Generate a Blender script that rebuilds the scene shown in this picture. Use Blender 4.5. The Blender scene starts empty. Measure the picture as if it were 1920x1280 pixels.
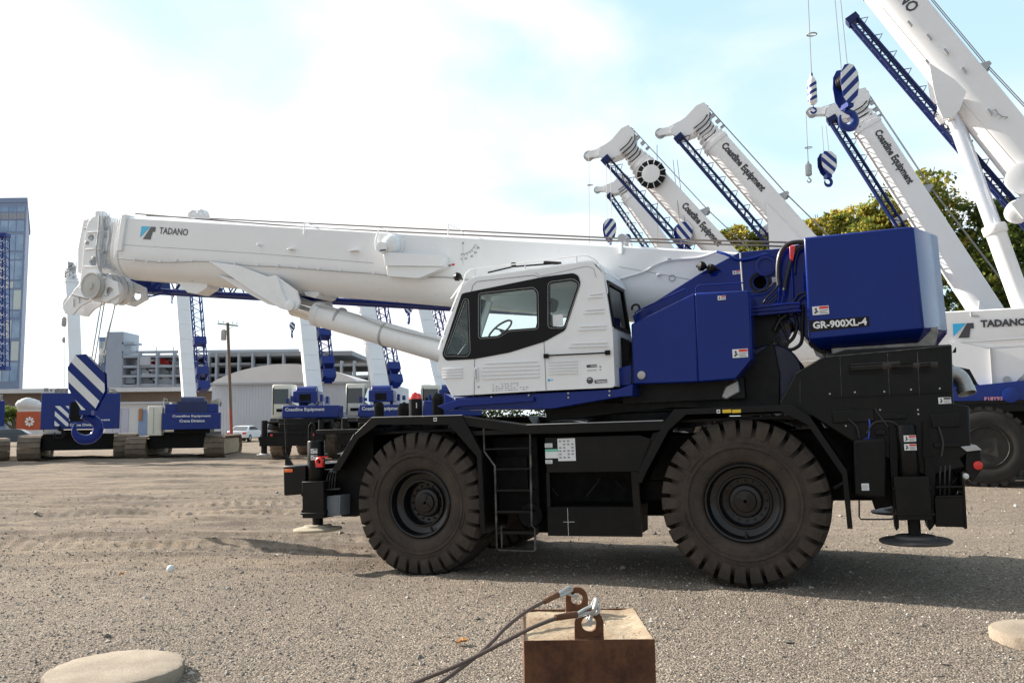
import bpy, bmesh, math, random
import numpy as np
from mathutils import Vector, Matrix
from mathutils.geometry import tessellate_polygon
R = math.radians
random.seed(7)
rng = np.random.default_rng(11)
V = Vector
col = bpy.context.scene.collection
scene = bpy.context.scene

# ------------------------------------------------------------------ camera
FPX = 1550.0; PITCH = R(5.5); ROLL = R(.7); EYE = 1.9
cf = V((0, math.cos(PITCH), math.sin(PITCH))); cu0 = V((0, -math.sin(PITCH), math.cos(PITCH)))
cr = V((math.cos(ROLL), 0, 0)) - cu0*math.sin(ROLL); cu = V((math.sin(ROLL), 0, 0)) + cu0*math.cos(ROLL)
CAM = V((0, 0, EYE))
cam_d = bpy.data.cameras.new('camera'); cam = bpy.data.objects.new('camera', cam_d); col.objects.link(cam)
cam_d.sensor_width = 36; cam_d.lens = 36*FPX/1920; cam_d.clip_start = .05; cam_d.clip_end = 6000
m4 = Matrix((cr, cu, -cf)).transposed().to_4x4(); m4.translation = CAM
cam.matrix_world = m4
scene.camera = cam
# ------------------------------------------------------------------ light
SUN_EL = R(27); SUN_AZ = (-math.cos(R(25)), math.sin(R(25)))     # towards the sun: left, a little behind
sd = V((SUN_AZ[0]*math.cos(SUN_EL), SUN_AZ[1]*math.cos(SUN_EL), math.sin(SUN_EL)))
sun_d = bpy.data.lights.new('sun', 'SUN'); sun = bpy.data.objects.new('sun', sun_d); col.objects.link(sun)
sun_d.energy = 5.0; sun_d.angle = R(.6); sun_d.color = (1, .91, .80)
sun.rotation_euler = sd.to_track_quat('Z', 'Y').to_euler(); sun.location = (-30, 20, 40)
w = bpy.data.worlds.new('World'); scene.world = w; w.use_nodes = True
nt = w.node_tree; N = nt.nodes; K = nt.links; N.clear()
def nd(t, **k):
    n = N.new(t)
    for a, b in k.items(): setattr(n, a, b)
    return n
out = nd('ShaderNodeOutputWorld'); bg = nd('ShaderNodeBackground'); K.new(bg.outputs[0], out.inputs[0])
sky = nd('ShaderNodeTexSky', sky_type='NISHITA', sun_disc=False); sky.sun_elevation = SUN_EL
sky.sun_rotation = math.atan2(SUN_AZ[0], SUN_AZ[1]); sky.air_density = 1.0; sky.dust_density = 1.2; sky.ozone_density = 1.2
bg.inputs[1].default_value = .078
tc = nd('ShaderNodeTexCoord'); sep = nd('ShaderNodeSeparateXYZ'); K.new(tc.outputs['Generated'], sep.inputs[0])
def mth(op, a, b=None, c=None, clamp=False):
    n = nd('ShaderNodeMath', operation=op, use_clamp=clamp)
    for i, x in enumerate((a, b, c)):
        if x is None: continue
        if isinstance(x, (int, float)): n.inputs[i].default_value = x
        else: K.new(x, n.inputs[i])
    return n.outputs[0]
# flat cloud deck: project the direction on a plane overhead
zz = mth('ADD', mth('MAXIMUM', sep.outputs[2], 0), .22)
cx_ = mth('DIVIDE', sep.outputs[0], zz); cy_ = mth('DIVIDE', sep.outputs[1], zz)
cmb = nd('ShaderNodeCombineXYZ'); K.new(cx_, cmb.inputs[0]); K.new(cy_, cmb.inputs[1]); cmb.inputs[2].default_value = 4.3
n1 = nd('ShaderNodeTexNoise'); n1.inputs['Scale'].default_value = 1.35; n1.inputs['Detail'].default_value = 9; n1.inputs['Roughness'].default_value = .50
n1.inputs['Distortion'].default_value = .5
K.new(cmb.outputs[0], n1.inputs['Vector'])
# clouds thicken towards the sun side (-X)
bias = mth('MULTIPLY', sep.outputs[0], -.13)
cl = mth('ADD', n1.outputs[0], bias)
mr = nd('ShaderNodeMapRange', interpolation_type='SMOOTHSTEP'); K.new(cl, mr.inputs[0]); mr.inputs[1].default_value = .36; mr.inputs[2].default_value = .66
# sun side clouds are brighter (forward scattering)
dotn = nd('ShaderNodeVectorMath', operation='DOT_PRODUCT'); K.new(tc.outputs['Generated'], dotn.inputs[0]); dotn.inputs[1].default_value = sd
glow = mth('POWER', mth('MAXIMUM', dotn.outputs['Value'], 0), 3)
cb = mth('MULTIPLY_ADD', glow, 4.2, 6.9)
cc = nd('ShaderNodeCombineXYZ')
K.new(cb, cc.inputs[0]); K.new(mth('MULTIPLY', cb, 1.01), cc.inputs[1]); K.new(mth('MULTIPLY', cb, 1.04), cc.inputs[2])
mixc = nd('ShaderNodeMix', data_type='RGBA'); K.new(mr.outputs[0], mixc.inputs[0])
hz = mth('POWER', mth('SUBTRACT', 1, mth('MAXIMUM', sep.outputs[2], 0), clamp=True), 6)
skym = nd('ShaderNodeMix', data_type='RGBA'); K.new(mth('MULTIPLY', hz, .75), skym.inputs[0])
K.new(sky.outputs[0], skym.inputs[6]); K.new(cc.outputs[0], skym.inputs[7])
# thin high veil over everything
veil = nd('ShaderNodeMix', data_type='RGBA'); veil.inputs[0].default_value = .52
K.new(skym.outputs[2], veil.inputs[6]); veil.inputs[7].default_value = (6.0, 8.5, 9.6, 1)
K.new(veil.outputs[2], mixc.inputs[6]); K.new(cc.outputs[0], mixc.inputs[7])
# sky dimmed behind the camera to cut fill and reflections on near faces
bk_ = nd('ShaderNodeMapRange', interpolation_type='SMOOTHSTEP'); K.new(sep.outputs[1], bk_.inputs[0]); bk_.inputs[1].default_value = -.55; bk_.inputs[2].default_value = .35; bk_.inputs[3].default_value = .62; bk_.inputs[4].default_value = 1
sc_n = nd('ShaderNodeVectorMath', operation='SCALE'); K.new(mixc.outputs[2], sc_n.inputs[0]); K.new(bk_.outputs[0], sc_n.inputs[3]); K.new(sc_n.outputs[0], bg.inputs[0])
vs = scene.view_settings; vs.view_transform = 'Standard'; vs.look = 'None'; vs.gamma = 1; vs.exposure = 1.08
scene.cycles.max_bounces = 8; scene.cycles.transparent_max_bounces = 12
try: scene.cycles.use_denoising = True
except Exception: pass

# ------------------------------------------------------------------ pixel helpers (a pixel plus a distance gives a place)
def ray(px, py): return cf + cr*((px-960)/FPX) + cu*((640-py)/FPX)
def pt(px, py, d):
    v = ray(px, py); return CAM + v*(d/v.y)
def ground_h(x, y):
    return min(.5, .0058*max(0, y-14))
# crane frame: x to its rear, y away from the camera, z up
wheelR = pt(1393, 943, 9.44); wheelF = pt(782, 945, 10.97)
AX = (wheelR-wheelF); WB = AX.length; AX.normalize()
AY = V((0, 0, 1)).cross(AX).normalized(); AZ = AX.cross(AY)
ORG = wheelR - AZ*.935
MC = Matrix((AX, AY, AZ)).transposed().to_4x4(); MC.translation = ORG
def L(px, py, y):
    v = ray(px, py); t = ((ORG + AY*y - CAM).dot(AY))/v.dot(AY); p = CAM + v*t - ORG
    return (p.dot(AX), p.dot(AZ))
def LL(pts, y): return [L(a, b, y) for a, b in pts]
def L3(px, py, y):
    a, b = L(px, py, y); return V((a, y, b))

# ------------------------------------------------------------------ materials
MATS = {}
def newmat(name):
    m = bpy.data.materials.new(name); m.use_nodes = True; MATS[name] = m
    t = m.node_tree; b = t.nodes['Principled BSDF']; return m, t, b
def ramp(t, fac, stops):
    r = t.nodes.new('ShaderNodeValToRGB'); t.links.new(fac, r.inputs[0])
    e = r.color_ramp.elements
    while len(e) < len(stops): e.new(.5)
    for q, (p, c) in zip(e, stops):
        q.position = p; q.color = (*c, 1)
    return r.outputs[0]
def noise(t, scale, detail=4, rough=.55, coord='Object', vec=None, dist=0):
    n = t.nodes.new('ShaderNodeTexNoise'); n.inputs['Scale'].default_value = scale
    n.inputs['Detail'].default_value = detail; n.inputs['Roughness'].default_value = rough; n.inputs['Distortion'].default_value = dist
    if vec is None:
        c = t.nodes.new('ShaderNodeTexCoord'); vec = c.outputs[coord]
    t.links.new(vec, n.inputs['Vector']); return n.outputs[0]
def mixrgb(t, fac, a, b, typ='MIX'):
    n = t.nodes.new('ShaderNodeMix'); n.data_type = 'RGBA'; n.blend_type = typ
    for i, x in ((0, fac), (6, a), (7, b)):
        if isinstance(x, (int, float)): n.inputs[i].default_value = x
        elif isinstance(x, tuple): n.inputs[i].default_value = (*x, 1)
        else: t.links.new(x, n.inputs[i])
    return n.outputs[2]
def bump(t, b, h, dist, strength=1):
    n = t.nodes.new('ShaderNodeBump'); n.inputs['Distance'].default_value = dist; n.inputs['Strength'].default_value = strength
    t.links.new(h, n.inputs['Height']); t.links.new(n.outputs[0], b.inputs['Normal'])
def paint(name, c, rough=.4, metal=0., dirt=None, amt=.25, scale=2.5, coat=0., bmp=0., coord='Object', spec=.5):
    m, t, b = newmat(name)
    dirt = dirt or tuple(x*.6 for x in c)
    f = noise(t, scale, 6, .65, coord)
    f2 = ramp(t, f, [(.45, (0, 0, 0)), (.75, (amt,)*3)])
    t.links.new(mixrgb(t, f2, c, dirt), b.inputs['Base Color'])
    rr = ramp(t, noise(t, scale*3, 5, .6, coord), [(.3, (rough*.8,)*3), (.7, (min(1, rough*1.3),)*3)])
    t.links.new(rr, b.inputs['Roughness'])
    b.inputs['Metallic'].default_value = metal
    b.inputs['Specular IOR Level'].default_value = spec
    if coat: b.inputs['Coat Weight'].default_value = coat; b.inputs['Coat Roughness'].default_value = .06
    if bmp: bump(t, b, noise(t, scale*12, 4, .6, coord), bmp)
    return m
white = paint('white_paint', (.80, .82, .84), .32, dirt=(.68, .68, .66), amt=.22, coat=.3)
whitefar = paint('white_paint_far', (.80, .81, .83), .4, dirt=(.66, .65, .62), amt=.3, scale=.8)
blue = paint('blue_paint', (.0035, .0195, .178), .15, dirt=(.008, .016, .105), amt=.35, scale=1.2, spec=.27)
bluefar = paint('blue_paint_far', (.006, .027, .20), .35, dirt=(.03, .035, .09), amt=.4, spec=.35)
bluejib = paint('blue_jib', (.004, .013, .085), .4, spec=.3)
black = paint('black_paint', (.0045, .0045, .005), .36, dirt=(.013, .011, .009), amt=.7, scale=3, spec=.22)
blacksat = paint('black_satin', (.004, .004, .0042), .5, dirt=(.012, .010, .009), amt=.7, scale=4, spec=.2)
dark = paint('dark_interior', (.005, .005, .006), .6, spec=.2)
grey = paint('grey_plate', (.13, .15, .17), .5)
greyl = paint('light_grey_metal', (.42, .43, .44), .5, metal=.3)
chrome = paint('polished_rod', (.75, .75, .75), .12, metal=1, amt=.1)
steel = paint('galvanised_steel', (.45, .45, .44), .45, metal=.8, amt=.4, scale=20)
rope = paint('wire_rope', (.16, .13, .11), .55, metal=.3, scale=30, amt=.6)
ropel = paint('wire_rope_light', (.30, .29, .27), .5, metal=.3, scale=30)
hose = paint('hose_rubber', (.014, .013, .013), .45)
redp = paint('red_plastic', (.65, .02, .015), .35, coat=.4)
orange = paint('orange_reflector', (.8, .15, .03), .3)
yellow = paint('yellow_label', (.72, .50, .03), .5)
labelw = paint('label_white', (.72, .75, .76), .5, amt=.1)
labelg = paint('label_green', (.18, .5, .38), .5)
inkm = paint('label_ink', (.05, .05, .06), .5)
inkgrey = paint('label_ink_grey', (.26, .27, .30), .5)
cyan = paint('logo_blue', (.03, .42, .75), .4)
letterw = paint('lettering_white', (.75, .76, .78), .4)
lettergrey = paint('lettering_grey', (.10, .10, .11), .4)
glassd = paint('dark_glass', (.02, .03, .035), .06, coat=1)
cream = paint('cream_paint', (.72, .70, .60), .5, scale=1)
def glassmat(name, tint):
    m = bpy.data.materials.new(name); m.use_nodes = True; t = m.node_tree; t.nodes.clear()
    o = t.nodes.new('ShaderNodeOutputMaterial'); tr = t.nodes.new('ShaderNodeBsdfTransparent'); gl = t.nodes.new('ShaderNodeBsdfGlossy')
    mx = t.nodes.new('ShaderNodeMixShader'); fr = t.nodes.new('ShaderNodeFresnel'); fr.inputs[0].default_value = 1.5
    tr.inputs[0].default_value = (*tint, 1); gl.inputs['Roughness'].default_value = .02; gl.inputs[0].default_value = (.9, .95, .95, 1)
    t.links.new(fr.outputs[0], mx.inputs[0]); t.links.new(tr.outputs[0], mx.inputs[1]); t.links.new(gl.outputs[0], mx.inputs[2]); t.links.new(mx.outputs[0], o.inputs[0])
    return m
glass = glassmat('tinted_glass', (.93, .975, .97))
def rubbermat(name, c, dust, amt):
    m, t, b = newmat(name)
    f = ramp(t, noise(t, 3.0, 8, .7), [(.30, (0, 0, 0)), (.68, (amt,)*3)])
    g = ramp(t, noise(t, 40, 4, .6), [(.35, (0, 0, 0)), (.8, (.5,)*3)])
    c1 = mixrgb(t, f, c, dust); t.links.new(mixrgb(t, g, c1, dust), b.inputs['Base Color'])
    b.inputs['Roughness'].default_value = .8; b.inputs['Specular IOR Level'].default_value = .25; bump(t, b, noise(t, 55, 5, .7), .004); return m
rubber = rubbermat('tyre_rubber', (.018, .017, .0165), (.080, .062, .048), .75)
rubberfar = rubbermat('tyre_rubber_far', (.016, .016, .016), (.050, .045, .040), .6)
rubberlit = rubbermat('tyre_rubber_dust_sunlit', (.06, .052, .045), (.30, .24, .18), .9)  # dusty rubber made pale sand: sunlight on the wheels put into the colour
trackm = rubbermat('track_steel', (.10, .085, .07), (.26, .20, .15), .8)
def rustmat():
    m, t, b = newmat('rusty_steel')
    n = noise(t, 5, 9, .7); c = ramp(t, n, [(.30, (.025, .012, .008)), (.45, (.085, .032, .015)), (.58, (.15, .065, .03)), (.72, (.17, .115, .075))])
    tcn = t.nodes.new('ShaderNodeTexCoord'); mp = t.nodes.new('ShaderNodeMapping'); mp.inputs['Scale'].default_value = (14, 14, 1.2)
    t.links.new(tcn.outputs['Object'], mp.inputs[0])
    s = ramp(t, noise(t, 1, 6, .6, vec=mp.outputs[0]), [(.42, (0, 0, 0)), (.7, (.55,)*3)])
    t.links.new(mixrgb(t, s, c, (.16, .07, .035)), b.inputs['Base Color']); b.inputs['Roughness'].default_value = .75; b.inputs['Metallic'].default_value = .25
    bump(t, b, noise(t, 60, 6, .7), .004); return m
rust = rustmat()
def concmat(name, a, c, sp, sc=1.):
    m, t, b = newmat(name)
    n = noise(t, 3*sc, 8, .65); base = ramp(t, n, [(.3, a), (.7, c)])
    s = ramp(t, noise(t, 70*sc, 3, .7), [(.35, (.45,)*3), (.5, (0,)*3)])
    t.links.new(mixrgb(t, s, base, sp), b.inputs['Base Color']); b.inputs['Roughness'].default_value = .9
    bump(t, b, noise(t, 45*sc, 6, .75), .006); return m
conc = concmat('rough_concrete', (.20, .125, .07), (.48, .40, .28), (.09, .045, .025))
concd = concmat('disc_concrete', (.22, .18, .135), (.38, .32, .25), (.12, .09, .07))
concg = concmat('grey_concrete', (.30, .31, .33), (.38, .39, .41), (.25, .25, .26), .1)

# ------------------------------------------------------------------ mesh builder
def ident(a, b, c): return V((a, c, b))
SPLIT = {'hydraulic_hose', 'hydraulic_pipe', 'pressed_rib', 'side_box_frame', 'hand_rail', 'jib_bracket', 'jib_foot', 'bracket', 'deck_equipment', 'weld_line', 'bolt', 'cable_clip', 'jack_bracket', 'head_fitting', 'boom_fitting', 'yellow_marking', 'boom_cable', 'rope', 'winch_rope', 'chord', 'warning_plate', 'section_hose', 'lifting_eye', 'sheave', 'white_stripe', 'top_pad', 'windshield_post', 'arm_bolt', 'window_frame', 'conduit'}
class MB:
    def __init__(s): s.v = []; s.f = []; s.m = []
    def add(s, vs, fs, m=0):
        o = len(s.v); s.v += [tuple(x) for x in vs]; s.f += [tuple(i+o for i in f) for f in fs]; s.m += [m]*len(fs); return s
    def prism(s, loops, c0, c1, m=0, fr=ident):
        if not isinstance(loops[0][0], (tuple, list, Vector)): loops = [loops]
        flat = [p for l in loops for p in l]; n = len(flat)
        tris = tessellate_polygon([[V((p[0], p[1], 0)) for p in l] for l in loops])
        vs = [fr(p[0], p[1], c0) for p in flat] + [fr(p[0], p[1], c1) for p in flat]
        fs = [tuple(t) for t in tris] + [(t[2]+n, t[1]+n, t[0]+n) for t in tris]; o = 0
        for l in loops:
            k = len(l)
            for i in range(k):
                a, b = o+i, o+(i+1) % k; fs.append((a, b, b+n, a+n))
            o += k
        return s.add(vs, fs, m)
    def box(s, x0, x1, y0, y1, z0, z1, m=0):
        return s.add([(x, y, z) for x in (x0, x1) for y in (y0, y1) for z in (z0, z1)],
                     [(0, 1, 3, 2), (4, 6, 7, 5), (0, 4, 5, 1), (2, 3, 7, 6), (0, 2, 6, 4), (1, 5, 7, 3)], m)
    def obox(s, c, u, v, w_, m=0):
        c, u, v, w_ = V(c), V(u), V(v), V(w_)
        return s.add([c+u*a+v*b+w_*d for a in (-1, 1) for b in (-1, 1) for d in (-1, 1)],
                     [(0, 1, 3, 2), (4, 6, 7, 5), (0, 4, 5, 1), (2, 3, 7, 6), (0, 2, 6, 4), (1, 5, 7, 3)], m)
    def lathe(s, prof, o, ax, n=24, m=0, caps=True):
        o, ax = V(o), V(ax).normalized(); u = ax.orthogonal().normalized(); w_ = ax.cross(u); vs = []; fs = []
        for (r, h) in prof:
            for k in range(n):
                a = 2*math.pi*k/n; vs.append(o + ax*h + (u*math.cos(a)+w_*math.sin(a))*max(r, 1e-4))
        for i in range(len(prof)-1):
            for k in range(n): fs.append((i*n+k, i*n+(k+1) % n, (i+1)*n+(k+1) % n, (i+1)*n+k))
        if caps:
            fs.append(tuple(range(n))); q = (len(prof)-1)*n; fs.append(tuple(q+k for k in range(n)))
        return s.add(vs, fs, m)
    def cyl(s, a, b, r, r2=None, n=16, m=0):
        a, b = V(a), V(b); return s.lathe([(r, 0), (r2 if r2 is not None else r, (b-a).length)], a, b-a, n, m)
    def tube(s, pts, r, n=8, m=0, closed=False):
        pts = [V(p) for p in pts]; k = len(pts); vs = []; fs = []; u = None
        for i, p in enumerate(pts):
            if closed: d = pts[(i+1) % k]-pts[i-1]
            else: d = pts[min(i+1, k-1)]-pts[max(i-1, 0)]
            d.normalize()
            u = d.orthogonal().normalized() if u is None else (u - d*u.dot(d)).normalized()
            w_ = d.cross(u)
            for j in range(n):
                a = 2*math.pi*j/n; vs.append(p+(u*math.cos(a)+w_*math.sin(a))*r)
        for i in range(k if closed else k-1):
            q = (i+1) % k
            for j in range(n): fs.append((i*n+j, i*n+(j+1) % n, q*n+(j+1) % n, q*n+j))
        if not closed: fs += [tuple(range(n)), tuple((k-1)*n+j for j in range(n))]
        return s.add(vs, fs, m)
    def arc(s, c, u, v, rad, r, a0=0, a1=360, n=24, m=0, k=8):
        c, u, v = V(c), V(u).normalized(), V(v).normalized()
        full = abs(a1-a0) >= 360; cnt = n if full else n+1
        return s.tube([c+(u*math.cos(R(a0+(a1-a0)*i/n))+v*math.sin(R(a0+(a1-a0)*i/n)))*rad for i in range(cnt)], r, k, m, full)
    def islands(s):
        p = list(range(len(s.v)))
        def find(a):
            while p[a] != a: p[a] = p[p[a]]; a = p[a]
            return a
        for f in s.f:
            r0 = find(f[0])
            for i in f[1:]: p[find(i)] = r0
        g = {}
        for f, m in zip(s.f, s.m): g.setdefault(find(f[0]), []).append((f, m))
        o = []
        for fm in g.values():
            ids = sorted({i for f, _ in fm for i in f}); mp = {a: b for b, a in enumerate(ids)}; q_ = MB()
            q_.v = [s.v[i] for i in ids]; q_.f = [tuple(mp[i] for i in f) for f, _ in fm]; q_.m = [m for _, m in fm]; o.append(q_)
        return o
    def build(s, name, mats, parent=None, bevel=0, angle=35, off=None, whole=False):
        if name in SPLIT and not whole:
            parts = s.islands()
            if 1 < len(parts) <= 60: return [q_.build(name, mats, parent, bevel, angle, off, True) for q_ in parts][0]
        me = bpy.data.meshes.new(name); vs = s.v
        if off is not None: vs = [(x-off[0], y-off[1], z-off[2]) for x, y, z in vs]
        me.from_pydata(vs, [], s.f)
        if not isinstance(mats, (list, tuple)): mats = [mats]
        for q in mats: me.materials.append(q)
        me.polygons.foreach_set('material_index', s.m)
        bm = bmesh.new(); bm.from_mesh(me); bmesh.ops.recalc_face_normals(bm, faces=bm.faces); bm.to_mesh(me); bm.free()
        me.polygons.foreach_set('use_smooth', [True]*len(me.polygons)); me.set_sharp_from_angle(angle=R(angle))
        o = bpy.data.objects.new(name, me); col.objects.link(o)
        if parent: o.parent = parent
        if bevel:
            b = o.modifiers.new('bevel', 'BEVEL'); b.width = bevel; b.segments = 2; b.limit_method = 'ANGLE'; b.angle_limit = R(40)
        return o
def curve(pts, n=6):
    """smooth open curve through points"""
    P = [V(p) for p in pts]; P = [P[0]*2-P[1]] + P + [P[-1]*2-P[-2]]; o = []
    for i in range(1, len(P)-2):
        a, b, c, d = P[i-1:i+3]
        for k in range(n):
            t = k/n; o.append(.5*((2*b)+(c-a)*t+(2*a-5*b+4*c-d)*t*t+(3*b-a-3*c+d)*t**3))
    o.append(P[-2]); return o
def tag(o, label=None, cat=None, group=None, kind=None):
    if label: o['label'] = label
    if cat: o['category'] = cat
    if group: o['group'] = group
    if kind: o['kind'] = kind
    return o
def empty(name, loc, label=None, cat=None, group=None):
    o = bpy.data.objects.new(name, None); col.objects.link(o); o.location = loc; o.empty_display_size = .3
    return tag(o, label, cat, group)
def rnd_poly(poly, r, n=4):
    """round the corners of a polygon"""
    o = []; k = len(poly)
    for i in range(k):
        p, a, b = V(poly[i]), V(poly[i-1]), V(poly[(i+1) % k])
        da, db = a-p, b-p; q = min(r, da.length*.45, db.length*.45); s0 = p+da.normalized()*q; s1 = p+db.normalized()*q
        for j in range(n+1):
            t = j/n; o.append(tuple(s0*(1-t)**2+p*2*t*(1-t)+s1*t*t))
    return o
def shrink(poly, d):
    """move every edge of a polygon inwards by d"""
    k = len(poly); P = [V(p) for p in poly]; ar = sum(P[i].x*P[(i+1) % k].y-P[(i+1) % k].x*P[i].y for i in range(k)); sg = 1 if ar > 0 else -1
    o = []
    for i in range(k):
        a, p, b = P[i-1], P[i], P[(i+1) % k]; e1 = (p-a).normalized(); e2 = (b-p).normalized()
        n1_ = V((-e1.y, e1.x))*sg; n2_ = V((-e2.y, e2.x))*sg; m_ = n1_+n2_; m_ = m_/max(.3, m_.dot(n1_)); o.append(tuple(p+m_*d))
    return o
FONT = {}
def text(s, o, u, v, wid, hei, mat_, parent, name='lettering', depth=.003, bold=.03, off=None, shear=0):
    """flat lettering: o = lower left corner, u/v = directions, wid/hei = size of the whole line"""
    key = (s, bold, shear)
    if key not in FONT:
        c = bpy.data.curves.new('t', 'FONT'); c.body = s; c.offset = bold; c.extrude = 0; c.resolution_u = 2; c.shear = shear
        ob = bpy.data.objects.new('t', c); col.objects.link(ob); bpy.context.view_layer.update()
        me = bpy.data.meshes.new_from_object(ob.evaluated_get(bpy.context.evaluated_depsgraph_get()))
        FONT[key] = ([tuple(x.co) for x in me.vertices], [tuple(p.vertices) for p in me.polygons])
        bpy.data.objects.remove(ob); bpy.data.curves.remove(c); bpy.data.meshes.remove(me)
    vs, fs = FONT[key]; xs = [p[0] for p in vs]; ys = [p[1] for p in vs]; x0, x1, y0, y1 = min(xs), max(xs), min(ys), max(ys)
    o, u, v = V(o), V(u).normalized(), V(v).normalized(); n = u.cross(v)
    mb = MB(); mb.add([o+u*((p[0]-x0)/(x1-x0)*wid)+v*((p[1]-y0)/(y1-y0)*hei)+n*depth for p in vs], fs)
    return mb.build(name, mat_, parent, off=off)

# ================================================================== GROUND
def vnoise(x, y, seed):
    xi = np.floor(x).astype(np.int64); yi = np.floor(y).astype(np.int64); fx = x-xi; fy = y-yi
    fx = fx*fx*(3-2*fx); fy = fy*fy*(3-2*fy)
    def h(a, b):
        n = (a*374761393+b*668265263+seed*1442695041) & 0x7fffffff; n = ((n ^ (n >> 13))*1274126177) & 0x7fffffff
        return ((n ^ (n >> 16)) & 0xffff)/65535.
    return (h(xi, yi)*(1-fx)+h(xi+1, yi)*fx)*(1-fy)+(h(xi, yi+1)*(1-fx)+h(xi+1, yi+1)*fx)*fy
def fbm(x, y, seed, oct_=4):
    s = 0; a = .5
    for k in range(oct_): s = s+a*(vnoise(x, y, seed+k)-.5); x = x*2.03; y = y*2.03; a *= .5
    return s
TYRE_SPOTS = [((ORG-AX*k_*WB+AY*(2*1.6-.72)*j_).x, (ORG-AX*k_*WB+AY*(2*1.6-.72)*j_).y) for k_ in (0, 1) for j_ in (0, 1)]
def smooth(a, b, x): t = np.clip((x-a)/(b-a), 0, 1); return t*t*(3-2*t)
def ground_z(X, Y):
    Z = np.minimum(.5, .0058*np.maximum(0, Y-14))
    # the dip under the front wheels of the crane
    Z = Z - .105*np.exp(-(((X+1.9)/2.6)**2+((Y-12)/2.6)**2)*.9)
    mid = smooth(9.5, 14, Y-.12*X)*(1-smooth(70, 120, Y)); left = 1-smooth(-2.5, 3.0, X-.25*(Y-14))*.85
    wx = X+.6*fbm(X*.3, Y*.3, 5); wy = Y+.9*fbm(X*.22, Y*.22, 9)+.05*X
    rut = np.abs(fbm(wx*.16, wy*1.5, 21, 5))*2-.25
    Z = Z + mid*left*(.18*rut + .15*fbm(wx*.5, wy*1.1, 33, 5) + .05*fbm(X*2.4, Y*5, 41, 4))
    # tyre tracks left across the lot, with tread cleats
    for (y0, sl, wd, dp) in ((13.2, -.05, .30, .05), (14.5, .03, .28, .05), (16.2, .0, .3, .06), (17.5, -.08, .33, .08), (19.4, -.02, .33, .08), (21.6, .05, .4, .09), (24.5, .04, .45, .11), (29., -.03, .5, .13)):
        d = (Y-(y0+sl*X+.5*fbm(X*.15, Y*0, 55, 3)))/wd
        Z = Z - left*.7*dp*np.exp(-d**4)*(.8+.35*np.sin(X*2*math.pi/.28+d*2)) + left*dp*.5*np.exp(-((np.abs(d)-1.35)/.35)**2)
    # soil pushed up where the tyres and floats stand
    for (tx, ty) in TYRE_SPOTS:
        dx_ = (X-tx)*.929-(Y-ty)*.37; dy_ = (X-tx)*.37+(Y-ty)*.929
        rr_ = np.sqrt((dx_/.45)**2+((dy_-.36)/.55)**2); Z = Z + .045*np.exp(-((rr_-1.15)/.28)**2)*(.7+.6*fbm(X*4, Y*4, 17, 3)) 
    near = 1-smooth(11, 15, Y)
    Z = Z + near*(.045*fbm(X*.8, Y*.8, 61, 4) + .016*fbm(X*6, Y*6, 71, 4))
    return Z
ys = [1.0]
while ys[-1] < 4000: ys.append(ys[-1]*(1.0058 if ys[-1] < 50 else 1.02 if ys[-1] < 300 else 1.2))
xs = list(np.arange(0, 9, .045))
while xs[-1] < 4000: xs.append(xs[-1]+max(.045, (xs[-1]-8.9)*.03+.045))
xs = np.array([-q for q in xs[:0:-1]]+xs); ys = np.array([-60, -20, -5, -1, 0, .5]+ys)
GX, GY = np.meshgrid(xs, ys); GZ = ground_z(GX, GY); nx_, ny_ = len(xs), len(ys)
co = np.stack([GX, GY, GZ], -1).reshape(-1, 3)
idx = np.arange(nx_*ny_).reshape(ny_, nx_); q = np.stack([idx[:-1, :-1], idx[:-1, 1:], idx[1:, 1:], idx[1:, :-1]], -1).reshape(-1, 4)
def np_mesh(name, co, faces, mat_, smooth_=True):
    me = bpy.data.meshes.new(name); k = faces.shape[1]
    me.vertices.add(len(co)); me.vertices.foreach_set('co', co.astype(np.float32).ravel())
    me.loops.add(faces.size); me.loops.foreach_set('vertex_index', faces.astype(np.int32).ravel())
    me.polygons.add(len(faces)); me.polygons.foreach_set('loop_start', np.arange(0, faces.size, k, dtype=np.int32))
    me.polygons.foreach_set('loop_total', np.full(len(faces), k, dtype=np.int32))
    me.polygons.foreach_set('use_smooth', np.full(len(faces), smooth_))
    me.update(calc_edges=True); me.materials.append(mat_)
    o = bpy.data.objects.new(name, me); col.objects.link(o); return o
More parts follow.
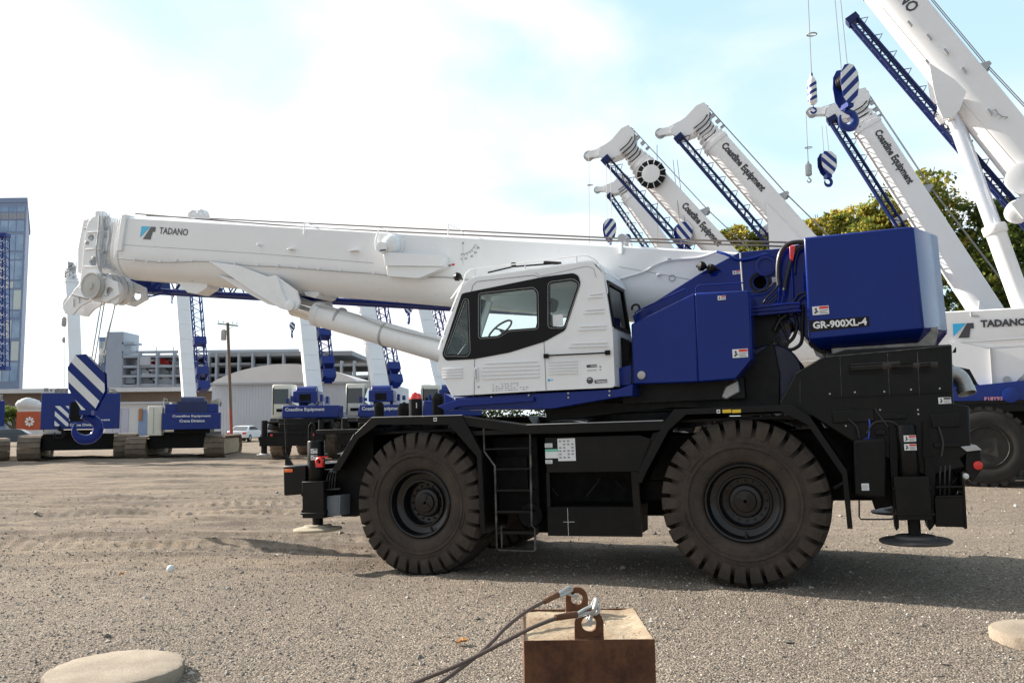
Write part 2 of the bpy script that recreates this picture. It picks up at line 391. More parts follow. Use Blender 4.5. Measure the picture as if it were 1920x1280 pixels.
def groundmat():
    m, t, b = newmat('gravel_and_dirt')
    big = noise(t, .22, 6, .6); fine = noise(t, 9, 8, .75); mid_ = noise(t, 1.6, 7, .7, dist=.6)
    tcn = t.nodes.new('ShaderNodeTexCoord')
    sepn = t.nodes.new('ShaderNodeSeparateXYZ'); t.links.new(tcn.outputs['Object'], sepn.inputs[0])
    mp = t.nodes.new('ShaderNodeMapping'); mp.inputs['Scale'].default_value = (.35, 2.2, 1); t.links.new(tcn.outputs['Object'], mp.inputs[0])
    streak = noise(t, 1, 8, .65, vec=mp.outputs[0], dist=.8)
    vo = t.nodes.new('ShaderNodeTexVoronoi'); vo.inputs['Scale'].default_value = 58; t.links.new(tcn.outputs['Object'], vo.inputs['Vector'])
    hs = t.nodes.new('ShaderNodeSeparateColor'); t.links.new(vo.outputs['Color'], hs.inputs[0])
    stone = ramp(t, hs.outputs[0], [(0, (.060, .052, .045)), (.35, (.160, .142, .124)), (.7, (.325, .285, .245)), (1, (.60, .53, .44))])
    vo2 = t.nodes.new('ShaderNodeTexVoronoi'); vo2.inputs['Scale'].default_value = 130; t.links.new(tcn.outputs['Object'], vo2.inputs['Vector'])
    hs2 = t.nodes.new('ShaderNodeSeparateColor'); t.links.new(vo2.outputs['Color'], hs2.inputs[0])
    stone2 = ramp(t, hs2.outputs[1], [(0, (.075, .064, .054)), (.5, (.21, .178, .147)), (1, (.48, .41, .335))])
    gravel = mixrgb(t, .5, stone, stone2)
    dirt = ramp(t, streak, [(.30, (.10, .088, .078)), (.45, (.20, .168, .138)), (.58, (.33, .27, .205)), (.72, (.45, .365, .27))])
    dirt = mixrgb(t, .38, dirt, stone2)
    dirt = mixrgb(t, ramp(t, fine, [(.3, (.35,)*3), (.6, (0,)*3)]), dirt, (.10, .085, .075))
    # where dirt shows: mid ground and patches
    mr_ = t.nodes.new('ShaderNodeMapRange'); t.links.new(sepn.outputs[1], mr_.inputs[0]); mr_.inputs[1].default_value = 8; mr_.inputs[2].default_value = 13
    ad = t.nodes.new('ShaderNodeMath'); ad.operation = 'ADD'; t.links.new(mr_.outputs[0], ad.inputs[0])
    pm = t.nodes.new('ShaderNodeMath'); pm.operation = 'MULTIPLY_ADD'; t.links.new(mid_, pm.inputs[0]); pm.inputs[1].default_value = 2.2; pm.inputs[2].default_value = -1.25
    t.links.new(pm.outputs[0], ad.inputs[1]); ad.use_clamp = True
    xr = t.nodes.new('ShaderNodeMapRange'); t.links.new(sepn.outputs[0], xr.inputs[0]); xr.inputs[1].default_value = 5.5; xr.inputs[2].default_value = 2.; xr.inputs[3].default_value = .35
    ml = t.nodes.new('ShaderNodeMath'); ml.operation = 'MULTIPLY'; t.links.new(ad.outputs[0], ml.inputs[0]); t.links.new(xr.outputs[0], ml.inputs[1])
    c = mixrgb(t, ml.outputs[0], gravel, dirt)
    c = mixrgb(t, .35, c, ramp(t, big, [(.3, (.30, .28, .27)), (.7, (.75, .70, .63))]), 'OVERLAY')
    t.links.new(c, b.inputs['Base Color']); b.inputs['Roughness'].default_value = .95; b.inputs['Specular IOR Level'].default_value = .15
    bmn = t.nodes.new('ShaderNodeBump'); bmn.inputs['Distance'].default_value = .035; t.links.new(fine, bmn.inputs['Height'])
    bm2 = t.nodes.new('ShaderNodeBump'); bm2.inputs['Distance'].default_value = .02; bm2.invert = True; t.links.new(vo.outputs['Distance'], bm2.inputs['Height'])
    t.links.new(bmn.outputs[0], bm2.inputs['Normal']); t.links.new(bm2.outputs[0], b.inputs['Normal'])
    return m
gmat = groundmat()
g = np_mesh('ground', co, q, gmat); tag(g, kind='structure')
# loose stones
def stonemat():
    m, t, b = newmat('loose_stone')
    gi = t.nodes.new('ShaderNodeNewGeometry')
    t.links.new(ramp(t, gi.outputs['Random Per Island'], [(0, (.12, .11, .10)), (.4, (.20, .18, .16)), (.75, (.32, .29, .25)), (1, (.55, .52, .47))]), b.inputs['Base Color'])
    b.inputs['Roughness'].default_value = .9; return m
ns = 66000
dep = 3.0*(24/3.0)**rng.random(ns)
sx = (rng.random(ns)*2-1)*(dep*.66+.3)
keep = rng.random(ns) < np.clip(1.2-smooth(9, 16, dep)*.85, .1, 1); dep = dep[keep]; sx = sx[keep]; ns = len(dep)
sz = ground_z(sx, dep)
rad = (.003+.0075*rng.random(ns)**2.6)*(1+.08*(dep-3)); big_ = rng.random(ns) < .008; rad[big_] *= 2.6
oc = np.array([(1, 0, 0), (0, 1, 0), (-1, 0, 0), (0, -1, 0), (0, 0, 1), (0, 0, -1)], float)
ofc = np.array([(0, 1, 4), (1, 2, 4), (2, 3, 4), (3, 0, 4), (1, 0, 5), (2, 1, 5), (3, 2, 5), (0, 3, 5)])
sv = oc[None]*(.7+.6*rng.random((ns, 6, 1)))*rad[:, None, None]*np.array([1.2, 1.0, .75]); an = rng.random(ns)*6.28; ca, sa = np.cos(an)[:, None], np.sin(an)[:, None]
sv = sv + (rng.random((ns, 6, 3))-.5)*rad[:, None, None]*.7
sv = np.stack([sv[..., 0]*ca-sv[..., 1]*sa, sv[..., 0]*sa+sv[..., 1]*ca, sv[..., 2]], -1)+np.stack([sx, dep, sz+rad*.25], -1)[:, None]
sf = ofc[None]+(np.arange(ns)*6)[:, None, None]
st = np_mesh('gravel', sv.reshape(-1, 3), sf.reshape(-1, 3), stonemat(), False)
tag(st, 'loose grey and tan gravel scattered over the foreground of the lot', 'gravel', kind='stuff')

# ================================================================== THE ROUGH TERRAIN CRANE IN FRONT
YC = 1.6
crane = empty('rough_terrain_crane', (0, 0, 0), 'white and navy two-axle rough terrain crane parked broadside in front, largest in the picture', 'mobile crane')
crane.matrix_world = MC
def flip(mb):
    m2 = MB(); m2.v = [(x, 2*YC-y, z) for x, y, z in mb.v]; m2.f = list(mb.f); m2.m = list(mb.m); return m2
def bp(mb, name, mats, parent=crane, **k): return mb.build(name, mats, parent, **k)
def pl(px_poly, y0, y1, m=0, mb=None, yd=None):
    """a plate or block: its near outline in pixels on plane yd (default y0), thickness y0..y1"""
    mb = mb or MB(); return mb.prism(LL(px_poly, y0 if yd is None else yd), y0, y1, m)
# ---- wheels
def tyre_mb(rad=.935, wid=.72, nl=30):
    mb = MB(); q = rad/.935
    pr = [(.43, .12), (.455, .07), (.50, .045), (.58, .03), (.612, .034), (.62, .014), (.645, .010), (.655, .022), (.72, .018), (.775, .04), (.82, .075), (.85, .13)]
    pr = [(a*q, b) for a, b in pr]; full = pr+[(a, wid-b) for a, b in reversed(pr)]
    mb.lathe(full, (0, 0, 0), (0, 1, 0), 72, 0, caps=False)
    for side in (0, 1):
        for k in range(nl):
            a = 2*math.pi*(k+.5*side)/nl; hw = math.pi/nl*.72
            path = [(.715, .016, .05, 0, .95), (.80, .010, .06, 0, 1.0), (.885, .022, .08, 0, 1), (.935, .075, .08, .01, 1), (.938, .20, .09, .05, 1), (.935, wid*.49, .09, .12, .9)]
            vs = []
            for (r_, y_, dp, sk, ws) in path:
                r_ *= q
                for e, rr in ((-1, r_), (1, r_), (1, r_-dp), (-1, r_-dp)):
                    aa = a+sk*(1 if side == 0 else -1)+e*hw*ws; y2 = y_ if rr == r_ else y_+.03
                    y2 = y2 if side == 0 else wid-y2
                    vs.append((math.cos(aa)*rr, y2, math.sin(aa)*rr))
            n = len(path); fs = [(0, 1, 2, 3), tuple((n-1)*4+j for j in (3, 2, 1, 0))]
            for i in range(n-1):
                for j in range(4): fs.append((i*4+j, i*4+(j+1) % 4, (i+1)*4+(j+1) % 4, (i+1)*4+j))
            mb.add(vs, fs)
    for k in range(6):       # raised sidewall moulding
        mb.arc((0, .012, 0), (1, 0, 0), (0, 0, 1), .68*q, .006, k*60+8, k*60+28, 8, 0, 5)
    return mb
def rim_mb(q=1.):
    mb = MB(); mb.lathe([(.445, .15), (.445, .06), (.43, .045), (.412, .05), (.40, .11), (.385, .15), (.345, .17), (.315, .175), (.305, .15), (.285, .15), (.27, .20), (.262, .30), (.10, .32), (.02, .32)], (0, 0, 0), (0, 1, 0), 64, 0, caps=False)
    mb.lathe([(.19, .34), (.19, .27), (.175, .255), (.13, .25), (.12, .225), (.02, .22)], (0, 0, 0), (0, 1, 0), 32, 0, caps=False)
    for k in range(16):
        a = k*math.pi/8; c = V((math.cos(a)*.225, .30, math.sin(a)*.225)); mb.cyl(c, c-V((0, .03, 0)), .013, n=6)
    for k in range(3):
        a = k*2.094+.9; mb.obox((math.cos(a)*.07, .222, math.sin(a)*.07), (math.cos(a)*.035, 0, math.sin(a)*.035), (0, .012, 0), (-math.sin(a)*.012, 0, math.cos(a)*.012))
    mb.box(-.012, .012, .09, .13, -.40, -.33)
    if q != 1: mb.v = [(x*q, y, z*q) for x, y, z in mb.v]
    return mb
tyre0 = tyre_mb().build('tyre', rubber); rim0 = rim_mb().build('rim', paint('rim_black', (.006, .006, .007), .2, dirt=(.02, .016, .013), amt=.25, scale=4, spec=.45))
w0 = MB().cyl((0, .30, 0), (0, 1.3, 0), .16, n=20).build('wheel', blacksat, crane)
tyre0.parent = w0; rim0.parent = w0
w0.location = (0, .0, .935)
def copy_tree(o, parent=None):
    c = o.copy(); col.objects.link(c); c.parent = parent
    for ch in list(o.children): copy_tree(ch, c)
    return c
wheels = [w0]
for (x, y, rz, st_) in ((-WB, 0, 0, .0), (0, 2*YC, math.pi, 0), (-WB, 2*YC, math.pi, 0)):
    c = copy_tree(w0, crane); c.location = (x, y, .935); c.rotation_euler = (0, .1*x, rz); wheels.append(c)
# axles and differential
ab = MB()
for x in (0, -WB):
    ab.cyl((x, .5, .9), (x, 2*YC-.5, .9), .13, n=16); ab.lathe([(.1, -.32), (.3, -.18), (.34, 0), (.3, .18), (.1, .32)], (x, YC, .9), (0, 1, 0), 20)
bp(ab, 'axle', blacksat)
# ---- carrier frame
fr_ = MB()
fr_.box(-WB-1.65, 2.05, YC-.52, YC+.52, 1.12, 1.72); fr_.box(-WB-1.3, 1.9, YC-.42, YC+.42, .85, 1.14)
bp(fr_, 'carrier_frame', blacksat, bevel=.02)
# front platform and nose
def plate_from(pxs, y0, y1, name, m, parent=crane, bevel=0, yd=None, mir=False):
    mb = pl(pxs, y0, y1, yd=yd); o = bp(mb, name, m, parent, bevel=bevel)
    if mir: bp(flip(mb), name, m, parent, bevel=bevel)
    return o
front_poly = [(593, 806), (672, 806), (700, 783), (872, 781), (900, 830), (905, 990), (860, 968), (667, 965), (652, 968), (630, 930), (605, 905), (598, 880), (622, 878), (664, 812), (593, 815)]
# fenders (arched band seen from the side, top sheet, mud strip), both sides
def fender(outer, inner, name='fender'):
    mb = MB(); o = LL(outer, 0.0); i = LL(inner, 0.0)
    mb.prism(o+i[::-1], 0.0, .035)
    # top sheet following the outer edge
    for a, b in zip(o[:-1], o[1:]):
        d = V((b[0]-a[0], b[1]-a[1])); n = V((-d.y, d.x)).normalized()*.012
        if n.y > 0: n = -n
        pa = [(a[0]+.0, a[1]), (b[0], b[1]), (b[0]+n.x, b[1]+n.y), (a[0]+n.x, a[1]+n.y)]
        mb.prism(pa, .036, .78)
    bp(mb, name, black, bevel=.004); bp(flip(mb), name, black, bevel=.004)
fender([(622, 882), (666, 812), (696, 783), (866, 779), (902, 846), (910, 1000)], [(636, 882), (672, 822), (708, 796), (842, 796), (894, 856), (901, 1000)])
fender([(1190, 905), (1202, 880), (1244, 794), (1264, 767), (1485, 758), (1518, 780), (1588, 882), (1599, 991)], [(1203, 905), (1212, 884), (1254, 806), (1286, 777), (1464, 771), (1514, 796), (1579, 890), (1589, 991)])
# deck beam between the fenders
plate_from([(866, 779), (986, 797), (1244, 789), (1248, 806), (994, 814), (868, 797)], .02, .30, 'deck_beam', black, bevel=.006, mir=True)
dk = MB(); a, b = L(800, 779, .3), L(1262, 768, .3)
dk.box(-WB-1.35, 1.5, .30, 2*YC-.30, 1.86, 1.90); dk.box(-3.35, -.75, .05, 2*YC-.05, 1.80, 1.86)
bp(dk, 'deck', black, bevel=.004)
ed = MB()   # thin pale grey line along the deck edge
ed.tube([V((L(986, 796, .0)[0], .012, L(986, 796, .0)[1])), V((L(1243, 788, 0)[0], .012, L(1243, 788, 0)[1]))], .005)
ed.tube([V((L(696, 782, .0)[0], .012, L(696, 782, .0)[1])), V((L(866, 778, 0)[0], .012, L(866, 778, 0)[1]))], .004)
bp(ed, 'deck_edge', greyl)
# side tool box, opening with braces, lower skirt
sb = pl([(1021, 820), (1200, 815), (1226, 824), (1197, 884), (1025, 886)], .10, .75)
box_o = bp(sb, 'side_box', black, bevel=.008); bp(flip(sb), 'side_box', black, bevel=.008)
rb = pl([(1024, 886), (1030, 886), (1032, 950), (1026, 950)], .10, .16); pl([(1183, 884), (1197, 884), (1203, 1006), (1191, 1006)], .10, .16, mb=rb)
pl([(1224, 812), (1247, 806), (1203, 890), (1196, 884)], .10, .16, mb=rb)
for (a, b) in (((1100, 930), (1125, 898)), ((1030, 908), (1047, 930)), ((1153, 900), (1172, 920))):
    rb.tube([L3(*a, .3), L3(*b, .3)], .009, 6)
bp(rb, 'side_box_frame', black); bp(flip(rb), 'side_box_frame', black)
sk = pl([(1026, 950), (1191, 950), (1192, 1006), (1027, 1004)], .12, .80); bp(sk, 'tank_skirt', blacksat, bevel=.006); bp(flip(sk), 'tank_skirt', blacksat, bevel=.006)
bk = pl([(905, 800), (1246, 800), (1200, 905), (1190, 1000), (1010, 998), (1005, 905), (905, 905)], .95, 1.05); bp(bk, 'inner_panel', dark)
kt = MB(); kt.cyl(L3(995, 965, .45), L3(995, 965, 1.3), .16, n=20); kt.box(-3.3, -2.6, .8, 1.3, .75, 1.5); bp(kt, 'air_tank', blacksat, bevel=.01)
# cross mark on the skirt
ck = MB(); ck.tube([L3(1064, 952, .118), L3(1066, 1003, .118)], .0025, 5); ck.tube([L3(1056, 978, .118), L3(1077, 978, .118)], .0025, 5); bp(ck, 'chalk_cross', labelw)
# ladder
ld = MB(); yl = .06
ld.tube([L3(907, 798, yl), L3(908, 846, yl), L3(928, 873, yl), L3(932, 1027, yl), L3(936, 1031, yl), L3(1000, 1033, yl), L3(1004, 1030, yl), L3(1003, 990, yl), L3(997, 985, yl), L3(994, 806, yl)], .014, 8)
ld.tube([L3(940, 985, yl), L3(941, 1027, yl)], .010, 6)
ldo = bp(ld, 'ladder', paint('ladder_grey_black', (.02, .02, .02), .35, dirt=(.16, .15, .14), amt=.9, scale=6))  # near-black mottled with paler grey
for (a, b) in (((911, 841), (993, 839)), ((931, 879), (994, 877)), ((932, 919), (995, 917)), ((932, 959), (996, 957)), ((933, 998), (1000, 996))):
    s_ = MB(); p0, p1 = L3(*a, yl+.02), L3(*b, yl+.02); s_.box(p0.x, p1.x, yl-.005, yl+.16, min(p0.z, p1.z)-.012, max(p0.z, p1.z)+.004); bp(s_, 'rung', black, ldo)
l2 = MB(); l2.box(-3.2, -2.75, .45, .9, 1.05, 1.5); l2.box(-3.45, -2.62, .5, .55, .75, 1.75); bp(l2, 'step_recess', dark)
# ---- warning labels
def decal(px, py, wpx, hpx, y, kind='warn', parent=crane, red=True, xf=None):
    x0, z0 = L(px, py+hpx, y); x1, _ = L(px+wpx, py+hpx, y); _, z1 = L(px, py, y)
    mb = MB(); mb.box(x0, x1, y-.004, y, z0, z1, 0)
    W_, H_ = x1-x0, z1-z0
    if kind == 'warn':
        mb.box(x0+W_*.42, x1-W_*.03, y-.006, y-.003, z1-H_*.34, z1-H_*.06, 1)
        for j in range(3): mb.box(x0+W_*.45, x1-W_*(.06+.08*(j % 2)), y-.006, y-.003, z0+H_*(.12+.17*j), z0+H_*(.17+.17*j), 2)
        mb.add([(x0+W_*p, y-.006, z0+H_*q_) for p, q_ in ((.08, .25), (.2, .45), (.14, .75), (.26, .85), (.28, .5), (.4, .3), (.27, .33), (.2, .12))], [tuple(range(8))], 2)
    elif kind == 'grid':
        for i in range(4):
            for j in range(6):
                if (i*3+j) % 5 != 4: mb.box(x0+W_*(.08+.235*i), x0+W_*(.08+.235*i+.12), y-.006, y-.003, z0+H_*(.12+.145*j), z0+H_*(.12+.145*j+.07), 3)
    elif kind == 'lines':
        for j in range(5): mb.box(x0+W_*.08, x1-W_*(.08+.12*(j % 2)), y-.006, y-.003, z0+H_*(.12+.16*j), z0+H_*(.17+.16*j), 3)
    o = mb.build('warning_label' if kind == 'warn' else 'label_plate', [labelw, redp if red else inkm, inkm, inkgrey], parent); return o
decal(1047, 822, 33, 42, .097, 'grid'); decal(1022, 831, 14, 8, .097, 'lines'); decal(1023, 862, 13, 7, .097, 'lines')
gp = MB(); x0, z0 = L(1023, 859, .097); x1, z1 = L(1047, 841, .097); gp.box(x0, x1, .093, .097, z0, z1); gp.box(x0, x1, .091, .0935, z0+(z1-z0)*.7, z1, 1); bp(gp, 'label_plate', [labelw, labelg])
yb = MB()
for (a, b) in ((1355, 1371), (1373, 1389)):
    x0, z0 = L(a, 774, -.001); x1, z1 = L(b, 767, -.001); yb.box(x0, x1, -.004, -.0005, z0, z1)
bp(yb, 'yellow_marking', yellow)
for (a, b) in ((1347, 771), (816, 786)):
    wm = MB(); x0, z0 = L(a-3, b+3.5, -.001); x1, z1 = L(a+3, b-3.5, -.001); wm.box(x0, x1, -.004, -.0005, z0, z1); wm.box(x0+.008, x1-.008, -.006, -.003, z0+.012, z1-.012, 1); bp(wm, 'reflector_plate', [labelw, inkm])
# ---- front end: outriggers, boxes, hoops
def float_disc(mb, c, r):
    mb.lathe([(r*.96, 0), (r, .012), (r, .03), (r*.93, .04), (r*.6, .05), (r*.55, .075), (r*.3, .08)], c, (0, 0, 1), 40)
def outrigger(px_tube, px_box, px_float, rf, yj, flanges, parent=crane, mats=(black, cream)):
    """jack box, cylinder, ram and round float; px_tube=(x,top,bottom,halfwidth px)"""
    def one(fl):
        F_ = flip if fl else (lambda q_: q_)
        x, top, bot, hw = px_tube
        c0 = L3(x, top, yj); c1 = L3(x, bot, yj); r_ = abs(L(x+hw, top, yj)[0]-c0.x)
        mb = MB(); c0.x = c1.x; mb.lathe([(r_*.9, 0), (r_, .02), (r_, (c0-c1).length-.015), (r_*.93, (c0-c1).length)], c1, c0-c1, 28)
        base = F_(mb).build('outrigger', black, parent)
        h = MB(); x0, z0 = L(px_box[0], px_box[3], yj-r_-.06); x1, z1 = L(px_box[2], px_box[1], yj-r_-.06)
        h.box(x0, x1, yj-r_-.06, yj+r_+.1, z0, z1); h.box(x0-.03, x1+.03, yj-r_-.075, yj-r_-.06, z0+.05, z0+.075)
        for dz in (.06, .30): h.box(x0-.012, x0, yj-r_-.07, yj+r_, z0+dz, z0+dz+.05); h.box(x1, x1+.012, yj-r_-.07, yj+r_, z0+dz, z0+dz+.05)
        F_(h).build('jack_housing', black, base, bevel=.012)
        f = MB(); fc = L3(*px_float, yj); f.cyl(V((fc.x, yj, fc.z+.05)), V((fc.x, yj, z0+.1)), r_*.62, n=24); F_(f).build('ram', blacksat, base)
        f = MB(); float_disc(f, V((fc.x, yj, fc.z-.02)), rf); F_(f).build('outrigger_float', mats[1], base)
        b_ = MB(); b_.box(x0+.02, x1-.02, yj, YC, max(z0+.12, .62), min(z1, 1.12)); F_(b_).build('outrigger_beam', blacksat, base, bevel=.01)
        return base
    return one(False), one(True)
floatm = paint('float_tan', (.36, .31, .23), .8, dirt=(.14, .12, .10), amt=.8, scale=5)  # front floats: tan with darker mottling
floatd = paint('float_dark', (.035, .035, .038), .5, dirt=(.1, .09, .08), amt=.6, scale=5)
of, of2 = outrigger((593.5, 826, 905, 13.5), (567, 902, 606, 971), (596, 991), .335, .14, True, mats=(black, floatm))
orr, or2 = outrigger((1706.5, 796, 900, 19.5), (1683, 893, 1741, 975), (1716.5, 1013), .355, .14, True, mats=(black, floatd))
for (a, b) in ((583, 841), (583, 853)): decal(a, b, 12, 9, .0, 'warn', of, red=False)
for (a, b) in ((1695, 816), (1696, 832)): decal(a, b, 23, 12, -.022, 'warn', orr)
rh = MB(); x0, z0 = L(599, 865, -.03); rh.arc((x0, -.03, z0), (1, 0, 0), (0, 0, 1), .045, .022, 0, 360, 20); rh.box(x0-.055, x0+.055, -.045, 0, z0-.075, z0-.03); rh.box(x0-.02, x0+.13, -.02, .0, z0+.05, z0+.07); bp(rh, 'red_hook', redp)
fb = pl([(531, 873), (572, 872), (572, 926), (532, 929)], .02, 1.2); fbo = bp(fb, 'front_box', black, bevel=.015); flo = bp(flip(fb), 'front_box', black, bevel=.015)
x0, z0 = L(534, 885, .017); x1, z1 = L(549, 879, .017); bp(MB().box(x0, x1, .008, .02, z0, z1), 'side_marker', orange, bevel=.004)
hp = MB(); hp.tube(curve([L3(579, 860, .1), L3(579, 805, .1), L3(581, 796, .1), L3(584, 793, .1), L3(588, 796, .1), L3(590, 806, .1), L3(590, 860, .1)], 5), .010); hp.tube([L3(585, 800, .15), L3(586, 822, .15)], .006)
bp(hp, 'hand_hoop', blacksat)
hm = MB(); hm.tube([L3(537, 870, .4), L3(536, 820, .4), L3(534, 786, .4)], .012); hm.prism(LL([(536, 850), (550, 872), (536, 872)], .4), .38, .42); bp(hm, 'marker_pole', blacksat)
bp(pl([(593, 805.5), (668, 804.5), (668, 812), (593, 814)], .05, 1.2), 'front_step', blacksat, bevel=.004)
gp = MB(); gp.prism(LL([(607, 930), (638, 928), (637, 966), (603, 968)], .05), .05, .5); gp.prism(LL([(610, 933), (634, 932), (633, 962), (609, 963)], .044), .044, .05); bp(gp, 'battery_box', grey, bevel=.006)
nf = pl([(560, 905), (600, 880), (625, 880), (664, 815), (700, 790), (700, 955), (668, 968), (640, 968), (640, 926), (600, 926), (580, 940)], .3, 1.3)
bp(nf, 'front_bulkhead', blacksat); bp(flip(nf), 'front_bulkhead', blacksat)
dl = MB(); dl.tube([L3(664, 814, .04), L3(624, 880, .04)], .007); dl.tube([L3(606, 918, .04), L3(638, 916, .04)], .012)
for k in range(4): dl.tube(curve([L3(612+k*5, 915, .1), L3(614+k*5, 893, .1), L3(619+k*4, 884, .2), L3(626+k*4, 880, .5)], 4), .009)
bp(dl, 'hydraulic_hose', hose)
# capped canisters and dark domes on the front deck
def dome(px, top, bot, hw, y, m, name, capm=None):
    c = L3(px, bot, y); t_ = L3(px, top, y); r_ = abs(L(px+hw, bot, y)[0]-c.x); h_ = t_.z-c.z; c.x = (c.x+t_.x)/2
    mb = MB(); mb.lathe([(r_, -.15), (r_, h_-r_)], c, (0, 0, 1), 24)
    o = bp(mb, name, m); mb = MB(); mb.lathe([(r_*1.01, h_-r_*1.05), (r_*.95, h_-r_*.6), (r_*.7, h_-r_*.22), (r_*.35, h_-.02), (.01, h_)], c, (0, 0, 1), 24); mb.build('cap', capm or m, o); return o
d1 = dome(779, 735, 779, 11, .8, blacksat, 'extinguisher_case', redp); decal(775, 755, 7, 10, .8-.075, 'lines', d1)
dome(821.5, 737, 779, 10, 1.1, dark, 'filter_case'); dome(711, 752, 781, 8, 1.2, dark, 'filter_case'); dome(758, 753, 781, 11, 1.6, dark, 'filter_case')
ms = MB(); ms.box(-5.0, -4.2, 1.1, 1.9, 1.88, 2.02); ms.tube([(-4.9, .5, 1.9), (-4.9, .5, 2.05), (-4.3, .5, 2.05), (-4.3, .5, 1.9)], .012); bp(ms, 'deck_equipment', blacksat, bevel=.01)
# ---- rear body: engine housing and outrigger frame
eh = pl([(1462, 770), (1462, 752), (1491, 699), (1546, 667), (1585, 655), (1785, 645), (1788, 757), (1818, 761), (1821, 845), (1800, 860), (1812, 875), (1740, 895), (1600, 830), (1516, 778)], .16, 2*YC-.16)
eho = bp(eh, 'engine_housing', black, bevel=.02)
lo = pl([(1600, 820), (1812, 850), (1818, 870), (1800, 890), (1795, 925), (1665, 950), (1640, 955), (1636, 935), (1598, 925)], .34, 2*YC-.34); bp(lo, 'rear_frame', blacksat, bevel=.015)
lv = MB()
for (a, b) in ((1592, 1655), (1672, 1712), (1725, 1745)):
    for k in range(4):
        p0 = L3(a, 700-k*5-(a-1592)*.02, .14); p1 = L3(b, 699-k*5-(b-1592)*.03, .14); lv.box(p0.x, p1.x, .135, .165, p0.z-.006, p0.z+.006)
lv.box(L(1560, 740, .15)[0], L(1785, 738, .15)[0], .145, .165, L(1700, 740, .15)[1], L(1700, 738, .15)[1])
bp(lv, 'engine_grille', greyl if False else blacksat, eho)
bl = MB()
for a, b in ((1556, 738), (1603, 735), (1658, 734), (1708, 730), (1762, 728), (1585, 790), (1586, 798), (1721, 768), (1722, 776), (1650, 768)): c = L3(a, b, .16); bl.lathe([(.011, 0), (.009, .012)], c, (0, -1, 0), 8)
bp(bl, 'bolt', greyl, eho)
pnl = MB()
for (x0_, y0_, x1_, y1_) in ((1500, 712, 1500, 756), (1575, 668, 1578, 742), (1664, 662, 1668, 742), (1720, 660, 1724, 742)): pnl.tube([L3(x0_, y0_, .157), L3(x1_, y1_, .157)], .004, 4)
pnl.tube([L3(1548, 669, .155), L3(1783, 648, .155)], .006, 5); pnl.tube([L3(1491, 701, .155), L3(1546, 669, .155)], .005, 5)
pnl.build('panel_seam', MATS['ladder_grey_black'], eho)
shf = MB(); shf.lathe([(.06, 0), (.06, .5)], L3(1595, 690, .2), (1, 0, 0), 16); shf.lathe([(.05, 0), (.05, .45)], L3(1672, 688, .2), (1, 0, 0), 16); shf.build('pipe', MATS['blue_steel'] if 'blue_steel' in MATS else paint('blue_steel', (.045, .04, .037), .4, metal=.5, amt=.6, dirt=(.01, .01, .01)), eho)
brk = MB()
for (a, b, c_, d_) in ((1560, 770, 1640, 790), (1600, 760, 1604, 815), (1650, 775, 1700, 785), (1745, 775, 1800, 800), (1750, 830, 1800, 838), (1640, 805, 1662, 815)): p0, p1 = L3(a, b, .15), L3(c_, d_, .15); brk.box(min(p0.x, p1.x), max(p0.x, p1.x), .13, .16, min(p0.z, p1.z), max(p0.z, p1.z))
brk.build('bracket', black, eho, bevel=.01)
for pts in ([(1665, 800), (1650, 780), (1640, 765)], [(1760, 800), (1768, 830), (1765, 855)], [(1612, 822), (1606, 800), (1590, 785)], [(1625, 812), (1640, 792), (1670, 790), (1686, 800)]):
    q_ = MB(); q_.tube(curve([L3(a_, b_, .12) for a_, b_ in pts], 5), .012, 7); q_.build('hydraulic_hose', hose, eho)
decal(1760, 745, 24, 12, .158, 'warn', eho, red=False)
ex = MB(); c = L3(1785, 707, .9)
ex.tube(curve([L3(1775, 702, .9), L3(1790, 701, .9), L3(1801, 708, .9), L3(1809, 722, .9), L3(1813, 733, .88)], 5), .085, 20); bp(ex, 'exhaust_pipe', steel)
a, b = L3(1809, 724, .9), L3(1814, 738, .87); ex = MB(); ex.lathe([(.088, 0), (.096, .02), (.096, .09), (.086, .09), (.078, .0)], a, b-a, 24); bp(ex, 'exhaust_tip', steel); bp(MB().cyl(a, a+(b-a)*.3, .08, n=20), 'exhaust_mouth', dark)
cv = pl([(1787, 686), (1818, 692), (1834, 721), (1822, 725), (1800, 700), (1787, 700)], 1.05, 1.2); bp(cv, 'heat_shield', black)
tk = pl([(1600, 824), (1660, 820), (1662, 936), (1602, 930)], .02, .45); tko = bp(tk, 'fluid_tank', blacksat, bevel=.03)
c = L3(1628, 829, .12); cp = MB(); cp.lathe([(.055, -.04), (.055, .03), (.04, .045)], c, (0, 0, 1), 20); cp.tube([c, c+V((.03, 0, .2)), c+V((.02, .1, .5))], .008); cp.build('tank_cap', paint('cap_blue', (.02, .06, .45), .35), tko)
decal(1616, 906, 14, 13, .018, 'lines', tko)
pl_ = MB(); pl_.prism(LL([(1668, 858), (1683, 858), (1686, 990), (1680, 995), (1672, 925)], .10), .10, .5); pl_.prism(LL([(1733, 857), (1755, 857), (1752, 985), (1743, 995), (1740, 985)], .10), .10, .5); pl_.prism(LL([(1668, 800), (1688, 800), (1688, 860), (1668, 860)], .12), .12, .4); pl_.prism(LL([(1730, 790), (1741, 790), (1746, 858), (1730, 858)], .12), .12, .4)
bp(pl_, 'jack_bracket', blacksat, bevel=.006)
rb2 = MB(); rb2.prism(LL([(1752, 932), (1809, 930), (1812, 988), (1755, 987)], .06), .06, .5)
for k, yy in enumerate((911, 929)): rb2.prism(LL([(1754, yy), (1808, yy-1), (1808, yy+3), (1754, yy+4)], .05), .05, .12)
rb2.prism(LL([(1803, 885), (1809, 905), (1814, 990), (1809, 992), (1805, 910)], .04), .04, .5)
bp(rb2, 'rear_tool_box', black, bevel=.006)
hs = MB()
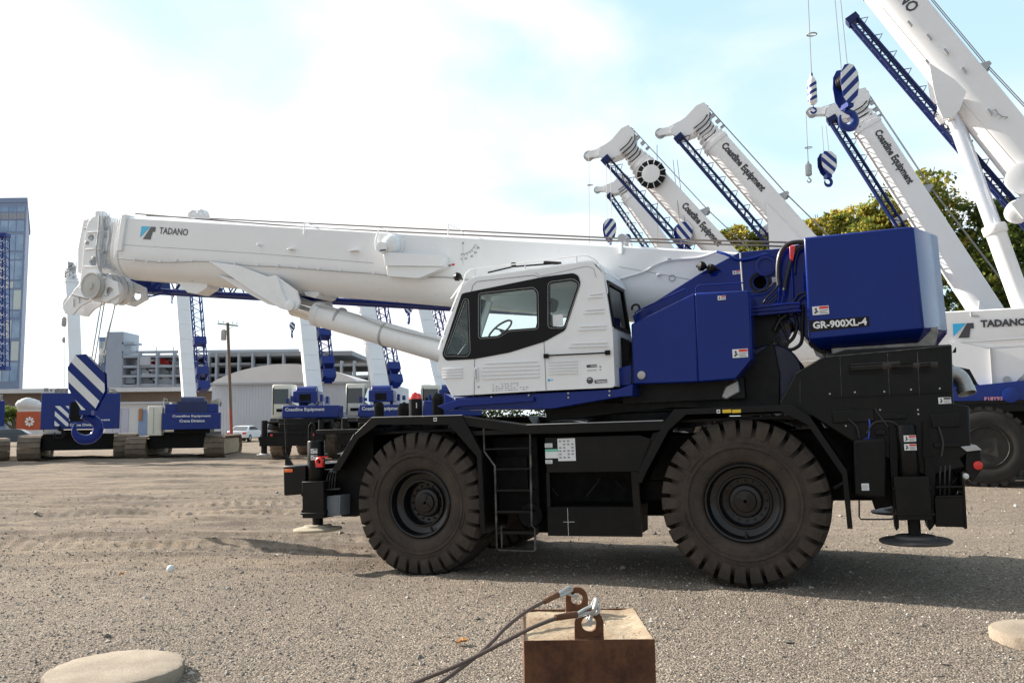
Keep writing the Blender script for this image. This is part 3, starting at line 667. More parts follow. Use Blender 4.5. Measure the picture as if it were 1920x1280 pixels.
for k in range(3): hs.tube(curve([L3(1762+k*9, 930, .15), L3(1763+k*9, 880, .15), L3(1767+k*8, 862-k*3, .3), L3(1772+k*9, 850, .8)], 5), .011)
hs.tube(curve([L3(1785, 905, .1), L3(1795, 895, .2), L3(1788, 885, .4)], 5), .009)
hs.tube([L3(1611, 938, .05), L3(1611, 968, .05), L3(1614, 973, .05), L3(1672, 973, .05), L3(1676, 970, .05)], .009)
hs.tube([L3(1563, 915, .3), L3(1590, 900, .3)], .02)
bp(hs, 'hydraulic_hose', hose)
tl = MB(); tl.prism(LL([(1801, 837), (1830, 834), (1840, 843), (1812, 846)], .15), .13, .5); bp(tl, 'light_bracket', greyl, bevel=.003)
tl = pl([(1812, 846), (1839, 843), (1841, 880), (1822, 905), (1810, 880)], .16, .45); tlo = bp(tl, 'tail_light_housing', black, bevel=.01)
c = L3(1833, 872, .15); MB().lathe([(.045, 0), (.045, .02), (.02, .03)], c, (.2, -1, 0), 20).build('tail_light', redp, tlo)
cl_ = L3(1810, 892, .15); MB().lathe([(.03, 0), (.03, .02), (.01, .03)], cl_, (.2, -1, 0), 16).build('reversing_lamp', labelw, tlo)
# ---- turntable
tt = MB(); tt.lathe([(.95, 1.88), (.95, 2.0), (.85, 2.02), (.85, 2.14), (1.0, 2.16), (1.0, 2.26)], (-1.25, YC, 0), (0, 0, 1), 48); bp(tt, 'slewing_ring', blacksat)
tt = pl([(1019, 745), (1160, 738), (1184, 719), (1380, 712), (1409, 672), (1450, 640), (1462, 700), (1462, 760), (1440, 765), (1250, 765), (1200, 770), (1025, 790)], .75, 2.6); bp(tt, 'superstructure_base', black, bevel=.01)
# ---- cab
cabw = (.12, 1.12)
cab_out = rnd_poly([(824, 665), (820, 690), (849, 742), (1022, 732), (1153, 726), (1149, 625), (1131, 515), (1107, 489), (1014, 503), (886, 520), (870, 532), (838, 609)], 9)
O_ = rnd_poly(LL([(824, 665), (820, 690), (849, 742), (1022, 732), (1153, 726), (1149, 625), (1131, 513), (1107, 489), (1014, 503), (886, 520), (868, 534), (838, 609)], .12), .05, 3)
W1 = LL([(834.5, 665), (871.5, 562), (877, 563), (880, 660), (876, 666)], .12)
W2 = LL([(899.5, 552), (1000, 541), (1007, 548), (1008, 615), (953, 619), (936, 630), (899.5, 633)], .12)
W3 = LL([(1030, 531), (1075, 525), (1085, 533), (1058, 613), (1030, 613)], .12)
W1, W2, W3 = (rnd_poly(q_, .035, 4) for q_ in (W1, W2, W3))
cab = bp(MB().prism([O_, W1, W2, W3], .121, .16), 'cab', white)
# far side skin, with one large window
O2 = O_; xf0 = L(885, 560, 1.12); W4 = rnd_poly([L(905, 558, 1.12), L(1110, 535, 1.12), L(1120, 635, 1.12), L(880, 655, 1.12)], .05)
MB().prism([O2, W4], 1.08, 1.12).build('cab_side', white, cab)
MB().prism(W4, 1.095, 1.10).build('far_window', glass, cab)
# roof, back and front skins follow the outline
def skin(pts, y0, y1, th, name, m, holes=None, bevel=0):
    mb = MB()
    for a, b in zip(pts[:-1], pts[1:]):
        d = V((b[0]-a[0], b[1]-a[1])); n = V((d.y, -d.x)).normalized()*th
        mb.prism([a, b, (b[0]+n.x, b[1]+n.y), (a[0]+n.x, a[1]+n.y)], y0, y1)
    return mb.build(name, m, cab)
def C2(px, py): return L(px, py, .12)
roofl = rnd_poly([C2(870, 540), C2(886, 520), C2(1014, 503), C2(1107, 489), C2(1131, 513), C2(1132, 520)], .05, 4)
roofl = [p for p in roofl][4:-4]
skin([C2(864, 548), C2(870, 534), C2(886, 521), C2(1014, 503.5), C2(1104, 490.5), C2(1116, 495), C2(1131, 513), C2(1134, 525)], .16, 1.08, -.03, 'cab_roof', white)
skin([C2(1148, 612), C2(1150, 650), C2(1153, 724)], .16, 1.08, .03, 'cab_back', white)
a, b = V(C2(1134, 525)), V(C2(1148, 612)); d_ = (b-a)
rw = MB()
for (y0, y1) in ((.16, .22), (1.02, 1.08)): rw.prism([tuple(a), tuple(b), tuple(b+V((-.03, 0))), tuple(a+V((-.03, 0)))], y0, y1)
rw.build('window_frame', black, cab)
MB().prism([tuple(a+V((-.012, 0))), tuple(b+V((-.012, 0))), tuple(b+V((-.018, 0))), tuple(a+V((-.018, 0)))], .22, 1.02).build('rear_window', glass, cab)
bw = MB(); off_ = V((.004, 0))
ax3 = V((a.x, 0, a.y)); dx3 = V((d_.x, 0, d_.y))
for (y0, y1, s0, s1) in ((.19, .25, .0, 1), (.99, 1.05, 0, 1), (.19, 1.05, -.02, .05), (.19, 1.05, .94, 1.02)):
    p = a+d_*s0; q_ = a+d_*s1; bw.prism([tuple(p), tuple(q_), tuple(q_+V((.012, 0))), tuple(p+V((.012, 0)))], y0, y1)
bw.build('window_seal', black, cab)
fg = [C2(864, 548), C2(826, 664), C2(821, 688), C2(849, 741)]
MB().prism([fg[0], fg[1], (fg[1][0]+.012, fg[1][1]), (fg[0][0]+.012, fg[0][1])], .17, 1.07).build('windshield', glass, cab)
skin(fg[1:], .16, 1.08, .03, 'cab_nose', white)
fs_ = MB(); 
for yy in (.14, 1.06): fs_.prism([fg[0], fg[1], (fg[1][0]+.05, fg[1][1]), (fg[0][0]+.05, fg[0][1])], yy, yy+.04)
fs_.build('windshield_post', white, cab)
MB().prism([C2(849, 740), C2(1152, 725), C2(1152, 715), C2(849, 728)], .16, 1.08).build('cab_floor', dark, cab)
# black window band, proud of the skin, with the same three openings
bandp = [(829, 664), (866, 551), (872, 549), (1020, 519), (1075, 512), (1084, 516), (1089, 531), (1060, 619), (1022, 640), (955, 661), (890, 673), (836, 676)]
B_ = rnd_poly(LL(bandp, .12), .04, 4)
band = MB().prism([B_, W1, W2, W3], .112, .1205).build('window_surround', paint('black_gloss', (.005, .005, .006), .35, spec=.2), cab)
for nm_, Wp in (('quarter_window', W1), ('door_window', W2), ('side_window', W3)):
    o = MB().prism(Wp, .135, .139).build(nm_, glass, cab)
    mb = MB(); pp = [V((x, .114, z)) for x, z in Wp]; mb.tube(pp, .007, 6, closed=True)
    if nm_ != 'door_window': mb2 = shrink(B_, 0)
    mb.build('window_seal', black, o)
    mb = MB(); mb.tube([V((x, .112, z)) for x, z in shrink(Wp, -.016)], .0028, 5, closed=True); mb.build('window_edge_glint', greyl, o)  # pale tube standing in for light reflected along the window edge
sl = MB(); sl.tube([V((C2(1007.5, 545)[0], .118, C2(1007, 545)[1])), V((C2(1008, 614)[0], .118, C2(1008, 614)[1]))], .004, 6); sl.build('window_slider', greyl, cab)
# outer door seams (real gaps read as dark lines), pressed ribs, hinges, handle
sm = MB()
def seam(pts, r_=.0032): sm.tube([V((C2(*p)[0], .118, C2(*p)[1])) for p in pts], r_, 5)
seam([(889, 741), (890, 672)]); seam([(884, 548), (886, 536), (893, 528), (1000, 516), (1010, 519), (1015, 526)]); seam([(1020, 640), (1024, 731)]); seam([(1020, 521), (1021, 636)])
seam([(1004, 511), (1014, 518), (1100, 499), (1113, 503), (1118, 520)], .002)
sm.build('door_seam', paint('seam_dark', (.10, .10, .11), .6), cab)
rbm = MB()
def rib(x0, x1, y_, dy, th=2.2):
    p = [C2(x0, y_), C2(x1, y_+dy), C2(x1, y_+dy+th), C2(x0, y_+th)]; rbm.prism(p, .103, .121)
for k in range(4): rib(830, 868-k*0, 691+k*5.5, -1, 1.6)
for k, (x0, x1) in enumerate(((909, 1008), (905, 1012), (903, 1012), (903, 1012), (905, 1012))): rib(x0, x1, 680+k*7.2, -4, 2.2)
for k in range(5): rib(1028, 1083, 678+k*5.6, -2, 1.6)
for (x0, x1, y_) in ((1106, 1130, 551), (1098, 1133, 580), (1088, 1137, 611), (1070, 1139, 643)): rib(x0, x1, y_, -2, 2.2); rib(x0-4, x1, y_+7, -2, 1.6)
rbm.build('pressed_rib', white, cab, bevel=.003)
hd = MB(); p = C2(893, 697); hd.box(p[0]-.02, p[0]+.03, .10, .121, p[1]-.12, p[1]+.06, 0); hd.box(p[0]-.005, p[0]+.014, .085, .10, p[1]-.10, p[1]+.035, 1); hd.build('door_handle', [white, greyl], cab, bevel=.004)
p = C2(897, 725); MB().lathe([(.014, 0), (.012, .006)], (p[0], .119, p[1]), (0, -1, 0), 14).build('door_lock', greyl, cab)
gr = MB(); gr.tube([V((C2(1024, 667)[0], .085, C2(1024, 667)[1])), V((C2(1141, 661.5)[0], .085, C2(1141, 661.5)[1]))], .010); 
for a_ in ((1025, 668), (1140, 661.5)): q_ = C2(*a_); gr.box(q_[0]-.03, q_[0]+.03, .08, .12, q_[1]-.025, q_[1]+.03)
gr.build('grab_rail', blacksat, cab, bevel=.003)
# roof rail, wiper, work lamp
rr = MB()
def T(px, py, y): return L3(px, py, y)
rr.tube(curve([T(869, 531, .14), T(872, 516, .14), T(880, 507, .14), T(893, 504, .14), T(985, 493, .14), T(1085, 480, .14), T(1108, 483, .14), T(1122, 494, .14), T(1132, 515, .14), T(1139, 545, .14), T(1136, 553, .14)], 4), .008)
for p in (((891, 505), (892, 521)), ((984, 494), (985, 506)), ((1081, 481), (1082, 494)), ((868, 530), (846, 560))): rr.tube([T(*p[0], .14), T(*p[1], .14)], .008)
rr.tube([T(866, 532, .2), T(843, 590, .2), T(822, 655, .2)], .009)
rr.build('roof_rail', white, cab)
wp = MB(); wp.tube([T(915, 511, .55), T(962, 500, .55), T(1052, 493, .55)], .012); wp.tube([T(1020, 492, .55), T(1052, 494, .55)], .022, 6); c = T(963, 501, .5); wp.lathe([(.035, 0), (.035, .06)], c, (0, 0, 1), 12); wp.build('roof_wiper', black, cab)
wl = MB(); c = T(859, 519, .3); wl.lathe([(.02, -.05), (.055, -.02), (.06, .03), (.03, .06)], c, (-.8, -.3, .2), 16); wl.tube([c, T(868, 524, .3)], .01); wl.build('work_lamp', black, cab)
# interior: seat, console, steering wheel, note on the glass
se = MB(); c = L3(985, 640, .65)
se.box(c.x-.28, c.x+.22, .40, .90, 2.75, 2.90); se.prism([(c.x+.12, 2.85), (c.x+.25, 2.85), (c.x+.42, 3.35), (c.x+.30, 3.38)], .42, .88); se.prism([(c.x+.34, 3.40), (c.x+.42, 3.40), (c.x+.47, 3.56), (c.x+.38, 3.58)], .52, .78); se.box(c.x-.05, c.x+.05, .55, .75, 2.4, 2.76)
se.build('operator_seat', dark, cab, bevel=.03)
co_ = MB(); co_.prism([C2(838, 672), C2(862, 640), C2(880, 655), C2(885, 735), C2(850, 738)], .3, 1.0); co_.build('dashboard', dark, cab, bevel=.02)
swm = MB(); c = L3(938, 618, .65); nrm = V((-.6, 0, .8)); swm.arc(c, V((0, 1, 0)), nrm.cross(V((0, 1, 0))), .19, .014, n=24); swm.tube([c, c-nrm*.45], .02); swm.tube([c+V((0, -.18, 0)), c+V((0, .18, 0))], .012); swm.build('steering_wheel', blacksat, cab)
x0, z0 = L(1037, 612, .131); x1, z1 = L(1055, 589, .131); MB().box(x0, x1, .130, .133, z0, z1).build('paper_note', labelw, cab)
# small print on the cab
sp = MB(); y_ = .118
def dash(px, py, wpx, hpx=1.6, m=0):
    a_ = L(px, py, y_); b_ = L(px+wpx, py, y_); z1 = L(px, py-hpx, y_)[1]; sp.box(a_[0], b_[0], y_-.002, y_+.002, a_[1], z1, m)
for r_ in range(4):
    for k in range(12):
        if random.random() < .75: dash(923+k*5.6+random.random()*2, 733-r_*4-k*.28, 1.5+random.random()*2.5, 1.1, 1)
dash(1100, 689, 19, 5, 0); dash(1101, 695, 18, 1, 1); dash(1124, 689, 3, 3, 1); dash(1124, 694, 3, 2, 1)
dash(1115, 718.5, 23.5, 6.5, 0)
sp.build('instruction_plate', [inkm, inkgrey], cab)
p = C2(1106, 713); q2 = MB(); q2.lathe([(.042, 0), (.042, .003)], (p[0], .119, p[1]), (0, -1, 0), 24); q2.build('round_badge', inkm, cab)
p0 = L3(1117, 717.3, .112); text('Telematics', p0, (1, 0, 0), (0, 0, 1), .145, .032, letterw, cab, bold=.02)
p0 = L3(1102, 712, .112); text('GR', p0, (1, 0, 0), (0, 0, 1), .05, .02, letterw, cab, bold=.02)
p0 = L3(1107, 687.5, .112); text('CRANE', p0, (1, 0, 0), (0, 0, 1), .08, .018, letterw, cab, bold=.02)
p = C2(1029, 712.5); q2 = MB(); q2.lathe([(.016, 0), (.016, .003)], (p[0], .119, p[1]), (0, -1, 0), 16); q2.box(p[0]+.02, p[0]+.055, .114, .119, p[1]-.002, p[1]+.006); q2.build('round_badge', [cyan, redp], cab)
# ---- blue beam under the cab with bolts
bb = pl([(833, 737), (849, 746), (1160, 729), (1186, 720), (1186, 742), (1160, 744), (1036, 766), (834, 768)], .16, 1.3); bbo = bp(bb, 'cab_beam', blue, bevel=.012)
bb = pl([(820, 761), (860, 748), (1000, 744), (1000, 752), (860, 762), (838, 771)], .10, .16); bp(bb, 'cab_beam_flange', blue, bevel=.006)
bt = MB()
for (a_, b_) in ((854, 748), (854, 755), (922, 744), (922, 752), (992, 741), (992, 749), (1066, 737), (1066, 745), (1143, 733), (1143, 741)):
    c = L3(a_, b_, .15); bt.lathe([(.014, 0), (.014, .012), (.007, .02)], c, (0, -1, 0), 10)
bp(bt, 'bolt', greyl, bbo)
bp(MB().cyl(L3(1128, 770, .9), L3(1128, 740, .9), .10, n=20), 'hydraulic_motor', blacksat)
# ---- blue machinery housing beside the boom
hx = pl([(1302, 549), (1403, 544), (1409, 673), (1378, 711), (1309, 716)], .22, 1.0); ho = bp(hx, 'machinery_housing', blue, bevel=.018)
hb = MB(); A1 = LL([(1180, 606), (1302, 549), (1309, 716), (1184, 720)], .22)
hb.add([(A1[0][0], .30, A1[0][1]), (A1[1][0], .22, A1[1][1]), (A1[2][0], .22, A1[2][1]), (A1[3][0], .30, A1[3][1]), (A1[0][0], 1.0, A1[0][1]), (A1[1][0], 1.0, A1[1][1]), (A1[2][0], 1.0, A1[2][1]), (A1[3][0], 1.0, A1[3][1])],
       [(0, 1, 2, 3), (7, 6, 5, 4), (0, 4, 5, 1), (1, 5, 6, 2), (2, 6, 7, 3), (3, 7, 4, 0)]); hb.build('housing_door', blue, ho, bevel=.018)
decal(1346, 555, 15, 8, .216, 'warn', ho); decal(1374, 655, 29, 16, .216, 'warn', ho); decal(1216, 696, 14, 8, .285, 'warn', ho, red=False)
c = L3(1203, 703, .275); MB().lathe([(.05, 0), (.05, .012), (.03, .016)], c, (0, -1, 0), 16).build('latch', steel, ho)
hr = MB(); hr.tube([L3(1192, 594, .4), L3(1191, 586, .4), L3(1196, 582, .4), L3(1284, 542, .4), L3(1290, 545, .4), L3(1291, 552, .4)], .009); hr.tube([L3(1305, 550, .35), L3(1305, 540, .35), L3(1310, 535, .35), L3(1395, 530, .35)], .009); hr.tube([L3(1405, 545, .25), L3(1409, 672, .25)], .012)
hr.build('hand_rail', blue, ho); 
hk = MB(); hk.arc(L3(1192, 578, .6), (1, 0, 0), (0, 0, 1), .05, .014, -40, 200, 14); bp(hk, 'lifting_eye', black)
sp2 = pl([(1150, 625), (1180, 640), (1180, 720), (1152, 722)], .5, 1.1); bp(sp2, 'cab_support', dark); bp(pl([(1160, 690), (1184, 683), (1184, 722), (1160, 724)], .35, .7), 'cab_bracket', blue, bevel=.01)
# ---- boom foot side plates (blue), near and far of the boom
mastp = [(1186, 592), (1318, 509), (1386, 473), (1480, 464), (1508, 456), (1510, 590), (1480, 605), (1440, 620), (1200, 640)]
hole = [(1425+12*math.cos(a_), 529+12*math.sin(a_)) for a_ in np.linspace(0, 2*math.pi, 20, endpoint=False)]
ms_ = MB().prism([LL(mastp, 1.02), LL(hole, 1.02)], 1.02, 1.08); mo = bp(ms_, 'boom_support', blue, bevel=.006)
mf = MB().prism([LL(mastp, 1.02)], 2.12, 2.18); mf.build('far_plate', blue, mo)
c = L3(1425, 529, 1.02); MB().lathe([(.125, .04), (.125, -.03), (.10, -.03), (.095, .3)], c, (0, 1, 0), 28, caps=False).build('bush', black, mo); MB().cyl(c+V((0, .25, 0)), c+V((0, .26, 0)), .1, n=20).build('bush_plug', dark, mo)
c = L3(1436, 499, 1.02); MB().lathe([(.13, 0), (.13, -.05), (.09, -.055), (.085, -.03), (.02, -.03)], c, (0, 1, 0), 28).build('pin_boss', blue, mo)
wr = MB(); wr.tube([L3(1388, 474, 1.0), L3(1393, 545, 1.0)], .012); bp(wr, 'plate_edge', greyl)
decal(1374, 508, 14, 7, 1.01, 'warn', mo)
decal(1448, 520, 16, 9, 1.01, 'lines', mo); decal(1494, 513, 18, 12, 1.0, 'lines', mo)
jb = pl([(1480, 462), (1508, 456), (1516, 640), (1480, 600)], .95, 2.2); bp(jb, 'winch_frame', blue, bevel=.01)
pf = pl([(1404, 572), (1500, 566), (1500, 584), (1404, 592)], .7, 2.5); bp(pf, 'winch_platform', blue, bevel=.008)
dk2 = pl([(1404, 588), (1480, 586), (1470, 610), (1440, 650), (1420, 680), (1404, 660)], .9, 2.3); bp(dk2, 'winch_guard', black)
c = L3(1446, 700, .8); MB().lathe([(.34, 0), (.36, .02), (.36, .06), (.30, .07), (.30, 1.4), (.36, 1.42), (.36, 1.46)], c, (0, 1, 0), 40).build('winch_drum', paint('drum_navy', (.008, .012, .045), .4), crane)
c = L3(1300, 735, .5); pk = MB(); pk.box(c.x-.9, c.x+.6, .55, 1.0, c.z-.1, c.z+.15); bp(pk, 'hose_tray', black)
wt = pl([(1359, 724), (1383, 712), (1388, 735), (1362, 750), (1352, 745)], .5, .7); bp(wt, 'grease_fitting', steel, bevel=.02)
# hoses between the housing and the counterweight
hz_ = MB()
for (pts, r_) in (([(1516, 455), (1495, 454), (1478, 458), (1466, 470), (1460, 490), (1459, 515), (1461, 535)], .030), ([(1516, 458), (1498, 464), (1487, 480), (1479, 505), (1473, 530), (1471, 545)], .028),
                  ([(1512, 463), (1498, 470), (1492, 490), (1490, 512)], .012), ([(1490, 590), (1494, 610), (1488, 632), (1474, 645), (1460, 650), (1442, 655)], .022), ([(1505, 570), (1504, 610), (1503, 640), (1492, 652), (1478, 655), (1463, 645), (1458, 632)], .022),
                  ([(1430, 570), (1440, 556), (1455, 540), (1460, 525)], .014), ([(1440, 570), (1458, 552)], .012), ([(1405, 548), (1425, 546), (1440, 540), (1452, 530)], .010),
                  ([(1482, 573), (1490, 562), (1497, 552), (1512, 548)], .014), ([(1490, 576), (1500, 562), (1506, 556), (1514, 553)], .014), ([(1460, 585), (1462, 600), (1470, 618), (1478, 640), (1470, 660)], .018),
                  ([(1462, 650), (1470, 668), (1474, 690), (1480, 705)], .016), ([(1452, 620), (1462, 600), (1475, 590)], .03)):
    hz_.tube(curve([L3(a_, b_, .85) for a_, b_ in pts], 5), r_, 10)
bp(hz_, 'hydraulic_hose', hose)
hz2 = MB()
for pts in ([(1461, 535), (1460, 560), (1458, 572)], [(1471, 545), (1468, 560), (1465, 572)], [(1484, 490), (1486, 530), (1487, 560)], [(1505, 510), (1507, 530), (1507, 546)]):
    hz2.tube([L3(a_, b_, .85) for a_, b_ in pts], .012, 8)
for (a_, b_) in ((1461, 540), (1470, 548), (1506, 532), (1458, 570), (1470, 571), (1476, 569)): c = L3(a_, b_, .85); hz2.cyl(c, c-V((0, 0, .04)), .02, n=8)
for pts in ([(1404, 578), (1440, 574), (1470, 570), (1498, 568)], [(1404, 584), (1460, 580), (1500, 575)], [(1420, 590), (1470, 585), (1502, 582)]):
    hz2.tube(curve([L3(a_, b_, .69) for a_, b_ in pts], 4), .014, 8)
bp(hz2, 'hydraulic_pipe', blue)
rc = pl([(1480, 461), (1492, 460), (1487, 490), (1481, 485)], .8, .9); bp(rc, 'red_cover', redp, bevel=.01)
# ---- counterweight
cw0 = L(1507, 445, .3); cw1 = L(1712, 424, .3); cw2 = L(1732, 617, .3); cw3 = L(1517, 637, .3)
cwm = MB(); far = .52
def ring(z_sel, lip=0):
    tl_, tr_ = (cw0, cw1) if z_sel else (cw3, cw2)
    return [(tl_[0], .3, tl_[1]), (tr_[0], .3, tr_[1]), (tr_[0]+.30, .95, tr_[1]), (tr_[0]+.30, 2.25, tr_[1]), (tr_[0], 2.9, tr_[1]), (tl_[0], 2.9, tl_[1])]
cwm.add(ring(1)+ring(0), [(5, 4, 3, 2, 1, 0), (6, 7, 8, 9, 10, 11)]+[(i, (i+1) % 6, (i+1) % 6+6, i+6) for i in range(6)])
cwo = bp(cwm, 'counterweight', blue, bevel=.022)
cb_ = MB(); r0_ = [V(p) for p in ring(0)]; ctr = V((1.6, 1.6, r0_[0].z)); low = [ctr+(p-ctr)*.86-V((0, 0, .13)) for p in r0_]
low = [V((max(p.x, r0_[0].x+.02), p.y, r0_[0].z-.10)) for p in low]
cb_.add([p-V((0, 0, .002)) for p in r0_]+low, [(0, 1, 2, 3, 4, 5), (11, 10, 9, 8, 7, 6)]+[(i, (i+1) % 6, (i+1) % 6+6, i+6) for i in range(6)]); cb_.build('counterweight_base', blue, cwo)
cs = pl([(1555, 630), (1760, 612), (1755, 648), (1560, 668)], .5, 2.7, yd=.5); bp(cs, 'counterweight_carrier', paint('bright_frame', (.25, .24, .22), .35, metal=.6, amt=.8, dirt=(.02, .02, .02), scale=6), bevel=.01)
cs = pl([(1516, 632), (1532, 634), (1532, 645), (1548, 648), (1548, 664), (1530, 655), (1516, 645)], .6, .9); bp(cs, 'carrier_bracket', black)
decal(1524, 575, 31, 16, .296, 'warn', cwo)
x0, z0 = L(1517.5, 620, .296); x1, z1 = L(1629, 595, .296)
q4 = LL([(1517.5, 601), (1629, 593), (1630.5, 611), (1518.5, 622.5)], .296); MB().prism(q4, .2965, .299).build('model_plate', black, cwo)
p0 = L3(1524.5, 617, .2955); p1 = L3(1626, 609.5, .2955); hgt = L3(1524, 603, .2955).z-p0.z
text('GR-900XL-4', p0, p1-p0, (0, 0, 1), (p1-p0).length, hgt, letterw, cwo, bold=.035, depth=.001)
hk = MB(); 
for z_ in (3.6, 3.0): hk.arc((cw1[0]+.31, 2.0, z_), (1, 0, 0), (0, 0, 1), .04, .012, n=12)
hk.tube([(cw1[0]+.315, 1.9, 3.85), (cw1[0]+.315, 1.9, 2.9)], .01); hk.build('lifting_eye', black, cwo)
bp(pl([(1787, 660), (1793, 660), (1793, 650)], .6, .7), 'hook_latch', black)

# ---- the boom: a box on top, rounded below
ta, tb = V(L(232, 406, 1.15)), V(L(1360, 471, 1.15)); ua = (ta-tb).normalized(); una = V((-ua.y, ua.x)) if ua.x > 0 else V((ua.y, -ua.x))   # along to the tip / upwards
if una.y < 0: una = -una
blen = (ta-tb).length
def st_of(px, py, y): p = V(L(px, py, y))-tb; return (p.dot(ua), p.dot(una))
hb0 = -st_of(224, 522, 1.5)[1]; hb1 = -st_of(830, 573, 1.5)[1]; sb0 = st_of(224, 522, 1.5)[0]; sb1 = st_of(830, 573, 1.5)[0]
def hgt_at(s): return hb1+(hb0-hb1)*(s-sb1)/(sb0-sb1)
def BF(s, t, y): return V((tb.x+ua.x*s+una.x*t, y, tb.y+ua.y*s+una.y*t))
def usec(hw, top, bot, flat=.52, n=12, yc=YC):
    h = top-bot; yf = top-h*flat; c = .03; o = [(yc-hw, yf), (yc-hw, top-c), (yc-hw+c, top), (yc+hw-c, top), (yc+hw, top-c), (yc+hw, yf)]
    for k in range(1, n): a_ = math.pi*k/n; o.append((yc+hw*math.cos(a_), yf-(yf-bot)*math.sin(a_)**.85))
    return o
def boom_part(s0, s1, hw, dtop, dbot, name, m, parent, flat=.52):
    mb = MB(); A_ = [BF(s0, t, y) for y, t in usec(hw, dtop, -hgt_at(s0)-dbot, flat)]; B__ = [BF(s1, t, y) for y, t in usec(hw, dtop, -hgt_at(s1)-dbot, flat)]; n = len(A_)
    mb.add(A_+B__, [tuple(range(n)), tuple(range(2*n-1, n-1, -1))]+[(i, (i+1) % n, (i+1) % n+n, i+n) for i in range(n)])
    return mb.build(name, m, parent, angle=30)
boom = boom_part(-.25, blen, .45, 0, 0, 'boom', white, crane)
# collars and nested sections at the tip
s_ = blen
for k in range(5):
    d_ = .045*(k+1); s2 = s_+.10
    boom_part(s_-.02, s2, .45-d_*.8, -d_*.6, -d_, 'boom_section', white, boom)
    boom_part(s2-.045, s2, .465-d_*.8+.018, -d_*.6+.035, -d_+.03, 'section_collar', white, boom)
    s_ = s2
fl = MB(); fl.add([BF(blen-.10, .035, YC-.49), BF(blen+.02, .035, YC-.49), BF(blen+.02, -.62, YC-.49), BF(blen-.10, -.62, YC-.49), BF(blen-.10, .035, YC+.49), BF(blen+.02, .035, YC+.49), BF(blen+.02, -.62, YC+.49), BF(blen-.10, -.62, YC+.49)],
                  [(0, 1, 2, 3), (7, 6, 5, 4), (0, 4, 5, 1), (1, 5, 6, 2), (2, 6, 7, 3), (3, 7, 4, 0)]); fl.build('section_collar', white, boom, bevel=.01)
# seam with clips along the side
seamp = [(222, 484), (300, 492), (375, 490), (420, 493), (470, 498), (520, 500), (575, 504), (640, 509), (700, 513), (760, 520), (835, 520), (900, 528)]
sm = MB(); sm.tube(curve([L3(a_, b_, 1.135) for a_, b_ in seamp], 4), .009, 6); sm.build('boom_cable', greyl, boom)
sm = MB()
for (a_, b_) in ((252, 488), (275, 490), (300, 490), (330, 488), (360, 489), (395, 491), (440, 494), (482, 497), (520, 498), (557, 501), (597, 504), (638, 507), (700, 512), (735, 516)): c = L3(a_, b_, 1.14); sm.obox(c, (.02, 0, 0), (0, .012, 0), (0, 0, .02))
sm.build('cable_clip', whitefar, boom)
wl_ = MB(); wl_.tube([L3(215, 458, 1.148), L3(480, 475, 1.148), L3(700, 493, 1.148)], .004, 5); wl_.tube([L3(1160, 500, 1.148), L3(1300, 525, 1.148), L3(1360, 535, 1.148)], .004, 5); wl_.build('weld_line', greyl, boom)
# bracket that takes the lift cylinder
br = [(392, 490), (446, 497), (500, 518), (516, 516), (556, 545), (562, 566), (556, 580), (545, 583), (525, 578), (470, 545)]
bw_ = MB().prism(LL(br, 1.12), 1.12, 1.17); o = bw_.build('cylinder_bracket', white, boom, bevel=.01); flip(bw_).build('cylinder_bracket', white, boom, bevel=.01)
rbk = MB().prism(LL([(512, 516), (519, 517), (528, 545), (540, 572), (548, 580), (538, 582), (520, 560)], 1.08), 1.08, 1.14); rbk.build('bracket_rib', white, o, bevel=.005)
cr2 = MB().prism(LL([(430, 520), (520, 545), (558, 560), (548, 578), (525, 575), (470, 545)], 1.5), 1.2, 2.0); cr2.build('bracket_core', whitefar, o)
c = L3(544, 572, 1.1); MB().lathe([(.085, .06), (.085, -.02), (.03, -.03)], c, (0, 1, 0), 20).build('bracket_pin', white, o)
# under-boom bracket near the tip
MB().prism(LL([(335, 528), (393, 530), (392, 540), (372, 552), (355, 549)], 1.5), 1.45, 1.75).build('jib_bracket', white, boom, bevel=.008)
MB().prism(LL([(576, 548), (605, 548), (604, 556), (596, 560), (580, 556)], 1.5), 1.4, 1.9).build('jib_bracket', whitefar, boom, bevel=.008)
# lift cylinder
cyl_ = empty('lift_cylinder', (0, 0, 0)); cyl_.parent = crane
p0, p1 = L3(556, 576, YC), L3(840, 659, YC); dd = (p1-p0).normalized()
MB().cyl(p0-dd*.05, p0+dd*.5, .155, n=32).build('piston_rod', chrome, cyl_)
q0, q1 = L3(593, 588, YC), L3(604, 592, YC)
MB().lathe([(.18, -.02), (.205, 0), (.205, .10), (.195, .12)], q0, dd, 32).build('gland', white, cyl_)
pe = L3(1250, 779, YC); MB().cyl(q1-dd*.03, pe, .185, n=36).build('barrel', white, cyl_)
bn = MB()
for a_ in ((638, 598), (722, 627)): c = L3(*a_, YC); bn.lathe([(.189, -.02), (.192, -.015), (.192, .015), (.189, .02)], c, dd, 32)
bn.tube(curve([L3(592, 572, 1.45), L3(660, 588, 1.42), L3(720, 612, 1.42), L3(830, 640, 1.42)], 5), .010, 6)
bn.build('barrel_band', greyl, cyl_)
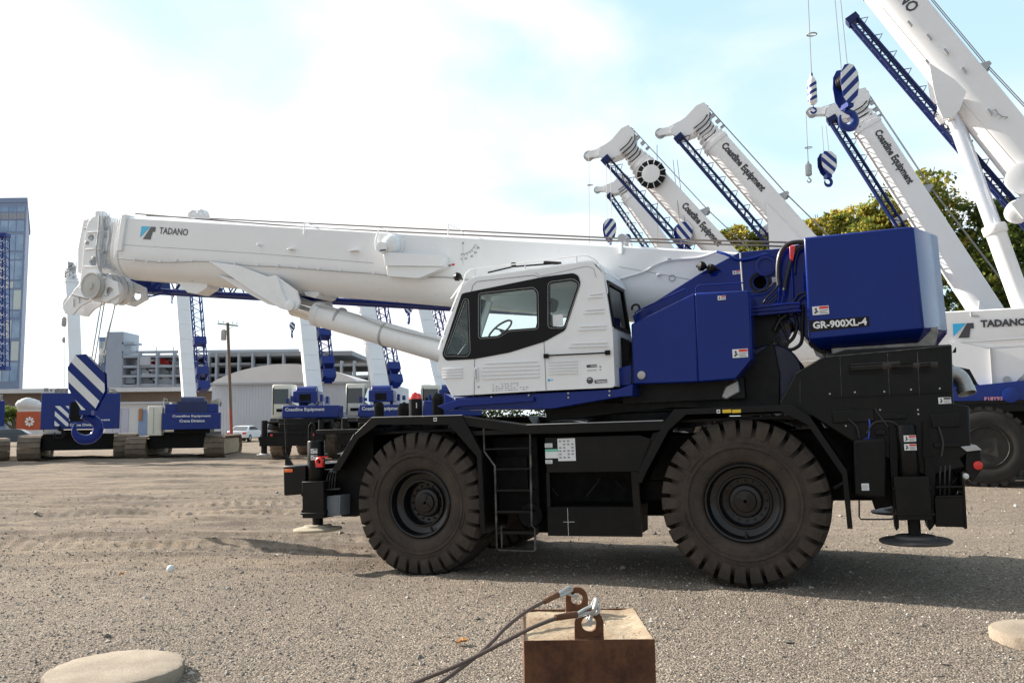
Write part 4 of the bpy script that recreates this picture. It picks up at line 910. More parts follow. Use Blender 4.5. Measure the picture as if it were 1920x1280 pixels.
# ropes along the top, rollers, guides
rp = MB()
rp.tube([BF(blen-.05, .10, 1.35), BF(blen*.93, .085, 1.35), L3(376, 411, 1.35), L3(600, 428, 1.35), L3(930, 443, 1.35), L3(1160, 452, 1.35), L3(1500, 463, 1.35)], .012, 6)
rp.tube([BF(blen-.05, .12, 1.6), L3(376, 409, 1.6), L3(1160, 447, 1.6), L3(1500, 455, 1.6)], .012, 6)
rp.build('winch_rope', rope, boom)
def sheave(mb, c, r, w_=.06, ax=(0, 1, 0), n=28):
    ax = V(ax).normalized(); mb.lathe([(r*.2, -w_), (r*.85, -w_*.6), (r, -w_), (r*.98, -w_*.6), (r*.86, 0), (r*.98, w_*.6), (r, w_), (r*.85, w_*.6), (r*.2, w_)], c, ax, n)
g_ = MB()
for (a_, b_) in ((366, 403), (381, 402)):
    c = L3(a_, b_, 1.35); sheave(g_, c, .075, .06)
g_.prism(LL([(354, 408), (392, 410), (392, 404), (386, 394), (362, 396), (355, 400)], 1.5), 1.46, 1.52); g_.prism(LL([(354, 408), (392, 410), (392, 404), (354, 402)], 1.2), 1.2, 1.22)
g_.build('rope_roller', whitefar, boom)
for (a_, b_) in ((570, 417), (840, 420), (1165, 442)):
    q_ = MB(); c0 = L3(a_, b_+ (22 if a_ < 900 else 34), 1.13); c1 = L3(a_+1, b_, 1.13); q_.tube([c0, c1, c1+V((0, .5, 0)), c1+V((0, .5, -.2))], .010 if a_ < 900 else .03, 6); q_.build('rope_guide', white, boom)
q_ = MB(); c = L3(1169, 449, 1.2); q_.lathe([(.06, -.1), (.02, -.08), (.02, .08), (.06, .1)], c, (0, 1, 0), 16); q_.build('rope_guide', greyl, boom)
tp = MB(); tp.tube(curve([L3(709, 456, 1.1), L3(709, 432, 1.1), L3(714, 428, 1.1), L3(727, 433, 1.2)], 4), .008, 6); tp.tube(curve([L3(704, 468, 1.08), L3(703, 452, 1.08), L3(708, 435, 1.1)], 4), .007, 6); tp.build('conduit', white, boom)
# hose reel with shield
rl = MB(); c = L3(729, 457, 1.0); rl.lathe([(.19, .17), (.19, .13), (.15, .12), (.15, .08), (.14, .02), (.11, -.02), (.05, -.04)], c, (0, 1, 0), 36); reel = rl.build('cable_reel', white, boom)
q_ = MB(); c = L3(716, 464, .95); q_.lathe([(.085, 0), (.085, .12), (.07, .14)], c-V((0, .02, 0)), (0, 1, 0), 24); q_.box(c.x-.02, c.x+.07, c.y-.03, c.y, c.z-.06, c.z-.04, 1); q_.build('reel_hub', [white, inkm], reel)
shp = LL([(717, 472), (832, 479), (832, 499), (785, 521), (724, 517), (717, 498)], .98)
su = MB(); S = [V((x, 0, z)) for x, z in shp]
top_ = [V((p[0], .98, p[1])) for p in shp]
in_ = LL([(720, 475), (832, 480), (829, 499), (790, 520), (726, 516), (722, 508)], 1.145)
su.prism(shp[:4][:3]+[L(722, 498, .98)], .98, 1.145)
su.prism([L(722, 498, .99), shp[2], shp[3], L(724, 517, .99)], 1.02, 1.145); sho = su.build('reel_shield', white, boom, bevel=.01)
for (a_, b_, w_) in ((662, 470, 14), (545, 467, 8), (485, 459, 3), (1255, 485, 6), (1235, 515, 5)):
    q_ = MB(); x0, z0 = L(a_-w_*.6, b_+2, 1.1); x1, z1 = L(a_+w_*.6, b_-2, 1.1); q_.box(x0, x1, 1.07, 1.155, z0, z1); q_.build('boom_fitting', white, boom, bevel=.006)
q_ = MB(); c = L3(1260, 521, 1.14); q_.arc(c, (1, 0, 0), (0, 0, 1), .04, .006, n=16); q_.build('boom_fitting', greyl, boom)
# angle scale
an_ = MB(); pc = L3(872, 462, 1.147)
def apt(px, py): return L3(px, py, 1.146)
arc_ = [(864, 476), (870, 476), (877, 474), (883, 470), (888, 464), (891, 459)]
an_.tube([apt(*p) for p in arc_], .0035, 5)
for i, (a_, b_) in enumerate(((865, 476, ), (870, 476), (875, 475), (880, 472), (884, 469), (888, 464), (891, 459))):
    dx, dy = a_-868, b_-454; l_ = math.hypot(dx, dy); an_.tube([apt(a_, b_), apt(a_+dx/l_*4, b_+dy/l_*4)], .003, 5)
an_.tube([apt(868, 454), apt(868, 458)], .012, 5); an_.tube([apt(868, 460), apt(868, 497)], .0015, 4); an_.build('angle_scale', inkgrey, boom)
for s__, (a_, b_) in (('0', (864, 488)), ('20', (871, 487)), ('40', (882, 483)), ('60', (889, 476)), ('80', (894, 467))): text(s__, apt(a_, b_), (1, 0, 0), (0, 0, 1), .022*len(s__), .035, inkgrey, boom, depth=.002, bold=.02)
q_ = MB(); x0, z0 = L(840, 500, 1.147); q_.box(x0, x0+.05, 1.143, 1.149, z0, z0+.03, 0); q_.box(x0+.06, x0+.11, 1.143, 1.149, z0+.01, z0+.035, 1); q_.build('warning_label', [inkgrey, redp], boom)
# maker's mark and name on the boom
def logo(mk, parent, w_, h_, o, u, v, n, mb_mats):
    o, u, v, n = V(o), V(u).normalized(), V(v).normalized(), V(n)
    def P(a_, b_): return o+u*a_*w_+v*b_*h_+n
    mb = MB(); mb.add([P(0, 1), P(.64, 1), P(0, .12), P(0, .30)], [(0, 1, 2)], 0); mb.f[-1] = (0, 1, 2)
    mb.add([P(.68, 1), P(1, 1), P(1, .62), P(.84, .62), P(.76, .0), P(.22, .0)], [(0, 1, 2, 3, 4, 5)], 1)
    return mb.build('emblem', mb_mats, parent)
bu = BF(0, 0, 0)-BF(1, 0, 0); bv = BF(0, 1, 0)-BF(0, 0, 0)
pg = L3(262, 448, 1.147); wl2 = (L3(289, 448, 1.147)-pg).length; hl2 = (L3(263, 424, 1.147)-pg).length
logo(None, boom, wl2, hl2, pg, bu, bv, V((0, -.003, 0)), [paint('emblem_blue', (.10, .52, .80), .4), lettergrey])
p0 = L3(298, 438.5, 1.147); p1 = L3(352, 440, 1.147); text('TADANO', p0, bu, bv, (p1-p0).length, (L3(298, 426, 1.147)-p0).length, lettergrey, boom, bold=.02)
# boom cable from the foot to mid boom (white sleeve), rear fittings
q_ = MB(); q_.tube(curve([L3(1160, 523, 1.12), L3(1205, 510, 1.12), L3(1230, 496, 1.12), L3(1260, 487, 1.12), L3(1310, 483, 1.12), L3(1345, 472, 1.1)], 5), .018, 8); q_.build('cable_sleeve', white, boom)
q_ = MB(); q_.tube(curve([L3(1345, 472, 1.08), L3(1362, 477, 1.0), L3(1385, 487, .98), L3(1410, 484, .98), L3(1435, 477, .98), L3(1450, 482, .98)], 5), .018, 8); q_.build('cable_sleeve', blue, mo)
q_ = MB()
for a_ in ((1316, 499), (1334, 504)): c = L3(*a_, .9); q_.lathe([(.02, -.06), (.06, -.02), (.065, .03), (.02, .06)], c, (-1, -.5, .1), 14)
q_.tube([L3(1305, 499, .9), L3(1350, 506, .95)], .012); bp(q_, 'boom_lamp', blacksat)
# ---- boom head
hd_ = [(176, 407), (192, 405), (190, 440), (186, 470), (190, 515), (222, 530), (226, 552), (200, 567), (172, 560), (150, 540), (156, 500), (158, 470), (163, 430), (168, 414)]
hm_ = MB().prism([LL(hd_, 1.28)]+[LL([(cx2+r2*math.cos(a_), cy2+r2*math.sin(a_)) for a_ in np.linspace(0, 2*math.pi, 16, endpoint=False)], 1.28) for cx2, cy2, r2 in ((172, 446, 6), (176, 492, 7), (166, 530, 6), (206, 546, 8))], 1.26, 1.31); head = hm_.build('boom_head', white, boom, bevel=.006)
flip(hm_).build('head_plate', white, head, bevel=.006)
q_ = MB().prism(LL([(172, 416), (190, 412), (188, 440), (184, 500), (162, 515), (162, 470)], 1.5), 1.31, 1.89); q_.build('head_core', whitefar, head, bevel=.01)
ax_c = L3(196, 540, 1.45)
for k in range(4):
    q_ = MB(); sheave(q_, V((ax_c.x, 1.38+k*.145, ax_c.z)), .27, .055, n=36); q_.build('sheave', whitefar, head)
q_ = MB(); sheave(q_, V((ax_c.x, 1.19, ax_c.z)), .235, .05, n=36); q_.lathe([(.07, -.07), (.07, .05)], V((ax_c.x, 1.19, ax_c.z)), (0, 1, 0), 16); q_.build('sheave', paint('sheave_grey', (.50, .50, .48), .5), head)
for (pa, pb_) in (((150, 540), (200, 520)), ((158, 500), (186, 500)), ((160, 468), (187, 466)), ((164, 436), (190, 434))):
    q_ = MB(); q_.tube([L3(*pa, 1.25), L3(*pb_, 1.25)], .014, 6); q_.build('stiffener', white, head)
for k in range(9): q_ = MB(); c = L3(186+7*(k % 3), 402+k*2.4, 1.3+.07*k); q_.obox(c, (.05, 0, 0), (0, .04, 0), (0, 0, .05+.02*(k % 2))); q_.build('head_fitting', whitefar, head)
for (a_, b_, r_) in ((190, 420, .11), (208, 418, .11), (196, 440, .06), (172, 428, .05)):
    q_ = MB(); sheave(q_, L3(a_, b_, 1.45), r_, .1); q_.build('sheave', whitefar, head)
q_ = MB()
for (pts) in ([(186, 404), (184, 440), (180, 470), (184, 500), (192, 515)], [(200, 405), (206, 440), (200, 470), (196, 500)], [(192, 404), (194, 440), (189, 470), (188, 505)]):
    q_.tube(curve([L3(a_, b_, 1.24) for a_, b_ in pts], 4), .012, 6)
for a_ in ((194, 472), (163, 455), (176, 484)): c = L3(*a_, 1.25); q_.lathe([(.035, .02), (.035, -.02), (.02, -.025)], c, (0, 1, 0), 14)
q_.tube([L3(158, 428, 1.3), L3(182, 432, 1.3)], .02); q_.build('head_fitting', greyl, head)
q_ = MB(); c = L3(194, 473, 1.22); q_.lathe([(.03, .02), (.03, -.01)], c, (0, 1, 0), 12); q_.build('pin', inkgrey, head)
# top single-line sheave arm
q_ = MB().prism(LL([(152, 530), (182, 542), (176, 560), (148, 576), (136, 590), (122, 588), (117, 574), (126, 562), (140, 542)], 1.42), 1.42, 1.46); arm = q_.build('rooster_sheave_arm', white, head, bevel=.005)
flip(q_).build('arm_plate', white, arm, bevel=.005)
q_ = MB()
for k in range(4): q_.tube([L3(138+k*10, 575-k*7, 1.4), L3(138+k*10, 560-k*6, 1.4)], .012, 6)
q_.box(*[0]*0) if False else None
q_.tube([L3(136, 552, 1.4), L3(165, 560, 1.4)], .02, 6); q_.build('arm_bolt', greyl, arm)
q_ = MB(); sheave(q_, L3(133, 572, 1.6), .16, .05); q_.build('sheave', whitefar, arm)
q_ = MB().prism(LL([(202, 555), (223, 530), (228, 545), (222, 565), (214, 572), (206, 566)], 1.3), 1.3, 1.36); q_.build('head_bracket', whitefar, head)
# anti two-block weight on its cord and single line
q_ = MB(); a_ = L3(122, 585, 1.6); b_ = L3(121, 726, 1.6); q_.tube([a_, b_], .005, 5); c = L3(120, 603, 1.6); q_.lathe([(.03, -.09), (.045, -.06), (.045, .06), (.03, .09)], c, (0, 0, 1), 12); q_.lathe([(.02, -.05), (.03, 0), (.02, .05)], c-V((0, 0, .35)), (0, 0, 1), 10); q_.build('limit_switch_weight', greyl, arm)
# ---- stowed lattice jib under the boom (far side)
jib = empty('lattice_jib', (0, 0, 0)); jib.parent = crane; yj = 2.05
P0, P1 = L3(226, 541, yj), L3(900, 577, yj); U_ = (P1-P0).normalized(); Wn = V((-U_.z, 0, U_.x)) if U_.x > 0 else V((U_.z, 0, -U_.x))
LJ = (L3(1180, 596, yj)-P0).length; hj = .30
ch = MB()
for dy in (0, .42): ch.tube([P0+V((0, dy, 0)), P0+U_*LJ+V((0, dy, 0))], .042, 8)
for dy in (0.06, .36): ch.tube([P0+Wn*hj+V((0, dy, 0)), P0+U_*LJ+Wn*hj+V((0, dy, 0))], .026, 8)
ch.build('chord', blue, jib)
lc = MB(); k = 0; s_ = .9
while s_ < LJ-.5:
    for dy in (0.02, .40): lc.tube([P0+U_*s_+V((0, dy, 0)), P0+U_*(s_+.22)+Wn*hj+V((0, dy, 0)), P0+U_*(s_+.44)+V((0, dy, 0))], .014, 6)
    s_ += .44
lc.build('lacing', blue, jib)
ft = MB(); a0 = L3(226, 548, yj-.03); ft.prism([L(226, 524, yj-.03), L(262, 522, yj-.03), L(283, 523, yj-.03), L(286, 548, yj-.03), L(260, 545, yj-.03), L(227, 545, yj-.03)], yj-.05, yj+.45); ft.prism([L(360, 532, yj-.03), L(384, 533, yj-.03), L(384, 552, yj-.03), L(360, 551, yj-.03)], yj-.06, yj+.45)
ft.tube([L3(290, 546, yj-.05), L3(276, 557, yj-.05), L3(320, 547, yj-.05)], .018, 6); ft.tube([L3(276, 546, yj-.05), L3(276, 557, yj-.05)], .02, 6); ft.build('jib_foot', blue, jib, bevel=.01)

# ---- big hook block hanging from the head
HBW = 1.6
def hook_shape(mb, c, ax_u, ax_v, r_, th, m=0):
    """a plain crane hook in plane u,v: thick open ring whose section tapers"""
    u_, v_ = V(ax_u).normalized(), V(ax_v).normalized(); w_ = u_.cross(v_); n = 26; k = 10; pts = []
    for i in range(n+1):
        a_ = R(100-310*i/n+0); rr = r_; t_ = th*(1-.0*i/n)*(1.0 if 3 < i < 18 else .8 if i <= 3 else max(.25, 1-(i-18)/10)); pts.append((c+(u_*math.cos(a_)+v_*math.sin(a_))*rr, t_, a_))
    pts = [(c+v_*r_*2.0, th*.55, R(90)), (c+v_*r_*1.3, th*.65, R(95))]+pts
    vs = []; fs = []
    for i, (p, t_, a_) in enumerate(pts):
        d = (pts[min(i+1, len(pts)-1)][0]-pts[max(i-1, 0)][0]).normalized(); e = d.cross(w_).normalized()
        for j in range(k): b_ = 2*math.pi*j/k; vs.append(p+e*math.cos(b_)*t_+w_*math.sin(b_)*t_*.72)
    for i in range(len(pts)-1):
        for j in range(k): fs.append((i*k+j, i*k+(j+1) % k, (i+1)*k+(j+1) % k, (i+1)*k+j))
    fs += [tuple(range(k)), tuple((len(pts)-1)*k+j for j in range(k))]
    mb.add(vs, fs, m)
def clip_stripes(poly, dirn, width, phase):
    """cut a polygon into stripes along dirn; returns the pieces that get the second colour"""
    d = V(dirn).normalized(); n = V((-d.y, d.x)); out_ = []
    vals = [V(p).dot(n) for p in poly]; k = math.floor((min(vals)-phase)/(2*width))
    def cut(pg, lim, sgn):
        o = []
        for i in range(len(pg)):
            a_, b_ = V(pg[i]), V(pg[(i+1) % len(pg)]); fa, fb = (a_.dot(n)-lim)*sgn, (b_.dot(n)-lim)*sgn
            if fa >= 0: o.append(tuple(a_))
            if fa*fb < 0: t_ = fa/(fa-fb); o.append(tuple(a_+(b_-a_)*t_))
        return o
    while phase+2*k*width < max(vals):
        a_ = cut(poly, phase+2*k*width, 1); a_ = cut(a_, phase+(2*k+1)*width, -1) if len(a_) > 2 else []
        if len(a_) > 2: out_.append(a_)
        k += 1
    return out_
def hook_block(pos, u, wid, hei, thick, label, group=None, blue_=None, ropes=None, stripe=(1, -1), sw=.16, poly=None, hookr=.16, cat='hook block', sphase=0, hook_out=None, name='hook_block'):
    """pos = centre of the block, u = horizontal direction of its face"""
    blue_ = blue_ or bluefar
    u = V((u[0], u[1], 0)).normalized(); n = V((u.y, -u.x, 0)); pos = V(pos)
    e = empty(name, pos, label, cat, group)
    P = poly or [(-.30, .5), (.18, .5), (.5, .30), (.5, -.12), (.30, -.40), (.12, -.5), (-.12, -.5), (-.34, -.36), (-.5, -.08), (-.5, .28)]
    P = [(a_*wid, b_*hei) for a_, b_ in P]
    def fr(a_, b_, c_): return u*a_+V((0, 0, b_))+n*c_
    for sgn in (1, -1):
        q_ = MB(); q_.prism(P, thick*.5*sgn, (thick*.5+.02)*sgn, 0, fr)
        for pg in clip_stripes(P, stripe, sw, sphase):
            q_.prism(pg, (thick*.5+.0205)*sgn, (thick*.5+.024)*sgn, 1, fr)
        q_.build('cheek_plate', [blue_, letterw], e)
    q_ = MB()
    for k in range(3): sheave(q_, u*0+V((0, 0, hei*.14))+n*(thick*(k-1)*.28), min(wid, hei)*.40, thick*.12, n)
    q_.build('sheave', blacksat if thick > .12 else blue_, e)
    q_ = MB(); q_.obox(V((0, 0, -hei*.5-.02)), u*wid*.16, V((0, 0, .07)), n*thick*.5)
    hc = V((0, 0, -hei*.5-hookr*1.7)); hook_shape(q_, hc, hook_out or n, (0, 0, 1), hookr, hookr*.46); q_.build('hook', blue_, e)
    if ropes:
        q_ = MB()
        for (dx, dn, top) in ropes: q_.tube([u*dx+n*dn+V((0, 0, hei*.2)), V(top)-pos], .011 if hei > .6 else .012, 5)
        q_.build('rope', ropel, e)
    return e
pb = MC @ L3(165, 717, HBW)
px_u = V((1, .12, 0)).normalized()
q0 = V((AX.x, AX.y, 0)).normalized()
topn = MC @ (ax_c+V((.15, .1, -.1))); topm = MC @ (ax_c+V((-.22, -.1, -.1)))
facev = V((.93, .36, 0)).normalized()
hb_ = hook_block(pb, facev, .62, 1.02, .52, 'big navy and white striped hook block hanging from the head of the front crane, left', None, blue, sw=.135, stripe=(1, -1.05), sphase=.06,
           ropes=[(.06, -.12, MC @ L3(196, 566, 1.75)), (.2, .1, MC @ L3(217, 566, 1.5)), (.02, .02, MC @ L3(190, 566, 1.6))], hookr=.20, hook_out=facev,
           poly=[(-.30, .48), (-.02, .5), (.46, .18), (.5, -.16), (.25, -.5), (-.1, -.5), (-.46, -.12), (-.5, .26)])
q_ = MB(); a_, b_ = MC @ L3(219, 560, 1.5)-pb, V((.25, -.05, .45)); q_.tube([a_, b_], .006, 5); c = a_.lerp(b_, .9); q_.lathe([(.05, -.06), (.06, 0), (.05, .06)], c, (0, 0, 1), 12); q_.build('limit_switch_weight', whitefar, hb_)
bpy.context.view_layer.update()

# ================================================================== OTHER CRANES IN THE YARD
Z3 = V((0, 0, 1))
def gz(x, y): return ground_h(x, y)
def lattice(fr, u0, u1, v0, v1, w0, w1, name, m, parent, off, rc=.05, rl_=.022, step=.55):
    j = empty(name, (0, 0, 0)); j.parent = parent; q_ = MB()
    for v_ in (v0, v1):
        for w_ in (w0, w1): q_.tube([fr(u0, v_, w_), fr(u1, v_, w_)], rc if v_ == v0 else rc*.7, 6)
    q_.build('chord', m, j, off=off); q_ = MB(); s_ = min(u0, u1)+.1; e_ = max(u0, u1)
    while s_+step <= e_:
        for w_ in (w0, w1): q_.tube([fr(s_, v0, w_), fr(s_+step/2, v1, w_), fr(s_+step, v0, w_)], rl_, 5)
        q_.tube([fr(s_, v0, w0), fr(s_+step/2, v0, w1), fr(s_+step, v0, w0)], rl_, 5)
        s_ += step
    q_.build('lacing', m, j, off=off)
    q_ = MB()
    for uu in (u0, u1):
        q_.prism([(v0-.08, w0-.05), (v1+.05, w0-.05), (v1+.05, w1+.05), (v0-.08, w1+.05)], uu-.10, uu+.10, 0, lambda a_, b_, c_: fr(c_, a_, b_))
    q_.build('jib_foot', m, j, off=off); return j
def boom_on(parent, off, A, B, h, hw, lettering=None, jib_='under', ncol=4, colr=whitefar, blue_=bluefar, head=True, fairing=.5, cyl_r=.16, cylfoot=None, tx=(.80, .46), bold=.02, aux=True, txh=.46, rope_=True, jr=(.97, .30), flipn=False, jdrop=0., jv=0., jw=(.35, .85)):
    A, B = V(A), V(B); a = (B-A); ln = a.length; a.normalize(); s = a.cross(Z3).normalized()
    if s.dot(CAM-A) < 0: s = -s
    n = s.cross(a); n = n if n.z > 0 else -n
    def fr(u, v_, w_): return A+a*u+n*v_+s*w_
    def sec(u, hw_, t_, b_, fl=.5, k=10):
        yf = t_-(t_-b_)*fl; c = .03; o = [(-hw_, yf), (-hw_, t_-c), (-hw_+c, t_), (hw_-c, t_), (hw_, t_-c), (hw_, yf)]
        for i in range(1, k): q_ = math.pi*i/k; o.append((hw_*math.cos(q_), yf-(yf-b_)*math.sin(q_)**.85))
        return [fr(u, y_, x_) for x_, y_ in o]
    def part(u0, u1, hw_, t_, b_, name, par):
        A_, B__ = sec(u0, hw_, t_, b_), sec(u1, hw_, t_, b_); k = len(A_); q_ = MB()
        q_.add(A_+B__, [tuple(range(k)), tuple(range(2*k-1, k-1, -1))]+[(i, (i+1) % k, (i+1) % k+k, i+k) for i in range(k)]); return q_.build(name, colr, par, off=off, angle=30)
    lb = ln-.55-.22*ncol
    bo = part(-.6, lb, hw, 0, -h, 'boom', parent); part(lb-.12, lb+.02, hw+.03, .03, -h-.03, 'section_collar', bo)
    u = lb
    for k in range(ncol):
        d_ = .05*(k+1); part(u-.02, u+.22, hw-d_*.7, -d_*.6, -h+d_, 'boom_section', bo); part(u+.15, u+.20, hw-d_*.7+.03, -d_*.6+.03, -h+d_-.04, 'section_collar', bo); u += .22
    if head:
        hp_ = [(ln-.62, -.12), (ln-.35, .16), (ln+.02, .18), (ln+.12, -.10), (ln+.05, -h*.7), (ln+.12, -h-.28), (ln-.10, -h-.46), (ln-.42, -h-.34), (ln-.62, -h+.1)]
        q_ = MB()
        for sg in (1, -1): q_.prism(hp_, sg*hw*.72, sg*(hw*.72-.05), 0, fr)
        q_.prism([(ln-.6, -.15), (ln-.05, -.1), (ln-.15, -h*.8), (ln-.6, -h+.15)], -hw*.6, hw*.6, 0, fr)
        hd = q_.build('boom_head', colr, bo, off=off)
        for k in range(3): q_ = MB(); sheave(q_, fr(ln-.12, -h-.18, (k-1)*hw*.38), .28, .05, s, 20); q_.build('sheave', greyl, hd, off=off)
        for k, (u_, v_, r_) in enumerate(((ln-.15, .06, .14), (ln-.42, .02, .1))): q_ = MB(); sheave(q_, fr(u_, v_, hw*.3), r_, .12, s, 16); q_.build('sheave', greyl, hd, off=off)
        q_ = MB()
        for k in range(5): q_.tube(curve([fr(ln-.45-k*.16, -.02-.03*k, hw*.78), fr(ln-.55-k*.16, -.3, hw*.9), fr(ln-.52-k*.16, -h*.75, hw*.8)], 4), .022, 5)
        q_.build('section_hose', dark, hd, off=off)
        q_ = MB()
        for k in range(7): q_.obox(fr(ln-.15-k*.15, .12-.02*(k % 2), hw*.5*(1 if k % 2 else -.3)), a*.04, n*.07, s*.05)
        q_.build('head_fitting', greyl, hd, off=off)
        if aux:
            ap = [(ln-.12, -h-.10), (ln+.12, -h-.16), (ln+.42, -h-.62), (ln+.42, -h-.86), (ln+.26, -h-.86), (ln-.02, -h-.42)]
            q_ = MB(); 
            for sg in (.12, -.12): q_.prism(ap, sg-.02, sg+.02, 0, fr)
            ar = q_.build('rooster_sheave_arm', colr, hd, off=off); q_ = MB(); sheave(q_, fr(ln+.34, -h-.76, 0), .2, .05, s, 20); q_.build('sheave', greyl, ar, off=off)
            q_ = MB(); q_.tube([fr(ln-.1, .25, 0), fr(ln+.36, -h-.56, 0)], .012, 5); q_.build('rope', ropel, ar, off=off)
    if rope_:
        q_ = MB()
        for w_ in (-.05, .1): q_.tube([fr(ln-.2, .2, w_), fr(ln*.66, .22, w_), fr(.3, .75, w_)], .014, 5)
        q_.build('winch_rope', ropel, bo, off=off)
        q_ = MB(); sheave(q_, fr(ln*.66, .14, 0), .13, .08, s, 16); q_.prism([(ln*.66-.16, 0), (ln*.66+.16, 0), (ln*.66+.05, .3), (ln*.66-.05, .3)], .14, .18, 0, fr); q_.build('rope_roller', greyl, bo, off=off)
    if lettering:
        u0, u1 = ln*tx[0], ln*tx[1]; o = fr(u0, -h*.52, hw+.012)
        text(lettering, o, -a, n, u0-u1, h*txh, inkm, bo, depth=0, bold=bold, off=off)
    if fairing:
        uf = ln*fairing; fp = [(uf+1.5, -h*.55), (uf-.9, -h*.45), (uf-.75, -h-.25), (uf-.35, -h-.62), (uf-.05, -h-.62), (uf+.55, -h-.2)]
        q_ = MB()
        for sg in (1, -1): q_.prism(fp, sg*(hw+.01), sg*(hw+.05), 0, fr)
        q_.prism([(uf+.3, -h*.8), (uf-.8, -h*.8), (uf-.5, -h-.3), (uf-.1, -h-.3)], -hw, hw, 0, fr)
        q_.build('cylinder_bracket', colr, bo, off=off)
        if cylfoot is not None:
            c0 = fr(uf-.2, -h-.42, 0); c1 = V(cylfoot); d = (c1-c0)
            q_ = MB(); q_.cyl(c0, c0+d*.62, cyl_r*.72, n=20); ro = q_.build('piston_rod', chrome if colr is not whitefar else paint_rod, bo, off=off)
            q_ = MB(); q_.cyl(c0+d*.58, c1, cyl_r, n=20); q_.lathe([(cyl_r*1.18, 0), (cyl_r*1.18, .16)], c0+d*.57, d, 20); q_.build('lift_cylinder', colr, bo, off=off)
    if jib_ == 'under':
        lattice((lambda u, v_, w_: fr(u, v_+jv-jdrop*(u-ln*jr[1])/(ln*(jr[0]-jr[1])), w_)), ln*jr[0], ln*jr[1], -h-.46, -h-.24, jw[0]*hw, jw[1]*hw, 'lattice_jib', bluejib, bo, off, rc=.058, rl_=.02, step=.42)
        k = 0
        while ln*jr[1]+.3+k*.7 < ln*jr[0]-.3:
            u_ = ln*jr[1]+.3+k*.7; dj = jdrop*(u_-ln*jr[1])/(ln*(jr[0]-jr[1]))-jv*.8; q_ = MB(); q_.tube([fr(u_, -h-.26-dj, hw*jw[1]), fr(u_+.16, -h-.02-dj*.8, hw*jw[1]), fr(u_+.3, -h-.26-dj, hw*jw[1])], .018, 4); q_.build('jib_strut', bluejib, bo, off=off); k += 1
        q_ = MB(); uf = ln*.62; q_.prism([(uf-.1, -h*.8), (uf+.1, -h*.8), (uf+.12, -h-.5), (uf-.12, -h-.5)], hw*.3, hw*.5, 0, fr); q_.build('jib_bracket', colr, bo, off=off)
    elif jib_ == 'side':
        sg = 1 if s.x > 0 else -1
        lattice(fr, ln*.9, ln*.14, -h*.7, -h*.05, sg*(hw+.2), sg*(hw+.75), 'lattice_jib', blue_, bo, off, rc=.05, rl_=.032, step=.6)
        q_ = MB()
        for u_ in (ln*.42, ln*.24, ln*.16): q_.obox(fr(u_, -h*.35, sg*(hw+.47)), a*.22, n*h*.38, s*.34)
        q_.build('jib_bracket', blue_, bo, off=off)
        q_ = MB(); k = 0
        while .8+k*.95 < ln-1: q_.obox(fr(.8+k*.95, .012, 0), a*.012, n*.006, s*hw*.8); k += 1
        q_.build('top_pad', whitefar, bo, off=off)
    return bo, fr, ln
paint_rod = paint('rod_bright', (.55, .62, .75), .25, metal=.7, amt=.1)
def wheel_simple(name, c, ax, r_, wid, parent, off, tm=None):
    e = empty(name, V(c)-V(off)); e.parent = parent; q_ = MB(); ax = V(ax).normalized()
    q_.lathe([(r_*.5, .05), (r_*.6, 0), (r_*.85, .0), (r_*.97, .08), (r_*.97, wid-.08), (r_*.85, wid), (r_*.5, wid)], (0, 0, 0), ax, 40)
    u_ = ax.orthogonal().normalized(); w_ = ax.cross(u_)
    for k in range(26):
        an_ = 2*math.pi*k/26; d = u_*math.cos(an_)+w_*math.sin(an_); t_ = ax.cross(d); q_.obox(d*r_*.95+ax*wid*.5, d*r_*.05, t_*r_*.075, ax*wid*.48)
    q_.build('tyre', tm or rubberfar, e)
    q_ = MB(); q_.lathe([(r_*.52, .02), (r_*.50, .0), (r_*.45, .12), (r_*.3, .14), (r_*.28, .22), (.02, .2)], (0, 0, 0), ax, 32, caps=False); q_.lathe([(r_*.2, .2), (r_*.18, .05), (.02, .04)], (0, 0, 0), ax, 20); q_.build('rim', tm or rim_mat_far, e); return e
rim_mat_far = paint('rim_dark', (.008, .008, .009), .5, dirt=(.12, .1, .08), amt=.6)
def bframe(P, f):
    f = V((f[0], f[1], 0)).normalized(); r_ = V((f.y, -f.x, 0))     # forward, right
    def fr(u, w_, z): return P+f*u+r_*w_+Z3*z
    return fr, f, r_
def fbox(q_, fr, u0, u1, w0, w1, z0, z1, m=0):
    q_.add([fr(u, w_, z) for u in (u0, u1) for w_ in (w0, w1) for z in (z0, z1)], [(0, 1, 3, 2), (4, 6, 7, 5), (0, 4, 5, 1), (2, 3, 7, 6), (0, 2, 6, 4), (1, 5, 7, 3)], m)
